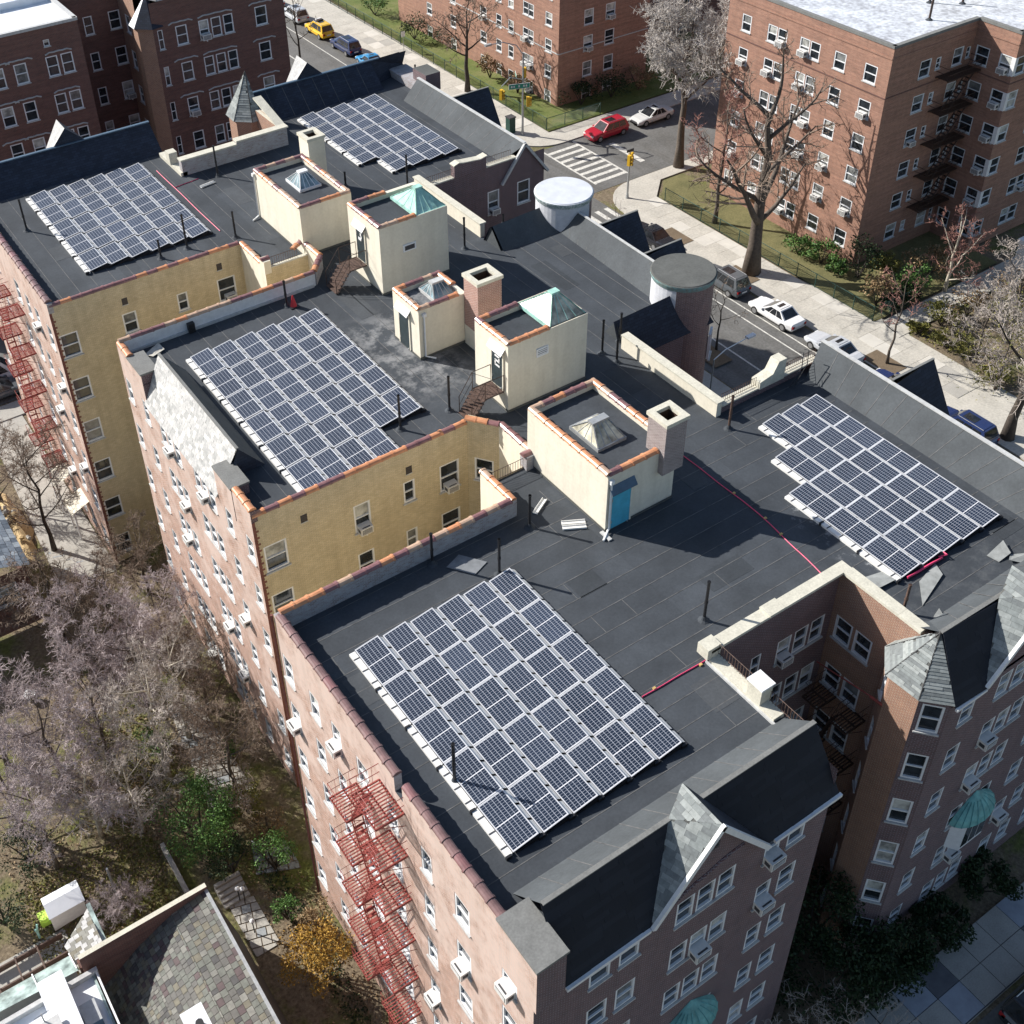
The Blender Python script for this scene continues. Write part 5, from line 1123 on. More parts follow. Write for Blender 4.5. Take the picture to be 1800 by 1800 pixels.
# lawns and planting beds
sheet_s('lawn', [(69.3, 89.6), (120, 89.6), (120, 140), (70.4, 140), (69.6, 112)], GZ+.012, M['lawn']); sheet_s('lawn', [(69.2, 47.9), (74.0, 47.9), (84, 47.9), (84, 54.5), (74, 54.5), (74, 75), (71.6, 75), (69.2, 72.6)], GZ+.012, M['drylawn']); sheet_s('planting_bed', R4(69.9, 92, 20, 45.2), GZ+.012, M['ground'])
slab('garden_path', [(69.0, 45.4), (92, 45.6), (92, 47.7), (69, 47.6)], GZ+.03, M['walk'], .05)
for x, y in ((65.6, 43.9), (65.6, 58.8), (65.5, 66.6), (56.0, 52)): sheet_s('tree_pit', R4(x-.85, x+.85, y-1.4, y+1.4), GZ+.03, M['dirt'])
# light-court and rear-court floors
sheet_s('alley_path', [(7.6, 57), (11.1, 57), (11.1, 76), (8.6, 76)], GZ-.07, M['walk2'])
sheet_s('front_court_floor', R4(23.8, 30.6, 12.4, 20.2), GZ-.07, M['dirt'])
# ================================================================ other apartment buildings
def body(t, name, pts, z1, roofm, cop, over=.0):
    b = MB(); b.poly([(p[0], p[1], z1) for p in pts], roofm); wpart('flat_roof', b, t)
    b = MB(); n = len(pts)
    for i in range(n):
        p, q = Vector((*pts[i], z1)), Vector((*pts[(i+1) % n], z1)); d = (q-p).normalized(); s = Vector((-d.y, d.x, 0)); b.obox(p-s*.05+d*(.0), q-p, s*.35, (0, 0, .22), cop)
    wpart('coping', b, t)
def belt(t, p0, p1, z, mt, h=.1): 
    b = MB(); p, q = Vector((*p0, z)), Vector((*p1, z)); d = (q-p).normalized(); s = Vector((d.y, -d.x, 0)); b.obox(p, q-p, s*.05, (0, 0, h), mt); wpart('belt_course', b, t)
RBt = thing('apartment_building', 'six-storey red brick apartment house with mottled silver roof on the far side of the street', 'building', (85, 60, GZ))
BR = M['bk_right']
wl = [(71.45-y, w_) for y, w_ in ((69.3, 1.05), (66.4, 1.02), (65.3, 1.02), (62.9, 1.02), (61.8, 1.02), (59.25, 1.15), (56.25, 1.2))]
wall(RBt, 'street_wall', (74, 71.45), (74, 54.5), GZ, .1, BR, rows(wl, -1.68, 2.83, 1.42), dark=.35)
wr = [(78.1-74, 1.25), (79.6-74, .5), (81.9-74, 1.15), (83.1-74, .45)]
wall(RBt, 'garden_wall', (74, 54.5), (83.6, 54.5), GZ, .1, BR, [(s, hd, w_, h, st) for k in range(6) for s, w_, hd, h, st in ((4.1, 1.25, -3.15-2.83*k, 1.42, 'dh'), (5.6, .55, -2.85-2.83*k, .95, 'dh'), (7.9, 1.15, -3.1-2.83*k, 1.42, 'dh'), (9.1, .45, -2.8-2.83*k, .9, 'dh'))], dark=.7)
wall(RBt, 'garden_wall', (83.6, 54.5), (83.6, 50.7), GZ, .1, BR, rows([(.9, 1.2), (3.0, 1.1)], -1.75, 2.83, 1.45), dark=.7)
wall(RBt, 'garden_wall', (83.6, 50.7), (102, 50.7), GZ, .1, BR, rows([(.85, 1.1), (4.2, 1.05), (5.3, 1.05), (9, 1), (12, 1)], -1.75, 2.83, 1.45), dark=.6)
wall(RBt, 'rear_wall', (102, 50.7), (102, 71.45), GZ, .1, BR); wall(RBt, 'north_wall', (102, 71.45), (74, 71.45), GZ, .1, BR)
body(RBt, 'roof', [(74, 71.45), (74, 54.5), (83.6, 54.5), (83.6, 50.7), (102, 50.7), (102, 71.45)], .1, M['roofwhite'], M['cement'])
for k in range(6):  # white corner posts between the wrapped windows
    b = MB(); z = -3.2-2.83*k; b.box(83.56, 83.9, 50.66, 51.0, z, z+1.45, M['white']); wpart('corner_post', b, RBt)
for p0, p1 in (((74, 71.45), (74, 54.5)), ((74, 54.5), (83.6, 54.5)), ((83.6, 54.5), (83.6, 50.7)), ((83.6, 50.7), (102, 50.7))): belt(RBt, p0, p1, -.75, BR, .12); belt(RBt, p0, p1, -3.85, M['bk_far'], .08)
b = MB(); b.box(88.5, 97, 58, 66, .1, 4.5, plain('penthouse_stucco', (.5, .5, .38), .8), 'b'); b.box(88.3, 97.2, 57.8, 66.2, 4.5, 4.7, M['cement']); wpart('roof_penthouse', b, RBt)
for x, y, h in ((80.6, 56.8, 1.9), (83.6, 59.2, 2.1), (85.4, 57.5, 1.7)):
    b = MB(); b.tube([(x, y, .1), (x, y, .1+h)], .09, M['brownpaint'], 6); b.tube([(x, y, .1), (x, y, .25)], [.3, .12], M['roof'], 8); wpart('vent_pipe', b, RBt)
t = fire_escape('dark brown fire escape zigzagging down the shaded wall across the street', 0, 0, 0, 3.9, [-3.45-2.83*k+18.5 for k in range(5)], M['brownpaint']) if False else None
def fire_escape_y(label, x0, x1, yw, yo, floors, mt):
    t = thing('fire_escape', label, 'fire escape', ((x0+x1)/2, yw, floors[-1]))
    for i, z in enumerate(floors):
        b = MB()
        for k in range(int((x1-x0)/.12)+1): b.box(x0+k*.12, x0+k*.12+.06, yo, yw-.02, z, z+.03, mt)
        for y in (yo, yw-.08): b.box(x0, x1, y, y+.06, z-.08, z-.002, mt)
        wpart('platform', b, t); b = MB()
        for zz in (.48, .95): b.tube([(x0, yw, z+zz), (x0, yo, z+zz), (x1, yo, z+zz), (x1, yw, z+zz)], .025, mt, 4)
        for k in range(int((x1-x0)/.18)+1): b.tube([(x0+k*.18, yo, z), (x0+k*.18, yo, z+.95)], .013, mt, 3, False)
        wpart('railing', b, t)
        if i+1 < len(floors):
            z2 = floors[i+1]; b = MB(); a, c = (x1-.4, x0+.7) if i % 2 == 0 else (x0+.7, x1-.4)
            a, c = x1-.5, x0+.9
            for y in (yo+.15, yo+.7): b.tube([(a, y, z), (c, y, z2)], .05, mt, 4); b.tube([(a, y, z+.8), (c, y, z2+.8)], .02, mt, 4)
            for k in range(1, 11): f = k/11; b.box(a+(c-a)*f-.1, a+(c-a)*f+.1, yo+.15, yo+.7, z+(z2-z)*f-.015, z+(z2-z)*f+.015, mt)
            wpart('stair_flight', b, t)
    return t
fire_escape_y('dark brown fire escape zigzagging down the shaded wall across the street', 79.6, 83.5, 54.5, 53.3, [-3.5-2.83*k for k in range(5)], M['brownpaint'])
names = {69.3: 'leftmost column', 66.4: 'left pair, left light', 65.3: 'left pair, right light', 62.9: 'right pair, left light', 61.8: 'right pair, right light', 59.25: 'single column right of pairs', 56.25: 'column nearest the corner'}
for y, k in ((65.3, 0), (62.9, 0), (66.4, 1), (62.9, 1), (61.8, 2), (61.8, 3), (59.25, 3), (59.25, 4), (56.25, 1), (69.3, 1), (69.3, 4), (66.4, 5), (56.25, 4), (62.9, 5), (69.3, 2)):
    ac((74, y, -1.68-1.4-2.83*k), (-1, 0), 'air conditioner on sunlit red brick house, %s row, %s' % (ORD[k], names[y]), 'air conditioners on the sunlit red brick house', 1.2)
for k in range(5): ac((83.6, 51.5, -1.75-1.43-2.83*k), (-1, 0), 'air conditioner in white corner window of shaded garden wall, %s row' % ORD[k], 'air conditioners in the corner windows', 1.2)
ac((78.1, 54.5, -3.13-2.83*2), (0, -1), 'air conditioner on the shaded garden wall left of its fire escape', 'air conditioners on the shaded garden wall', 1.1)
for k in (2, 4): ac((88.9, 50.7, -1.75-1.43-2.83*k), (0, -1), 'air conditioner in the double window at the right photo edge, %s row' % ORD[k], 'air conditioners on the shaded garden wall', 1.1)
b = MB(); b.box(82.2, 82.9, 44.9, 45.6, GZ, GZ+3.6, M['white'], 'b'); b.box(82.1, 88, 44.8, 45.7, GZ+3.6, GZ+3.95, M['white']); b.box(87.2, 87.9, 44.9, 45.6, GZ, GZ+3.6, M['white'], 'b'); single('entrance_porch', b, 'white columned entrance porch at the right photo edge', 'porch')
# middle building up the street
MBt = thing('apartment_building', 'red brick apartment house on a green lawn across the crossroads', 'building', (85, 105, GZ))
wl = [(125-y, w_) for y, w_ in ((107.0, 1.2), (104.1, 1.0), (101.9, .95), (99.3, .95), (98.4, .95), (95.4, 1.1), (113, 1.1), (118, 1.1))]
wall(MBt, 'street_wall', (73.5, 125), (73.5, 93.7), GZ, 2.2, BR, rows(wl, -.75, 2.74, 1.4, 7), dark=.45)
wall(MBt, 'garden_wall', (73.5, 93.7), (85.4, 93.7), GZ, 2.2, M['bk_right'], rows([(3.8, 1.2), (6.6, 1.25)], -.75, 2.74, 1.6, 7), dark=.5)
wall(MBt, 'garden_wall', (85.4, 93.7), (85.4, 101), GZ, 2.2, M['bk_far']); wall(MBt, 'garden_wall', (85.4, 101), (130, 101), GZ, 2.2, M['bk_far'], rows([(4, 1.3), (9, 1.3), (12, 1.3), (19, 1.3)], -.75, 2.74, 1.6, 7), dark=.5)
wall(MBt, 'rear_wall', (130, 101), (130, 125), GZ, 2.2, M['bk_far']); wall(MBt, 'rear_wall', (130, 125), (73.5, 125), GZ, 2.2, M['bk_far'])
body(MBt, 'roof', [(73.5, 125), (73.5, 93.7), (85.4, 93.7), (85.4, 101), (130, 101), (130, 125)], 2.2, M['roofwhite'], M['cement'])
for p0, p1 in (((73.5, 125), (73.5, 93.7)), ((73.5, 93.7), (85.4, 93.7))): belt(MBt, p0, p1, -12.9, M['sill'], .1)
for y, k in ((107.0, 4), (99.3, 4), (98.4, 5), (99.3, 5), (107.0, 3), (98.4, 6)): ac((73.5, y, -.75-1.38-2.74*k), (-1, 0), 'air conditioner on sunlit house beyond the crossroads, %s row, %s' % (('top', 'second', 'third', 'fourth', 'fifth', 'sixth', 'seventh')[k], 'left column' if y > 105 else ('pair, left light' if y > 99 else 'pair, right light')), 'air conditioners on the house beyond the crossroads', 1.2)
ac((80.1, 93.7, -.75-1.58-2.74*3), (0, -1), 'air conditioner high on the shaded side of the house beyond the crossroads', 'air conditioners beyond the crossroads', 1.2); ac((77.3, 93.7, -.75-1.58-2.74*4), (0, -1), 'air conditioner lower on the shaded side of the house beyond the crossroads', 'air conditioners beyond the crossroads', 1.2)
# twin block beyond the rear street
TLt = thing('apartment_building', 'dark brown brick block with bright white roof and small corner turret behind the rear street', 'building', (27, 98, GZ))
BF = M['bk_far']
wall(TLt, 'front_wall', (8, 90), (25.2, 90), GZ, 3.0, BF, rows([(s-8, w_) for s, w_ in ((10.5, .9), (13.2, .85), (15, .85), (18.6, .95), (20.3, .95), (22.7, .9), (23.85, .9))], .75, 2.98, 1.55, 6)+[(22.6-8, 1.55, .45, .5, 'fixed')], dark=.7)
wall(TLt, 'court_wall', (25.2, 90), (25.2, 96), GZ, 3.0, BF); wall(TLt, 'court_wall', (25.2, 96), (30.4, 96), GZ, 2.8, BF, rows([(2.5, .75), (4.7, .95)], .85, 2.98, 1.5, 6), dark=.8)
wall(TLt, 'court_wall', (30.4, 96), (30.4, 92.3), GZ, 2.8, M['bk_orange'], rows([(1.6, .9)], .85, 2.98, 1.5, 6))
for a, c in (((30.4, 92.3), (29.9, 91.9)), ((29.9, 91.9), (29.9, 90.9)), ((29.9, 90.9), (30.8, 90))): wall(TLt, 'turret_wall', a, c, GZ, 1.0, M['bk_orange'])
cols = [(31.35-30.8, .42), (33.1-30.8, .95), (35.0-30.8, .85), (36.05-30.8, .85), (37.1-30.8, .85), (40.0-30.8, 1.05)]
wall(TLt, 'front_wall', (30.8, 90), (42.1, 90), GZ, 2.9, BF, rows(cols, .7, 2.98, 1.55, 6), dark=.6)
wall(TLt, 'street_wall', (42.1, 90), (42.1, 130), GZ, 2.9, BF, rows([(3, 1), (8, 1)], .7, 2.98, 1.5, 6)); wall(TLt, 'rear_wall', (42.1, 130), (8, 130), GZ, 2.9, BF); wall(TLt, 'side_wall', (8, 130), (8, 90), GZ, 3, BF)
body(TLt, 'roof', [(8, 90), (25.2, 90), (25.2, 96), (30.4, 96), (30.4, 92.3), (31.5, 90), (42.1, 90), (42.1, 130), (8, 130)], 2.95, M['roofclean'], M['sill'])
for h_ in (.9, -2.1, -5.1):
    for x in (18.6, 20.3, 23.3, 33.1, 36.05, 40.0):
        b = MB(); w_ = 1.1 if x == 36.05 else .75
        pts = []; n = 6
        for k in range(n+1):
            dx = -w_*1.35+2*w_*1.35*k/n; pts.append((x+dx, 89.97, h_+(.02 if k in (0, n) else .12+.03*(k % 2))))
        b.tube(pts, .055, M['sill'], 4); wpart('lintel_trim', b, TLt)
ap2 = (31.1, 91.2, 3.3); ev = [(30.3, 92.6, .95), (29.6, 91.9, .95), (29.6, 90.8, .95), (30.7, 89.75, .95), (31.7, 89.95, .95)]
for i in range(4):
    b = MB(); b.poly([ev[i], ev[i+1], ap2], M['roofclean'] if i < 2 else M['navy']); wpart('turret_slope', b, TLt)  # sunlight painted white on the left slopes, shade navy on the others
b = MB(); b.poly(list(reversed(ev)), M['sill']); wpart('turret_soffit', b, TLt)
b = MB(); b.box(20.5, 25.15, 95.4, 96, 2.95, 3.5, M['roofclean'], 'b'); wpart('parapet', b, TLt)
for x, k in ((35.0, 0), (33.1, 2)): ac((x, 90, .7-1.53-2.98*k), (0, -1), 'air conditioner %s, dark brown block behind the roof' % ('in the top triple window' if k == 0 else 'in the window by the turret'), 'air conditioners on the dark brown block', 1.2)
ac((29.6+.4, 96, .85-1.48-2.98*2), (0, -1), 'air conditioner in the dark recess of the brown block', 'air conditioners on the dark brown block', 1.1)
# ================================================================ houses in the lower left corner
H1 = thing('slate_roof_house', 'old house with mottled slate roof and white flat roof, bottom left', 'house', (2, 28, GZ))
prof = [(6.0, -13.75), (4.4, -14.05), (2.8, -14.9), (.95, -16.3)]
for i in range(3):
    (xa, za), (xb, zb) = prof[i], prof[i+1]; g = (.36, .31, .25)[i]
    field('slate', H1, [(xb, 22.0, zb), (xb, 30.9, zb), (xa, 30.9, za), (xa, 22.0, za)], SLATES, g*.85, g*.8, .02, .03, limit=(150, 150, 0)[i], jit=.3, up=None, base=M['barkdk'], basename='roof_base', weights=[5, 5, 3, 2, 2, 2])
b = MB(); b.box(5.98, 6.12, 21.8, 31.1, -14.0, -13.66, M['steel']); wpart('ridge_flashing', b, H1)
b = MB(); b.box(.4, 6.12, 30.9, 31.12, -16.6, -13.5, {'*': M['bk_far'], 't': M['stone']}); wpart('gable_coping', b, H1)
b = MB(); b.poly([(6.08, 31, -13.9), (6.08, 21.8, -13.9), (7.0, 21.8, GZ), (7.0, 31, GZ)], SLATES[5]); b.box(-4, 5.9, 21.9, 30.9, GZ, -16.5, M['bk_far'], 'bt'); wpart('wall', b, H1)
b = MB(); b.box(-5, .62, 22, 30.55, -14.9, -14.6, M['roofclean']); b.box(-5, .9, 30.55, 30.75, -14.9, -14.3, M['sill']); b.box(.62, .72, 22, 30.55, -14.9, -14.5, M['canopyglass']); b.box(.78, .86, 22, 30.55, -15.1, -14.4, M['sash']); wpart('flat_roof', b, H1)
b = MB(); b.box(-1.4, -.35, 27.6, 30.75, -14.6, -13.2, M['roofclean'], 'b'); wpart('roof_upstand', b, H1)
b = MB(); b.box(-1.75, -1.15, 28.2, 28.8, -14.6, -13.0, M['steel']); b.box(-1.85, -1.05, 28.1, 28.9, -13.0, -12.9, M['sill']); b.tube([(-1.6, 28.9, -13), (-1.6, 28.9, -12.3)], .03, M['steel'], 5); b.tube([(-1.9, 28.9, -12.4), (-1.3, 28.9, -12.35)], .02, M['steel'], 4); b.box(-.3, .35, 28.3, 29.3, -14.6, -13.9, {'*': M['navydoor'], 't': M['steel']}, 'b'); wpart('roof_vent', b, H1)
b = MB(); b.poly([(-5, 31.3, -14.4), (.25, 31.05, -14.4), (.15, 32.2, -14.9), (-5, 32.3, -14.9)], M['canopyglass']); b.poly([(-5, 32.3, -14.9), (.15, 32.2, -14.9), (.15, 32.2, GZ), (-5, 32.3, GZ)], M['sash'])
for x in (-3.4, -1.4, .2): b.tube([(x, 31.15, -14.36), (x-.05, 32.28, -14.86)], .035, M['sash'], 4)
wpart('glazed_porch_roof', b, H1)
field('slate', H1, [(.25, 31.2, -13.9), (1.5, 31.2, -13.9), (1.5, 33.4, -14.3), (.1, 32.2, -14.3)], [M['slate_w'], SLATES[4], SLATES[2]], .26, .24, .012, .02, limit=0, up=(0, -1, .2), base=M['barkdk'], basename='small_roof')
b = MB(); b.box(1.5, 1.68, 31.2, 33.5, -14.5, -14.1, M['canopyglass']); b.prism([(.3, 31.2, GZ), (1.5, 31.2, GZ), (1.5, 33.3, GZ), (.3, 32.2, GZ)], (0, 0, 3.9), M['bk_far']); wpart('small_roof_edge', b, H1)
b = MB(); b.box(2.9, 3.7, 24.4, 25.7, -14.4, -12.3, M['stucco'], 'b'); b.box(2.85, 3.75, 24.35, 25.75, -12.3, -12.2, M['roofclean']); b.tube([(3.35, 24.9, -12.2), (3.35, 24.9, -11.9)], .16, M['black'], 8); wpart('chimney', b, H1)
H2 = thing('blue_slate_house', 'brick house with blue grey slate roof at the left photo edge', 'house', (3, 57, GZ))
field('slate', H2, [(0.5, 55.0, -11.6), (6.15, 55.0, -13.9), (6.15, 60.6, -13.9), (0.5, 60.6, -11.6)], BSL, .45, .38, .02, .03, limit=120, up=(-1, 0, .4), base=M['barkdk'])
wall(H2, 'wall', (-4, 55.3), (5.9, 55.3), GZ, -14.1, M['bk_far'], [(8.4, -16.4, 1.5, 1.5, 'grid'), (6.6, -16.4, 1.5, 1.5, 'grid')]); wall(H2, 'wall', (5.9, 55.3), (5.9, 62), GZ, -13.8, M['bk_far'])
# ================================================================ street furniture
def signal_head(name='traffic_light'):
    b = MB()
    b.box(-.17, .17, -.14, .14, 0, 1.0, M['signal'])
    for k, c in enumerate(((.02, .25, .1), (.3, .2, .02), (.35, .03, .02))):
        z = .17+k*.33; b.tube([(0, -.14, z), (0, -.16, z)], .11, plain('lens%d' % k, c, .3), 10); b.tube([(0, -.14, z+.04), (0, -.36, z+.0)], [.13, .13], M['signal'], 8, False)
    return b.mesh(name, uv=False)
SH = signal_head()
p1 = thing('signal_pole', 'grey signal pole with long arm and green street signs by the crosswalk', 'signal pole', (66.8, 90.6, GZ))
b = MB(); b.tube([(66.8, 90.6, GZ), (66.8, 90.6, GZ+.5), (66.8, 90.6, GZ+8.5)], [.2, .12, .08], M['steel'], 8); b.tube([(66.8, 90.6, GZ+8.3), (66.2, 90.9, GZ+9.3), (65.0, 91.4, GZ+9.7), (63.8, 91.9, GZ+9.6)], .05, M['steel'], 6); b.box(63.3, 64.0, 91.8, 92.1, GZ+9.5, GZ+9.68, M['steel']); b.tube([(66.8, 90.6, GZ+5.8), (65.0, 90.2, GZ+6.6), (63.6, 89.7, GZ+6.2)], .05, M['steel'], 6); wpart('pole', b, p1)
def sgn(px, py, pz, dirx, L, h):
    X = Vector((dirx[0], dirx[1], 0)).normalized(); o = Vector((px, py, pz)); Y = Vector((-X.y, X.x, 0))
    b = MB(); b.obox(o-Y*.015, X*L, Y*.03, (0, 0, h), M['white']); b.obox(o-Y*.02+X*.04+Vector((0, 0, .04)), X*(L-.08), Y*.04, (0, 0, h-.08), M['signgreen']); s = wpart('street_sign', b, p1)
    b = MB()
    for k in range(7):
        if k in (2, 4): continue
        b.obox(o-Y*.024+X*(L*(.1+.115*k))+Vector((0, 0, h*.3)), X*L*.075, Y*.004, (0, 0, h*.4), M['white'])
    wpart('sign_lettering', b, s)
sgn(64.6, 89.9, GZ+5.55, (.93, -.37), 2.1, .52); sgn(66.3, 91.0, GZ+5.9, (.5, .86), 1.2, .3)
for x, y, z, r, lab in ((63.6, 89.7, GZ+4.9, 0.4, 'yellow traffic light hung on the long arm by the dark blue dormer'), (67.05, 90.75, GZ+5.9, 2.2, 'yellow traffic light high on the grey signal pole'), (67.2, 90.3, GZ+3.0, 1.0, 'small yellow pedestrian signal low on the grey pole'), (66.55, 74.25, GZ+3.35, .3, 'left yellow signal head on the short corner pole'), (66.95, 74.55, GZ+3.35, 1.9, 'right yellow signal head on the short corner pole')):
    o = link('traffic_light', SH); o.location = (x, y, z); o.rotation_euler = (0, 0, r); tag(o, lab, 'traffic light', 'yellow traffic lights')
p2 = thing('signal_pole', 'short grey signal pole on the rounded corner beyond the white tower', 'signal pole', (66.7, 74.4, GZ)); b = MB(); b.tube([(66.7, 74.4, GZ), (66.7, 74.4, GZ+.5), (66.7, 74.4, GZ+4.6)], [.18, .1, .07], M['steel'], 8); wpart('pole', b, p2); b = MB(); b.box(66.3, 67.1, 74.36, 74.4, GZ+4.6, GZ+4.85, M['grille']); wpart('sign_plate', b, p2)
p = at(1236, 785); lp = thing('street_lamp', 'pale street lamp with long arm in the shaded gap before the street', 'street lamp', tuple(p)); b = MB(); hh = 7.3; b.tube([p, p+Vector((0, 0, hh))], [.07, .045], M['steel'], 8); q = p+Vector((0, 0, hh)); b.tube([q, q+Vector((1, .05, .35)), q+Vector((3.0, .1, .45))], .035, M['sash'], 6); wpart('pole', b, lp); b = MB(); b.box(q.x+2.9, q.x+3.6, q.y-.05, q.y+.25, q.z+.4, q.z+.55, M['sash']); wpart('lamp_head', b, lp)
b = MB(); b.box(65.8, 66.5, 91.4, 92.1, GZ, GZ+1.6, M['fence'], 'b'); b.box(65.75, 66.55, 91.35, 92.15, GZ+1.6, GZ+1.72, M['grille']); single('utility_box', b, 'dark green metal cabinet beside the signal pole', 'cabinet')
def chain_fence(label, pts, mt, h=1.25, step=2.2):
    t = thing('fence', label, 'fence', (pts[0][0], pts[0][1], GZ)); 
    for i in range(len(pts)-1):
        a, c = Vector((*pts[i], GZ)), Vector((*pts[i+1], GZ)); d = c-a; n = max(1, round(d.length/step)); Z = Vector((0, 0, 1))
        b = MB(); b.tube([a+Z*h, c+Z*h], .03, mt, 4); b.tube([a+Z*.08, c+Z*.08], .02, mt, 4); wpart('rail', b, t)
        for k in range(n+1): b = MB(); b.tube([a+d*(k/n), a+d*(k/n)+Z*(h+.05)], .04, mt, 5); wpart('post', b, t)
        b = MB(); m_ = int(d.length/.22)
        for k in range(m_): p = a+d*(k/m_); q = a+d*min(1, (k/m_+h/d.length)); b.tube([p+Z*.05, q+Z*h], .008, mt, 3, False); b.tube([p+Z*h, q+Z*.05], .008, mt, 3, False)
        wpart('mesh_panel', b, t)['kind'] = 'stuff'
chain_fence('green chain link fence along the pavement of the far lawn', [(69.5, 139), (69.45, 118), (69.35, 104), (69.35, 90.0), (76, 89.7)], M['fence'])
chain_fence('thin green fence along the pavement before the red brick house', [(69.1, 72), (69.15, 58), (69.15, 48.1), (73, 48.0)], M['fence'])
for x, y, lab in ((68.6, 116.0, 'small white street sign on a thin post by the far green fence'),):
    t = thing('sign_post', lab, 'sign', (x, y, GZ)); b = MB(); b.tube([(x, y, GZ), (x, y, GZ+2.4)], .03, M['steel'], 5); wpart('post', b, t); b = MB(); b.box(x-.25, x+.25, y-.03, y-.01, GZ+1.8, GZ+2.4, M['white']); wpart('sign_plate', b, t)
# ================================================================ trees and shrubs
def bare_tree(seed, H, R, trunk_r, lean=(0, 0), forks=5, fork_z=(.3, .75), dens=1.0, twig_r=.009, limbs=None, droop=0.0, trunk_top=.8, nseg=3):
    """trunk mesh and crown mesh of a leafless tree, grown branch by branch from the ground"""
    r = random.Random(seed); T, Cn = MB(), MB()
    bk, tw = 'BARK', 'TWIG'
    class FM: pass
    tm, cm = M['bark'], M['tw_grey']
    def rv(s): return Vector((r.uniform(-s, s), r.uniform(-s, s), r.uniform(-s, s)))
    def curve(p, d, L, n, wob, up):
        pts = [p.copy()]; d = d.normalized()
        for k in range(n):
            d = (d+rv(wob)+Vector((0, 0, up))).normalized(); p = p+d*(L/n); pts.append(p.copy())
        return pts, d
    def pick(pts, t):
        f = t*(len(pts)-1); i = min(int(f), len(pts)-2); return pts[i].lerp(pts[i+1], f-i), (pts[i+1]-pts[i]).normalized()
    top = Vector((lean[0], lean[1], H*trunk_top)); tp = [Vector((0, 0, -.2))]
    for k in range(1, 7): t = k/6; tp.append(top*t+Vector((r.uniform(-1, 1), r.uniform(-1, 1), 0))*.03*H*(t if t < 1 else .5))
    T.tube(tp, [trunk_r*(1.35 if k == 0 else 1-.78*k/6) for k in range(7)], tm, 9)
    lim = []
    for k in range(forks):
        t = fork_z[0]+(fork_z[1]-fork_z[0])*(k+.5*r.random())/forks; p, d = pick(tp, min(.98, t/trunk_top)); a = k*2.4+r.uniform(-.5, .5)+seed
        el = r.uniform(.35, .8); dirv = Vector((math.cos(a)*math.cos(el), math.sin(a)*math.cos(el), math.sin(el)))
        lim.append((p, dirv, (R*1.05)*(1-.35*t)*r.uniform(.8, 1.1), trunk_r*.42*(1-.4*t)))
    lim.append((tp[-1], Vector((lean[0]*.1, lean[1]*.1, 1)), H*(1-trunk_top)*.9, trunk_r*.25))
    for q in (limbs or []): lim.append(q)
    for p, d, L, rad in lim:
        pts, _ = curve(p, d, L, 6, .16, .1-droop*.5); T.tube(pts, [rad*(1-.75*k/6) for k in range(7)], tm, 6)
        nb = max(3, int(7*dens))
        for j in range(nb):
            t = .25+.75*(j+r.random())/nb; p2, d2 = pick(pts, min(t, .99)); a = d2.cross(rv(1)).normalized(); L2 = L*.5*(1.1-.5*t)*r.uniform(.7, 1.2)
            b2, _ = curve(p2, d2*.75+a, L2, 4, .2, .07-droop); Cn.tube(b2, [rad*.32*(1-.6*k/4) for k in range(5)], cm, 4, False)
            nt = max(3, int(7*dens))
            for m_ in range(nt):
                t3 = .15+.85*(m_+r.random())/nt; p3, d3 = pick(b2, min(t3, .99)); a3 = d3.cross(rv(1)).normalized(); L3 = L2*.5*(1.1-.4*t3)*r.uniform(.6, 1.2)
                b3, _ = curve(p3, d3*.7+a3, L3, nseg, .22, .05-droop); Cn.tube(b3, [twig_r*2-twig_r*.9*k/nseg for k in range(nseg+1)], cm, 3, False)
                for q in range(max(2, int(5*dens))):
                    t4 = .1+.9*r.random(); p4, d4 = pick(b3, min(t4, .99)); a4 = d4.cross(rv(1)).normalized(); b4, _ = curve(p4, d4*.6+a4, L3*.5*r.uniform(.6, 1.3), 2, .2, .03-droop); Cn.tube(b4, [twig_r*1.15, twig_r*.9, twig_r*.5], cm, 3, False)
    return T, Cn
def plant(label, cat, loc, seed, H, R, tr, bark='bark', twig='tw_grey', name='bare_tree', group=None, rz=0, **kw):
    T, Cn = bare_tree(seed, H, R, tr, **kw)
    T.mats = [M[bark]]; Cn.mats = [M[twig]]
    t = thing(name, label, cat, (loc[0], loc[1], GZ), rz, group); link('trunk', T.mesh('trunk', uv=False, smooth=True), t); link('crown', Cn.mesh('crown', uv=False), t)
    return t
def leaves(parent, name, n, fn, size, mt, seed=0):
    r = random.Random(seed); b = MB()
    for _ in range(n):
        p = Vector(fn(r)); a = Vector((r.uniform(-1, 1), r.uniform(-1, 1), r.uniform(-.6, .6))).normalized(); c = a.cross(Vector((r.uniform(-1, 1), r.uniform(-1, 1), r.uniform(-1, 1)))).normalized(); s = size*r.uniform(.6, 1.3)
        b.poly([p-a*s*.5, p+c*s*.28, p+a*s*.6, p-c*s*.28], mt)
    return link(name, b.mesh(name, uv=False), parent)
def clumps(R, H, k, seed):
    q = random.Random(seed); cs = []
    for _ in range(k):
        a, e, f = q.uniform(0, 2*PI), q.uniform(-.2, 1.2), q.uniform(.45, .95); cs.append((R*f*math.cos(a)*math.cos(e), R*f*math.sin(a)*math.cos(e), H*(.45+.5*math.sin(e)*f), R*q.uniform(.22, .42)))
    def fn(r):
        c = r.choice(cs); v = Vector((r.gauss(0, 1), r.gauss(0, 1), r.gauss(0, 1))).normalized()*c[3]*(r.random()**.4); return (c[0]+v.x, c[1]+v.y, max(.05, c[2]+v.z))
    return fn
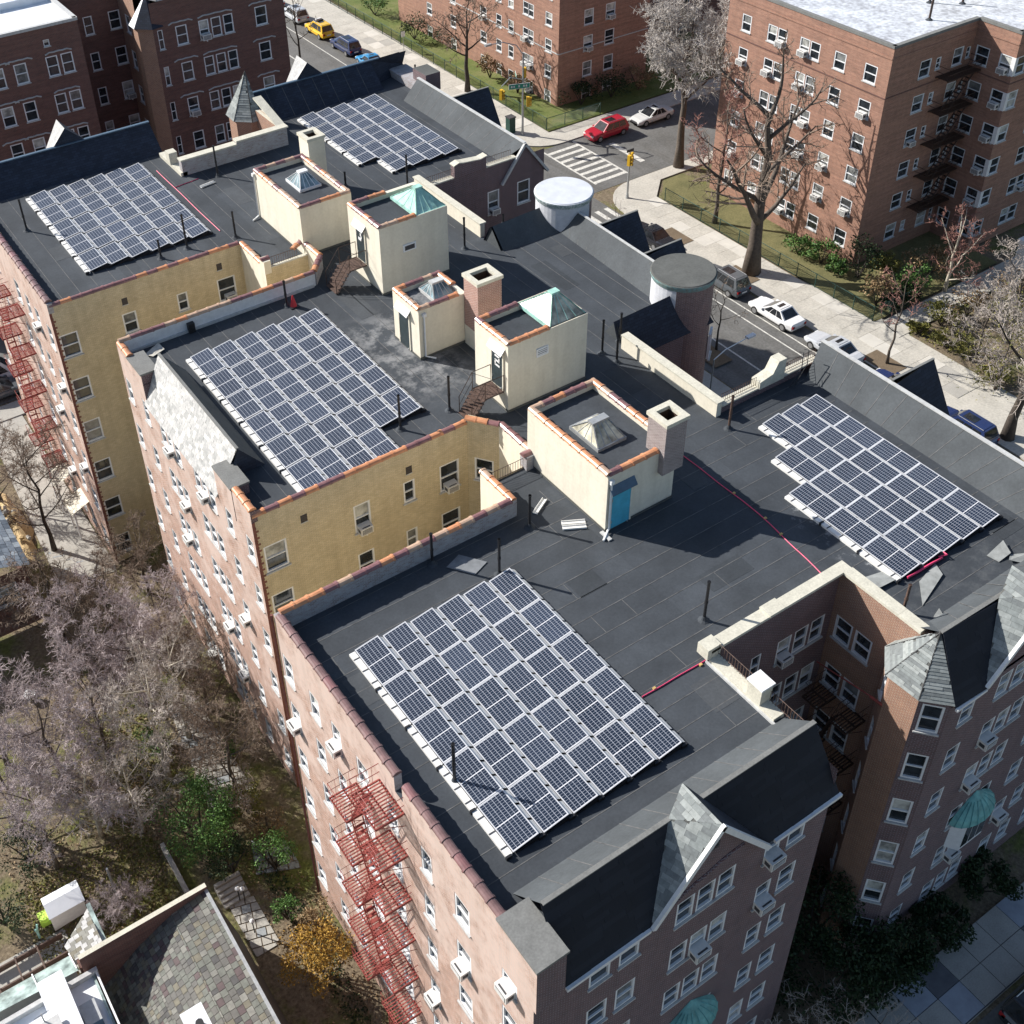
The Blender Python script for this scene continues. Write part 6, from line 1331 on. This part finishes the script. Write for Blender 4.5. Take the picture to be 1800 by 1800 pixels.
def shrub(label, loc, R, H, mt, n=1500, size=.13, seed=0, group=None, k=16, cat='shrub', name='evergreen_shrub'):
    t = thing(name, label, cat, (loc[0], loc[1], GZ), 0, group); b = MB()
    for j in range(5): a = j*1.3+seed; b.tube([(0, 0, 0), (R*.3*math.cos(a), R*.3*math.sin(a), H*.4), (R*.6*math.cos(a), R*.6*math.sin(a), H*.75)], [.06, .04, .015], M['barkdk'], 5)
    link('stem', b.mesh('stem', uv=False), t); leaves(t, 'foliage', n, clumps(R, H, k, seed), size, M[mt], seed); return t
M['tw_pale'] = plain('pale_grey_twig', (.5, .46, .42), .9, .2, 3)
# street and lawn trees beyond the building
O = Vector
plant('huge bare oak forking low, before the sunlit red brick house', 'tree', (66.7, 58.7), 11, 20, 7.5, .62, 'bark', 'tw_brown', rz=1.2, forks=7, fork_z=(.22, .72), dens=.95, twig_r=.016, trunk_top=.78,
      limbs=[(O((0, 0, 4.6)), O((-.75, .45, .62)), 11, .3), (O((0, .1, 6.0)), O((.5, -.6, .75)), 9, .26)])
plant('budding tree with pale green haze at the right photo edge', 'tree', (65.6, 33.3), 23, 13, 6.5, .38, 'barkdk', 'tw_grey', dens=1.0, forks=7, twig_r=.014)
t = [o for o in S.objects if o.get('label', '').startswith('budding tree')][0]; leaves(t, 'buds', 2600, clumps(5.5, 13, 34, 5), .13, M['lf_olive'], 8)
plant('broad grey bare tree with dense round crown between the two brick houses', 'tree', (74.6, 76.3), 31, 15.5, 7.2, .42, 'bark', 'tw_pale', dens=1.6, forks=12, fork_z=(.42, .82), twig_r=.018)
plant('slim bare tree with reddish twigs on the corner lawn by the oak', 'tree', (69.9, 66.4), 37, 13, 5.0, .2, 'bark', 'tw_red', dens=1.0, forks=7, twig_r=.014, fork_z=(.2, .75))
plant('bare street tree by the far green fence, before the sunlit house', 'tree', (68.3, 102.6), 41, 10.5, 5.0, .28, 'barkdk', 'tw_brown', dens=.95, forks=7, twig_r=.016, fork_z=(.35, .75))
plant('dark trunked tree at the top photo edge beyond the far fence', 'tree', (74.5, 122.5), 43, 13, 4.5, .45, 'barkdk', 'tw_brown', dens=.7, forks=5, twig_r=.017)
plant('thin leafless tree in the shade of the rear street', 'tree', (56.2, 117.5), 47, 10, 4.2, .16, 'barkdk', 'tw_brown', dens=.5, forks=6, twig_r=.014)
plant('young leafless street tree in the shaded gap by the lamp', 'tree', (56.8, 52.3), 53, 6.5, 2.6, .09, 'barkdk', 'tw_brown', dens=.55, forks=5, twig_r=.011)
plant('young street tree with reddish twigs in the bare earth square', 'tree', (65.7, 43.7), 59, 8.5, 3.2, .11, 'bark', 'tw_red', dens=.6, forks=6, twig_r=.012)
plant('rust twigged small tree in the garden near the white porch', 'tree', (77.0, 47.6), 61, 8, 4.2, .16, 'birch', 'tw_red', dens=.9, forks=7, fork_z=(.1, .6), twig_r=.013)
plant('grey twiggy tree behind the right edge of the shrub bed', 'tree', (76.0, 41), 67, 8.5, 4.5, .16, 'bark', 'tw_grey', dens=.9, forks=8, fork_z=(.08, .6), twig_r=.013)
plant('low spreading grey twigged tree in the middle of the shrub bed', 'tree', (71.8, 40.5), 71, 6.5, 4.5, .14, 'bark', 'tw_grey', dens=.9, forks=8, fork_z=(.06, .5), twig_r=.012)
plant('slender bare tree left of the budding tree in the shrub bed', 'tree', (69.5, 37.2), 73, 7, 3.8, .12, 'bark', 'tw_grey', dens=.9, forks=7, fork_z=(.08, .5), twig_r=.012)
plant('leafless sapling near the small painted crossing by the white tower', 'tree', (58.5, 66.5), 79, 6, 2.0, .08, 'bark', 'tw_grey', dens=.5, forks=5, twig_r=.01)
for k, (x, y, R, H, mt, lab) in enumerate(((71.8, 58.4, 1.3, 1.9, 'lf_green', 'round green bush at the foot of the red brick house, leftmost of the row'), (72.3, 56.3, 1.4, 2.2, 'lf_green', 'round green bush second from the left at the foot of the red brick house'), (72.1, 54.6, 1.0, 1.4, 'lf_green', 'small round bush third from the left at the foot of the red brick house'), (73.0, 53.0, 1.9, 3.8, 'lf_dark', 'tall dark evergreen at the corner of the red brick house'), (75.3, 52.3, 1.2, 1.8, 'lf_olive', 'olive bush in the shade right of the house corner'), (71.0, 49.4, 1.5, 3.2, 'lf_tan', 'brown leaved upright shrub near the fence corner'), (74.6, 48.9, 1.7, 2.9, 'lf_green', 'layered evergreen on the lawn right of the brown shrub'), (73.4, 48.3, 1.1, 1.6, 'lf_dark', 'low dark bush left of the layered evergreen'), (71.6, 48.6, 1.0, 1.1, 'lf_dark', 'dark bush inside the fence corner'), (78.2, 50.0, 2.4, 2.2, 'lf_tan', 'rust brown twiggy shrubs along the shaded wall'), (70.6, 45.0, .9, .9, 'lf_olive', 'yellow green bush at the start of the garden path'), (72.8, 44.6, 1.7, 2.0, 'lf_olive', 'olive shrub bordering the garden path'), (75.6, 44.4, 1.8, 2.3, 'lf_tan', 'tan shrub behind the olive shrub on the garden path'), (71, 42.3, 1.6, 1.2, 'lf_olive', 'low olive shrub in front of the shrub bed'), (69.8, 37.8, 1.5, 1.4, 'lf_olive', 'low shrub by the pavement in the shrub bed'), (75, 37.5, 2.2, 2.2, 'lf_olive', 'broad pale shrub at the rear of the shrub bed'), (80, 43, 2.4, 2.6, 'lf_tan', 'tan hedge before the white porch'))):
    shrub(lab, (x, y), R, H, mt, 900, .2, k+3, 'shrubs round the red brick house')
for k, (x, y, R, H, mt, lab) in enumerate(((75.8, 92.6, 2.0, 2.8, 'lf_dark', 'dark bush at the shaded foot of the house beyond the crossroads'), (79.5, 92.2, 2.2, 3.0, 'lf_dark', 'second dark bush right along the shaded foot of the house'), (83, 92, 2.0, 2.6, 'lf_tan', 'brownish bush furthest right at the shaded foot of the house'), (71.6, 118.5, 2.4, 2.6, 'lf_dark', 'dark evergreen mass left of the far lawn'), (74.5, 114, 2.6, 2.4, 'lf_dark', 'dark evergreen bush beside the far bare bed'), (71.9, 128, 2.5, 2.6, 'lf_green', 'green shrub by the far fence at the top photo edge'), (72.3, 99.0, 1.3, 2.6, 'lf_tan', 'dry tan shrub against the sunlit wall beyond the fence'), (72.2, 104, 1.5, 2.8, 'lf_tan', 'dry tan shrub left against the sunlit wall beyond the fence'), (50.5, 112, 2.6, 2.2, 'lf_dark', 'dark hedge in the shade beside the brown block, nearer part'), (48.5, 118, 2.6, 2.2, 'lf_dark', 'dark hedge in the shade beside the brown block, farther part'))):
    shrub(lab, (x, y), R, H, mt, 900, .22, k+40, 'shrubs beyond the crossroads')
# --- the thicket of leafless trees in the left garden: three grown forms, copied and turned
protos = []
for sd, H, R, tr, kw in ((101, 8.0, 3.6, .13, dict(forks=9, fork_z=(.12, .75), dens=1.3, twig_r=.008)), (103, 6.8, 3.4, .11, dict(forks=10, fork_z=(.06, .65), dens=1.25, twig_r=.0078)), (107, 9.0, 3.3, .14, dict(forks=10, fork_z=(.2, .8), dens=1.25, twig_r=.00785))):
    T, Cn = bare_tree(sd, H, R, tr, **kw); protos.append((T, Cn))
PM = {}
def thicket(x, y, k, sc, bark, twig, label, rz):
    key = (k, bark, twig)
    if key not in PM:
        T, Cn = protos[k]; T.mats = [M[bark]]; Cn.mats = [M[twig]]; PM[key] = (T.mesh('trunk', uv=False, smooth=True), Cn.mesh('crown', uv=False))
    t = thing('bare_tree', label, 'tree', (x, y, GZ), rz, 'leafless trees in the left garden'); t.scale = (sc, sc, sc); link('trunk', PM[key][0], t); link('crown', PM[key][1], t)
TH = [(7.7, 40.8, 2, 1.0, 'birch', 'tw_grey', 'tall pale trunked tree in the middle of the thicket'), (10.2, 38.0, 0, .9, 'bark', 'tw_brown', 'grey trunked tree in the thicket leaning toward the sunlit wall'), (5.6, 43.8, 1, 1.1, 'bark', 'tw_mauve', 'mauve twigged tree left of the tall pale trunk'), (3.0, 43.2, 0, 1.0, 'bark', 'tw_mauve', 'mauve twigged tree by the round white basin'), (8.6, 46.0, 1, 1.15, 'bark', 'tw_mauve', 'mauve twigged tree near the corner of the far court'), (10.6, 47.5, 0, .95, 'bark', 'tw_mauve', 'mauve twigged tree touching the wall below the pale slates'), (11.2, 43.5, 1, 1.0, 'bark', 'tw_brown', 'brown twigged tree against the wall below the pale slates'), (6.6, 48.5, 2, .95, 'bark', 'tw_mauve', 'mauve twigged tree at the upper edge of the thicket'), (1.0, 46.5, 1, 1.1, 'bark', 'tw_mauve', 'mauve twigged tree at the left photo edge, upper one'), (.4, 42.0, 1, 1.1, 'bark', 'tw_mauve', 'mauve twigged tree at the left photo edge, lower one'), (3.6, 39.6, 1, 1.0, 'birch', 'tw_mauve', 'pale branched mauve tree above the mossy lawn'), (5.4, 38.6, 0, .75, 'birch', 'tw_grey', 'small pale trunked tree with bent white limbs over the lawn'), (1.2, 39.2, 2, .8, 'bark', 'tw_mauve', 'mauve twigged tree beside the dark evergreen at the photo edge'), (8.4, 60.6, 2, 1.05, 'barkdk', 'tw_brown', 'dark forked bare tree beside the alley path'), (6.4, 53.0, 1, 1.05, 'barkdk', 'tw_brown', 'dark bare tree near the brick house window at the left'), (9.0, 52.2, 1, .9, 'barkdk', 'tw_brown', 'dark bare tree at the mouth of the far yellow court'), (7.0, 66.5, 1, 1.0, 'barkdk', 'tw_brown', 'dark tangled bush tree at the far left of the alley'), (9.6, 42.6, 2, .9, 'birch', 'tw_grey', 'second pale trunk right of the tall one in the thicket'), (3.4, 34.6, 1, .42, 'bark', 'tw_mauve', 'small mauve twigged bush behind the slate gable coping'), (2.4, 35.0, 0, .3, 'bark', 'tw_mauve', 'smallest mauve bush beside the slate gable coping'), (11.9, 53.6, 0, .8, 'bark', 'tw_brown', 'bare tree deep in the far yellow court')]
for i, (x, y, k, sc, bk, tw, lab) in enumerate(TH): thicket(x, y, k, sc, bk, tw, lab, i*1.7)
for k, (x, y, R, H, mt, n, lab) in enumerate(((7.5, 36.4, 2.2, 3.9, 'lf_green', 8000, 'large green leaved evergreen below the thicket'), (8.1, 34.0, 1.4, 2.4, 'lf_dark', 1800, 'dark green bush beside the stone steps'), (9.9, 33.0, 1.1, 2.6, 'lf_green', 1600, 'upright green bush against the near wall by the flagstones'), (10.2, 36.5, 1.2, 2.0, 'lf_olive', 1500, 'olive bush against the near wall above the flagstones'), (10.5, 35.0, 1.2, 1.2, 'lf_tan', 1300, 'brown dried shrub beside the flagstone path'), (9.3, 27.2, 1.75, 4.3, 'lf_gold', 4200, 'golden orange evergreen at the bottom of the photo'), (10.2, 29.0, 1.0, 2.0, 'lf_tan', 1200, 'brown shrub below the red fire escape'), (9.2, 30.4, .7, 1.6, 'lf_green', 900, 'green climber clump under the globe lamp'), (-1.8, 37.6, 1.2, 2.3, 'lf_dark', 1500, 'blue green conifer at the left photo edge'), (.2, 40.2, 1.5, 2.0, 'lf_dark', 1800, 'dark evergreen at the left photo edge above the mossy lawn'), (6.4, 42.0, 1.0, 1.2, 'lf_olive', 1000, 'yellow green shrub in the middle of the thicket'), (7.8, 42.8, 1.1, 1.3, 'lf_green', 1000, 'green shrub behind the tall pale trunk'), (4.8, 45.6, 1.2, 1.2, 'lf_olive', 1000, 'olive shrub among the mauve trees'), (10.8, 40.2, .6, 1.1, 'lf_green', 600, 'small bright green shrub at the foot of the sunlit wall'), (5.6, 40.6, 1.0, .9, 'lf_tan', 900, 'russet ground shrub left of the tall pale trunk'))):
    shrub(lab, (x, y), R, H, mt, n, .11, k+70, 'evergreens in the left garden', k=26)
for k, (x0, x1, y0, y1, mt, n, nm) in enumerate(((-1, 6, 33.2, 41.5, 'lf_litter', 2600, 'leaf_litter'), (4, 11, 36, 52, 'lf_litter', 4200, 'leaf_litter'), (8.4, 11, 22, 35, 'lf_litter', 1500, 'leaf_litter'), (-1, 5.6, 33.4, 39, 'lf_olive', 5200, 'mossy_grass'), (5, 8.6, 40, 47, 'lf_olive', 1800, 'mossy_grass'), (24, 31, 12.5, 20, 'lf_dark', 2600, 'ivy'), (9.2, 10.2, 24, 34, 'lf_dark', 1200, 'ivy'))):
    q = random.Random(k); o = leaves(None, nm, n, lambda r: (r.uniform(x0, x1), r.uniform(y0, y1), GZ-.1+r.uniform(0, .06)), .13, M[mt], k); o['kind'] = 'stuff'  # the front-court ivy is added to darken its shaded ground
for k, (x, y, R, H) in enumerate(((25.5, 17.0, 2.2, 5.2), (28.0, 16.0, 2.4, 5.6), (30.8, 12.9, 1.4, 2.4), (26.8, 13.6, 2.2, 4.2), (29.0, 13.2, 1.8, 3.4), (33.5, 13.1, 1.4, 1.9), (36.5, 13.2, 1.4, 1.9))): shrub(('dark evergreen in the shaded front court, ' + ('left one', 'right one', 'small one by the turret', 'low one by the pavement', 'one right of the low one', 'one right of the turret windows', 'one at the right photo edge')[k]), (x, y), R, H, 'lf_dark', 3000, .17, k+90, 'evergreens in the front court')  # extra evergreens added here to deepen the shade of the court
plant('bare shrubby tree in the shade before the front court', 'tree', (25.6, 11.6), 113, 5.5, 3.0, .09, 'bark', 'tw_grey', dens=.7, forks=8, fork_z=(.05, .5), twig_r=.008)
plant('smaller bare shrub in the shade right of the near wing corner', 'tree', (23.4, 12.6), 127, 4.5, 2.4, .08, 'bark', 'tw_grey', dens=.6, forks=7, fork_z=(.05, .5), twig_r=.008)
# ================================================================ small garden things
def flags(label, pts, n):
    base = structure('flagstone_path', (lambda b: (b.poly([(p[0], p[1], GZ-.1) for p in pts], M['dirt']), b)[1])(MB()))
    field('flagstone', base, [(p[0], p[1], GZ-.095) for p in pts], [M['flag'], M['flag2'], M['walk2'], M['flag']], .55, .45, .05, .03, limit=n, jit=.35, up=(.3, 1, 0))
flags('', [(9.0, 33.3), (11.0, 32.4), (11.0, 34.2), (9.6, 35.1)], 40); flags('', [(8.6, 37.4), (11, 37.0), (11.0, 44.5), (9.4, 44.5)], 60); flags('', [(7.7, 57.2), (11.0, 56.6), (11.1, 58.5), (8.0, 61)], 40); flags('', [(7.2, 29.6), (8.4, 29.6), (8.4, 32.4), (7.2, 32.8)], 24)
b = MB(); b.box(5.75, 5.95, 33.6, 37.2, GZ-.12, GZ+.35, M['walk2']); single('garden_wall', b, 'low concrete wall edging the mossy lawn', 'wall')
t = thing('garden_steps', 'stone garden steps beside the slate house', 'steps', (7.6, 33.2, GZ))
for k in range(5): b = MB(); b.box(7.0, 8.3, 32.5+k*.24, 32.7+k*.24, GZ-.1, GZ+.06+.1*k, M['flag']); wpart('step', b, t)
b = MB(); b.tube([(6.9, 33.9, GZ+.8), (8.5, 33.9, GZ+.8)], .04, M['black'], 5); wpart('handrail', b, t)
for k, (px, py, lab) in enumerate(((417, 1562, 'white globe lamp on the handrail, left of the pair'), (426, 1562, 'white globe lamp on the handrail, right of the pair'), (443, 1619, 'single white globe lamp among the ivy'))):
    p = at(px, py, GZ+1.0); t = thing('globe_lamp', lab, 'lamp', (p.x, p.y, GZ), 0, 'globe lamps by the garden steps'); b = MB(); b.tube([(0, 0, 0), (0, 0, .95)], .03, M['black'], 5); link('post', b.mesh('post', uv=False), t)
    b = MB(); b.tube([(0, 0, .88+.24*j/8) for j in range(9)], [max(.01, .12*math.sin(PI*j/8)) for j in range(9)], M['white'], 12); link('globe', b.mesh('globe', uv=False, smooth=True), t)
p = at(52, 1222, GZ+.3); b = MB(); b.tube([(p.x, p.y, GZ), (p.x, p.y, GZ+.35)], [.2, .3], M['stone'], 16); b.tube([(p.x, p.y, GZ+.35), (p.x, p.y, GZ+.42), (p.x, p.y, GZ+.40)], [.3, .34, .26], M['white'], 16); single('bird_bath', b, 'round white basin among the mauve trees at the left', 'bird bath')
b = MB(); b.prism([(.0, 36.0, GZ), (1.6, 36.1, GZ), (1.6, 37.15, GZ), (.05, 37.15, GZ)], (0, 0, 1.1), M['acbody']); b.prism([(-.05, 35.95, GZ+1.1), (-.05, 37.2, GZ+1.1), (-.05, 36.6, GZ+1.4)], (1.7, 0, 0), M['roofclean']); single('garden_shed', b, 'low white storage shed on the mossy lawn', 'shed')
b = MB(); b.box(-.45, .05, 36.5, 37.0, GZ+.05, GZ+.5, M['lime']); b.box(-.42, .02, 36.47, 36.5, GZ, GZ+.3, M['lime']); single('garden_bin', b, 'lime green box beside the white storage shed', 'box')
b = MB()
for (x, y, z) in ((-.75, 36.0, .9), (-.6, 36.2, .9)): b.tube([(-.7, 36.1, GZ), (-.7, 36.1, GZ+.5), (x, y, GZ+z)], .05, M['copper'], 6)
single('garden_ornament', b, 'small turquoise ornament below the lime green box', 'ornament')
tr = thing('trellis', 'rusty timber trellis frames on the patio at the lower left', 'trellis', (-1.5, 34.5, GZ))
for k in range(6):
    b = MB(); b.box(-3.2, .2, 33.0+k*.5, 33.07+k*.5, GZ, GZ+.35, M['rust']) if k % 2 else b.box(-3.0+k*.5, -2.93+k*.5, 32.8, 35.6, GZ+.352, GZ+.4, M['rust']); wpart('rail', b, tr)
sheet_s('patio', R4(-4, .4, 32.4, 36.0), GZ-.09, M['walk2'])
p = at(103, 1565, GZ+.5); b = MB(); b.tube([(3.05, 36.0, GZ), (3.0, 36.0, GZ+2.4)], .06, M['steel'], 6); single('garden_post', b, 'grey post standing on the mossy lawn', 'post')
# the sand heap and rubble by the alley
b = MB(); n = 18; ring = []
for j in range(4):
    f = j/3; ring.append([(7.0+(1-f*.75)*(.85+.25*math.sin(3*k))*math.cos(2*PI*k/n), 64.3+(1-f*.75)*3.6*(1+.12*math.sin(5*k))*math.sin(2*PI*k/n), GZ-.1+.75*(f**.8)) for k in range(n)])
for j in range(3):
    for k in range(n): q = (k+1) % n; b.poly([ring[j][k], ring[j][q], ring[j+1][q], ring[j+1][k]], M['sand'])
b.poly(ring[3], M['sand']); o = single('sand_heap', b, 'long heap of tan sand beside the blue slate house', 'sand heap')
for k in range(14):
    rr = random.Random(k); b = MB(); s = rr.uniform(.12, .3); pts = []
    bm = bmesh.new(); bmesh.ops.create_icosphere(bm, subdivisions=1, radius=s)
    for v in bm.verts: v.co *= rr.uniform(.7, 1.25)
    me = bpy.data.meshes.new('rubble_stone'); bm.to_mesh(me); bm.free(); me.materials.append(M['flag'] if k % 3 else M['sand'])
    o = link('rubble_stone', me); o.location = (6.9+rr.uniform(-.4, .6), 61.3+rr.random()*5, GZ+.62); tag(o, 'broken stone lying on the heap of tan sand', 'stone', 'stones on the sand heap')
for k, (y, lab) in enumerate(((61.2, 'cream doorway canopy at the foot of the far left wall, nearer'), (64.4, 'cream doorway canopy at the foot of the far left wall, farther'))):
    b = MB(); b.poly([(11.2, y-.8, GZ+2.7), (11.2, y+.8, GZ+2.7), (10.0, y+.8, GZ+2.2), (10.0, y-.8, GZ+2.2)], M['stucco']); b.poly([(10.0, y-.8, GZ+2.2), (10, y+.8, GZ+2.2), (10, y+.8, GZ+1.95), (10, y-.8, GZ+1.95)], M['stucco']); b.box(10.1, 10.2, y-.75, y-.65, GZ, GZ+2.2, M['white']); b.box(10.1, 10.2, y+.65, y+.75, GZ, GZ+2.2, M['white']); single('door_canopy', b, lab, 'canopy')
# ================================================================ vehicles
def car_parts(L, W_, Hh, kind, pm):
    """body, glass, wheels etc. of a car pointing to +x; returns list of (name, mesh)"""
    b = MB(); hl = L/2; suv = kind == 'suv'; bz = .28; belt = .92 if suv else .82; hood = .95 if suv else .78; trunk = belt+.02 if suv else .92
    st = [(-hl, .72, .4, belt*.86), (-hl+.1, .86, bz, trunk*.98), (-hl+.55, .95, bz, trunk+.02), (-hl*.45, 1.0, bz, belt), (0, 1.0, bz, belt), (hl*.32, 1.0, bz, belt), (hl*.5, .99, bz, hood+.06), (hl-.45, .95, bz, hood-.04), (hl-.1, .84, bz, hood-.16), (hl, .66, .36, hood-.32)]
    hw = W_/2; prof = lambda x, f, z0, z1: [(x, -hw*f*.9, z0), (x, -hw*f, z0+.14), (x, -hw*f*1.0, z1-.2), (x, -hw*f*.93, z1-.05), (x, -hw*f*.8, z1), (x, hw*f*.8, z1), (x, hw*f*.93, z1-.05), (x, hw*f, z1-.2), (x, hw*f, z0+.14), (x, hw*f*.9, z0)]
    P = [prof(*s) for s in st]; n = 10
    for i in range(len(P)-1):
        for k in range(n): j = (k+1) % n; b.poly([P[i][k], P[i][j], P[i+1][j], P[i+1][k]], pm)
    b.poly(list(reversed(P[0])), pm); b.poly(P[-1], pm)
    # greenhouse
    if suv: xs = (-hl+.12, -hl+.45, hl*.12, hl*.45)
    else: xs = (-hl+.75, -hl+1.5, hl*.02, hl*.42)
    lw, uw = hw*.9, hw*.7; z0, z1 = belt-.02, Hh
    A = [(xs[0], -lw, z0+.02), (xs[3], -lw, z0+.02), (xs[3], lw, z0+.02), (xs[0], lw, z0+.02)]; T = [(xs[1], -uw, z1-.03), (xs[2], -uw, z1-.03), (xs[2], uw, z1-.03), (xs[1], uw, z1-.03)]
    V = Vector
    for i in range(4): j = (i+1) % 4; b.poly([A[i], A[j], T[j], T[i]], pm)
    b.poly([T[0], T[1], T[2], T[3]], pm); b.poly([(xs[1]+.15, -uw*.8, z1), (xs[2]-.1, -uw*.8, z1), (xs[2]-.1, uw*.8, z1), (xs[1]+.15, uw*.8, z1)], pm)
    out = [('body', b)]
    g = MB()
    def glass(i, f0, f1, m0=.1, m1=.88):
        j = (i+1) % 4; a, c, d, e = V(A[i]), V(A[j]), V(T[j]), V(T[i]); nn = (c-a).cross(e-a).normalized()*.012
        q = lambda f, m_: a.lerp(c, f).lerp(e.lerp(d, f), m_)+nn
        g.poly([q(f0, m0), q(f1, m0), q(f1, m1), q(f0, m1)], M['carglass'])
    glass(0, .1, .36); glass(0, .39, .64); glass(0, .67, .9); glass(2, .1, .33); glass(2, .36, .61); glass(2, .64, .9); glass(1, .07, .93, .08, .92); glass(3, .08, .92, .15, .9)
    out.append(('window_glass', g))
    r = MB(); r.box((xs[1]+xs[2])/2-.1, xs[2]-.25, -uw*.55, uw*.55, z1+.002, z1+.012, M['carglass']); out.append(('sunroof', r))
    for s in (-1, 1):
        m_ = MB(); m_.box(xs[3]-.3, xs[3]-.08, s*hw*.98-.08, s*hw*.98+.08, belt, belt+.14, pm); out.append(('mirror', m_))
        h_ = MB(); h_.box(hl-.22, hl-.04, s*hw*.62-.16, s*hw*.62+.16, hood-.3, hood-.17, M['lamp']); out.append(('headlight', h_))
        t_ = MB(); t_.box(-hl+.0, -hl+.1, s*hw*.66-.14, s*hw*.66+.14, belt-.28, belt-.08, M['tail']); out.append(('taillight', t_))
        if suv: k_ = MB(); k_.tube([(xs[1]+.1, s*uw*.9, z1+.05), (xs[2]-.1, s*uw*.9, z1+.05)], .025, M['rim'], 5); out.append(('roof_rail', k_))
    pl = MB(); pl.box(-hl-.01, -hl+.02, -.26, .26, .55, .68, M['white']); out.append(('number_plate', pl))
    bp = MB(); bp.box(hl-.08, hl+.01, -hw*.45, hw*.45, .42, .58, M['grille']); out.append(('front_grille', bp))
    return out
def wheel_meshes():
    w_ = MB(); w_.tube([(0, -.11, 0), (0, -.1, 0), (0, .1, 0), (0, .11, 0)], [.28, .335, .335, .28], M['rubber'], 16); r = MB(); r.tube([(0, -.118, 0), (0, .118, 0)], .21, M['rim'], 12)
    for k in range(5): a = 2*PI*k/5; 
    return w_.mesh('wheel', uv=False), r.mesh('rim', uv=False)
WHM, RIM = wheel_meshes(); CARC = {}
def car(label, x, y, heading, kind, colour, L=4.6, W_=1.82, Hh=None, z=GZ-.1, extra=None):
    Hh = Hh or (1.7 if kind == 'suv' else 1.44)
    key = (kind, colour, L, Hh)
    if key not in CARC: CARC[key] = [(n, mb.mesh(n, uv=False)) for n, mb in car_parts(L, W_, Hh, kind, M[colour])]
    t = thing('parked_car', label, 'car', (x, y, z), heading, 'cars parked along the streets')
    for n, me in CARC[key]: link(n, me, t)
    for sx in (L*.31, -L*.31):
        for sy in (-1, 1): o = link('wheel', WHM, t, Matrix.Translation((sx, sy*(W_/2-.1), .335))); link('rim', RIM, o)
    return t
for n, c in (('car_white', (.8, .8, .8)), ('car_silver', (.5, .52, .55)), ('car_grey', (.1, .11, .12)), ('car_dark', (.025, .025, .03)), ('car_navy', (.02, .035, .11)), ('car_yellow', (.8, .48, .015)), ('car_red', (.42, .02, .04)), ('car_blue', (.05, .3, .6)), ('car_pale', (.62, .62, .6)), ('car_darkred', (.12, .02, .02))): M[n] = paint(n, c)
U = PI/2
car('white sedan with dark sunroof parked below the oak', 63.5, 52.75, U, 'sedan', 'car_white', 4.75); car('silver sedan half hidden behind the right sloped roof', 63.5, 46.9, U, 'sedan', 'car_silver', 4.7); car('grey estate car with roof rails parked beside the oak trunk', 63.5, 58.6, U, 'suv', 'car_grey', 4.7)
car('dark sedan parked beyond the pointed blue-black dormer', 63.5, 67.6, U, 'sedan', 'car_dark', 4.8); car('navy blue car behind the right dormer, farther left', 63.5, 41.0, U, 'sedan', 'car_navy', 4.6); car('dark blue car tucked behind the right dormer ridge', 63.5, 35.4, U, 'suv', 'car_navy', 4.7)
car('dark red estate car on the cross street at the crosswalk', 73.4, 85.6, PI, 'suv', 'car_red', 4.7, 1.86, 1.62); car('pale silver car under the broad grey tree on the cross street', 79.3, 85.6, PI, 'sedan', 'car_pale', 4.7)
car('dark blue estate car on the far street behind the taxi', 63.6, 120.6, U, 'suv', 'car_navy', 4.9); t = car('yellow taxi on the far street', 63.6, 126.9, U, 'suv', 'car_yellow', 4.7); b = MB(); b.box(-.3, .3, -.5, .5, 1.7, 1.82, M['grille']); b.box(-.12, .12, -.35, .35, 1.82, 1.95, M['lamp']); link('roof_sign', b.mesh('roof_sign', uv=False), t)
car('silver estate car in front of the yellow taxi', 63.6, 133.2, U, 'suv', 'car_silver', 4.8); car('silver car at the top photo edge, farthest up the street', 63.6, 139.4, U, 'sedan', 'car_silver', 4.6); car('bright blue car mostly hidden by the far roof corner', 63.6, 115.0, U, 'sedan', 'car_blue', 4.4)
car('dark car in deep shade at the bottom right corner', 34.6, 8.3, 0, 'suv', 'car_dark', 4.8); car('white van on the rear street at the left photo edge', 11.0, 80.6, 0, 'suv', 'car_white', 5.2, 1.9, 2.0); car('dark sedan below the white van at the left photo edge', 10.6, 78.6, 0, 'sedan', 'car_grey', 4.6)
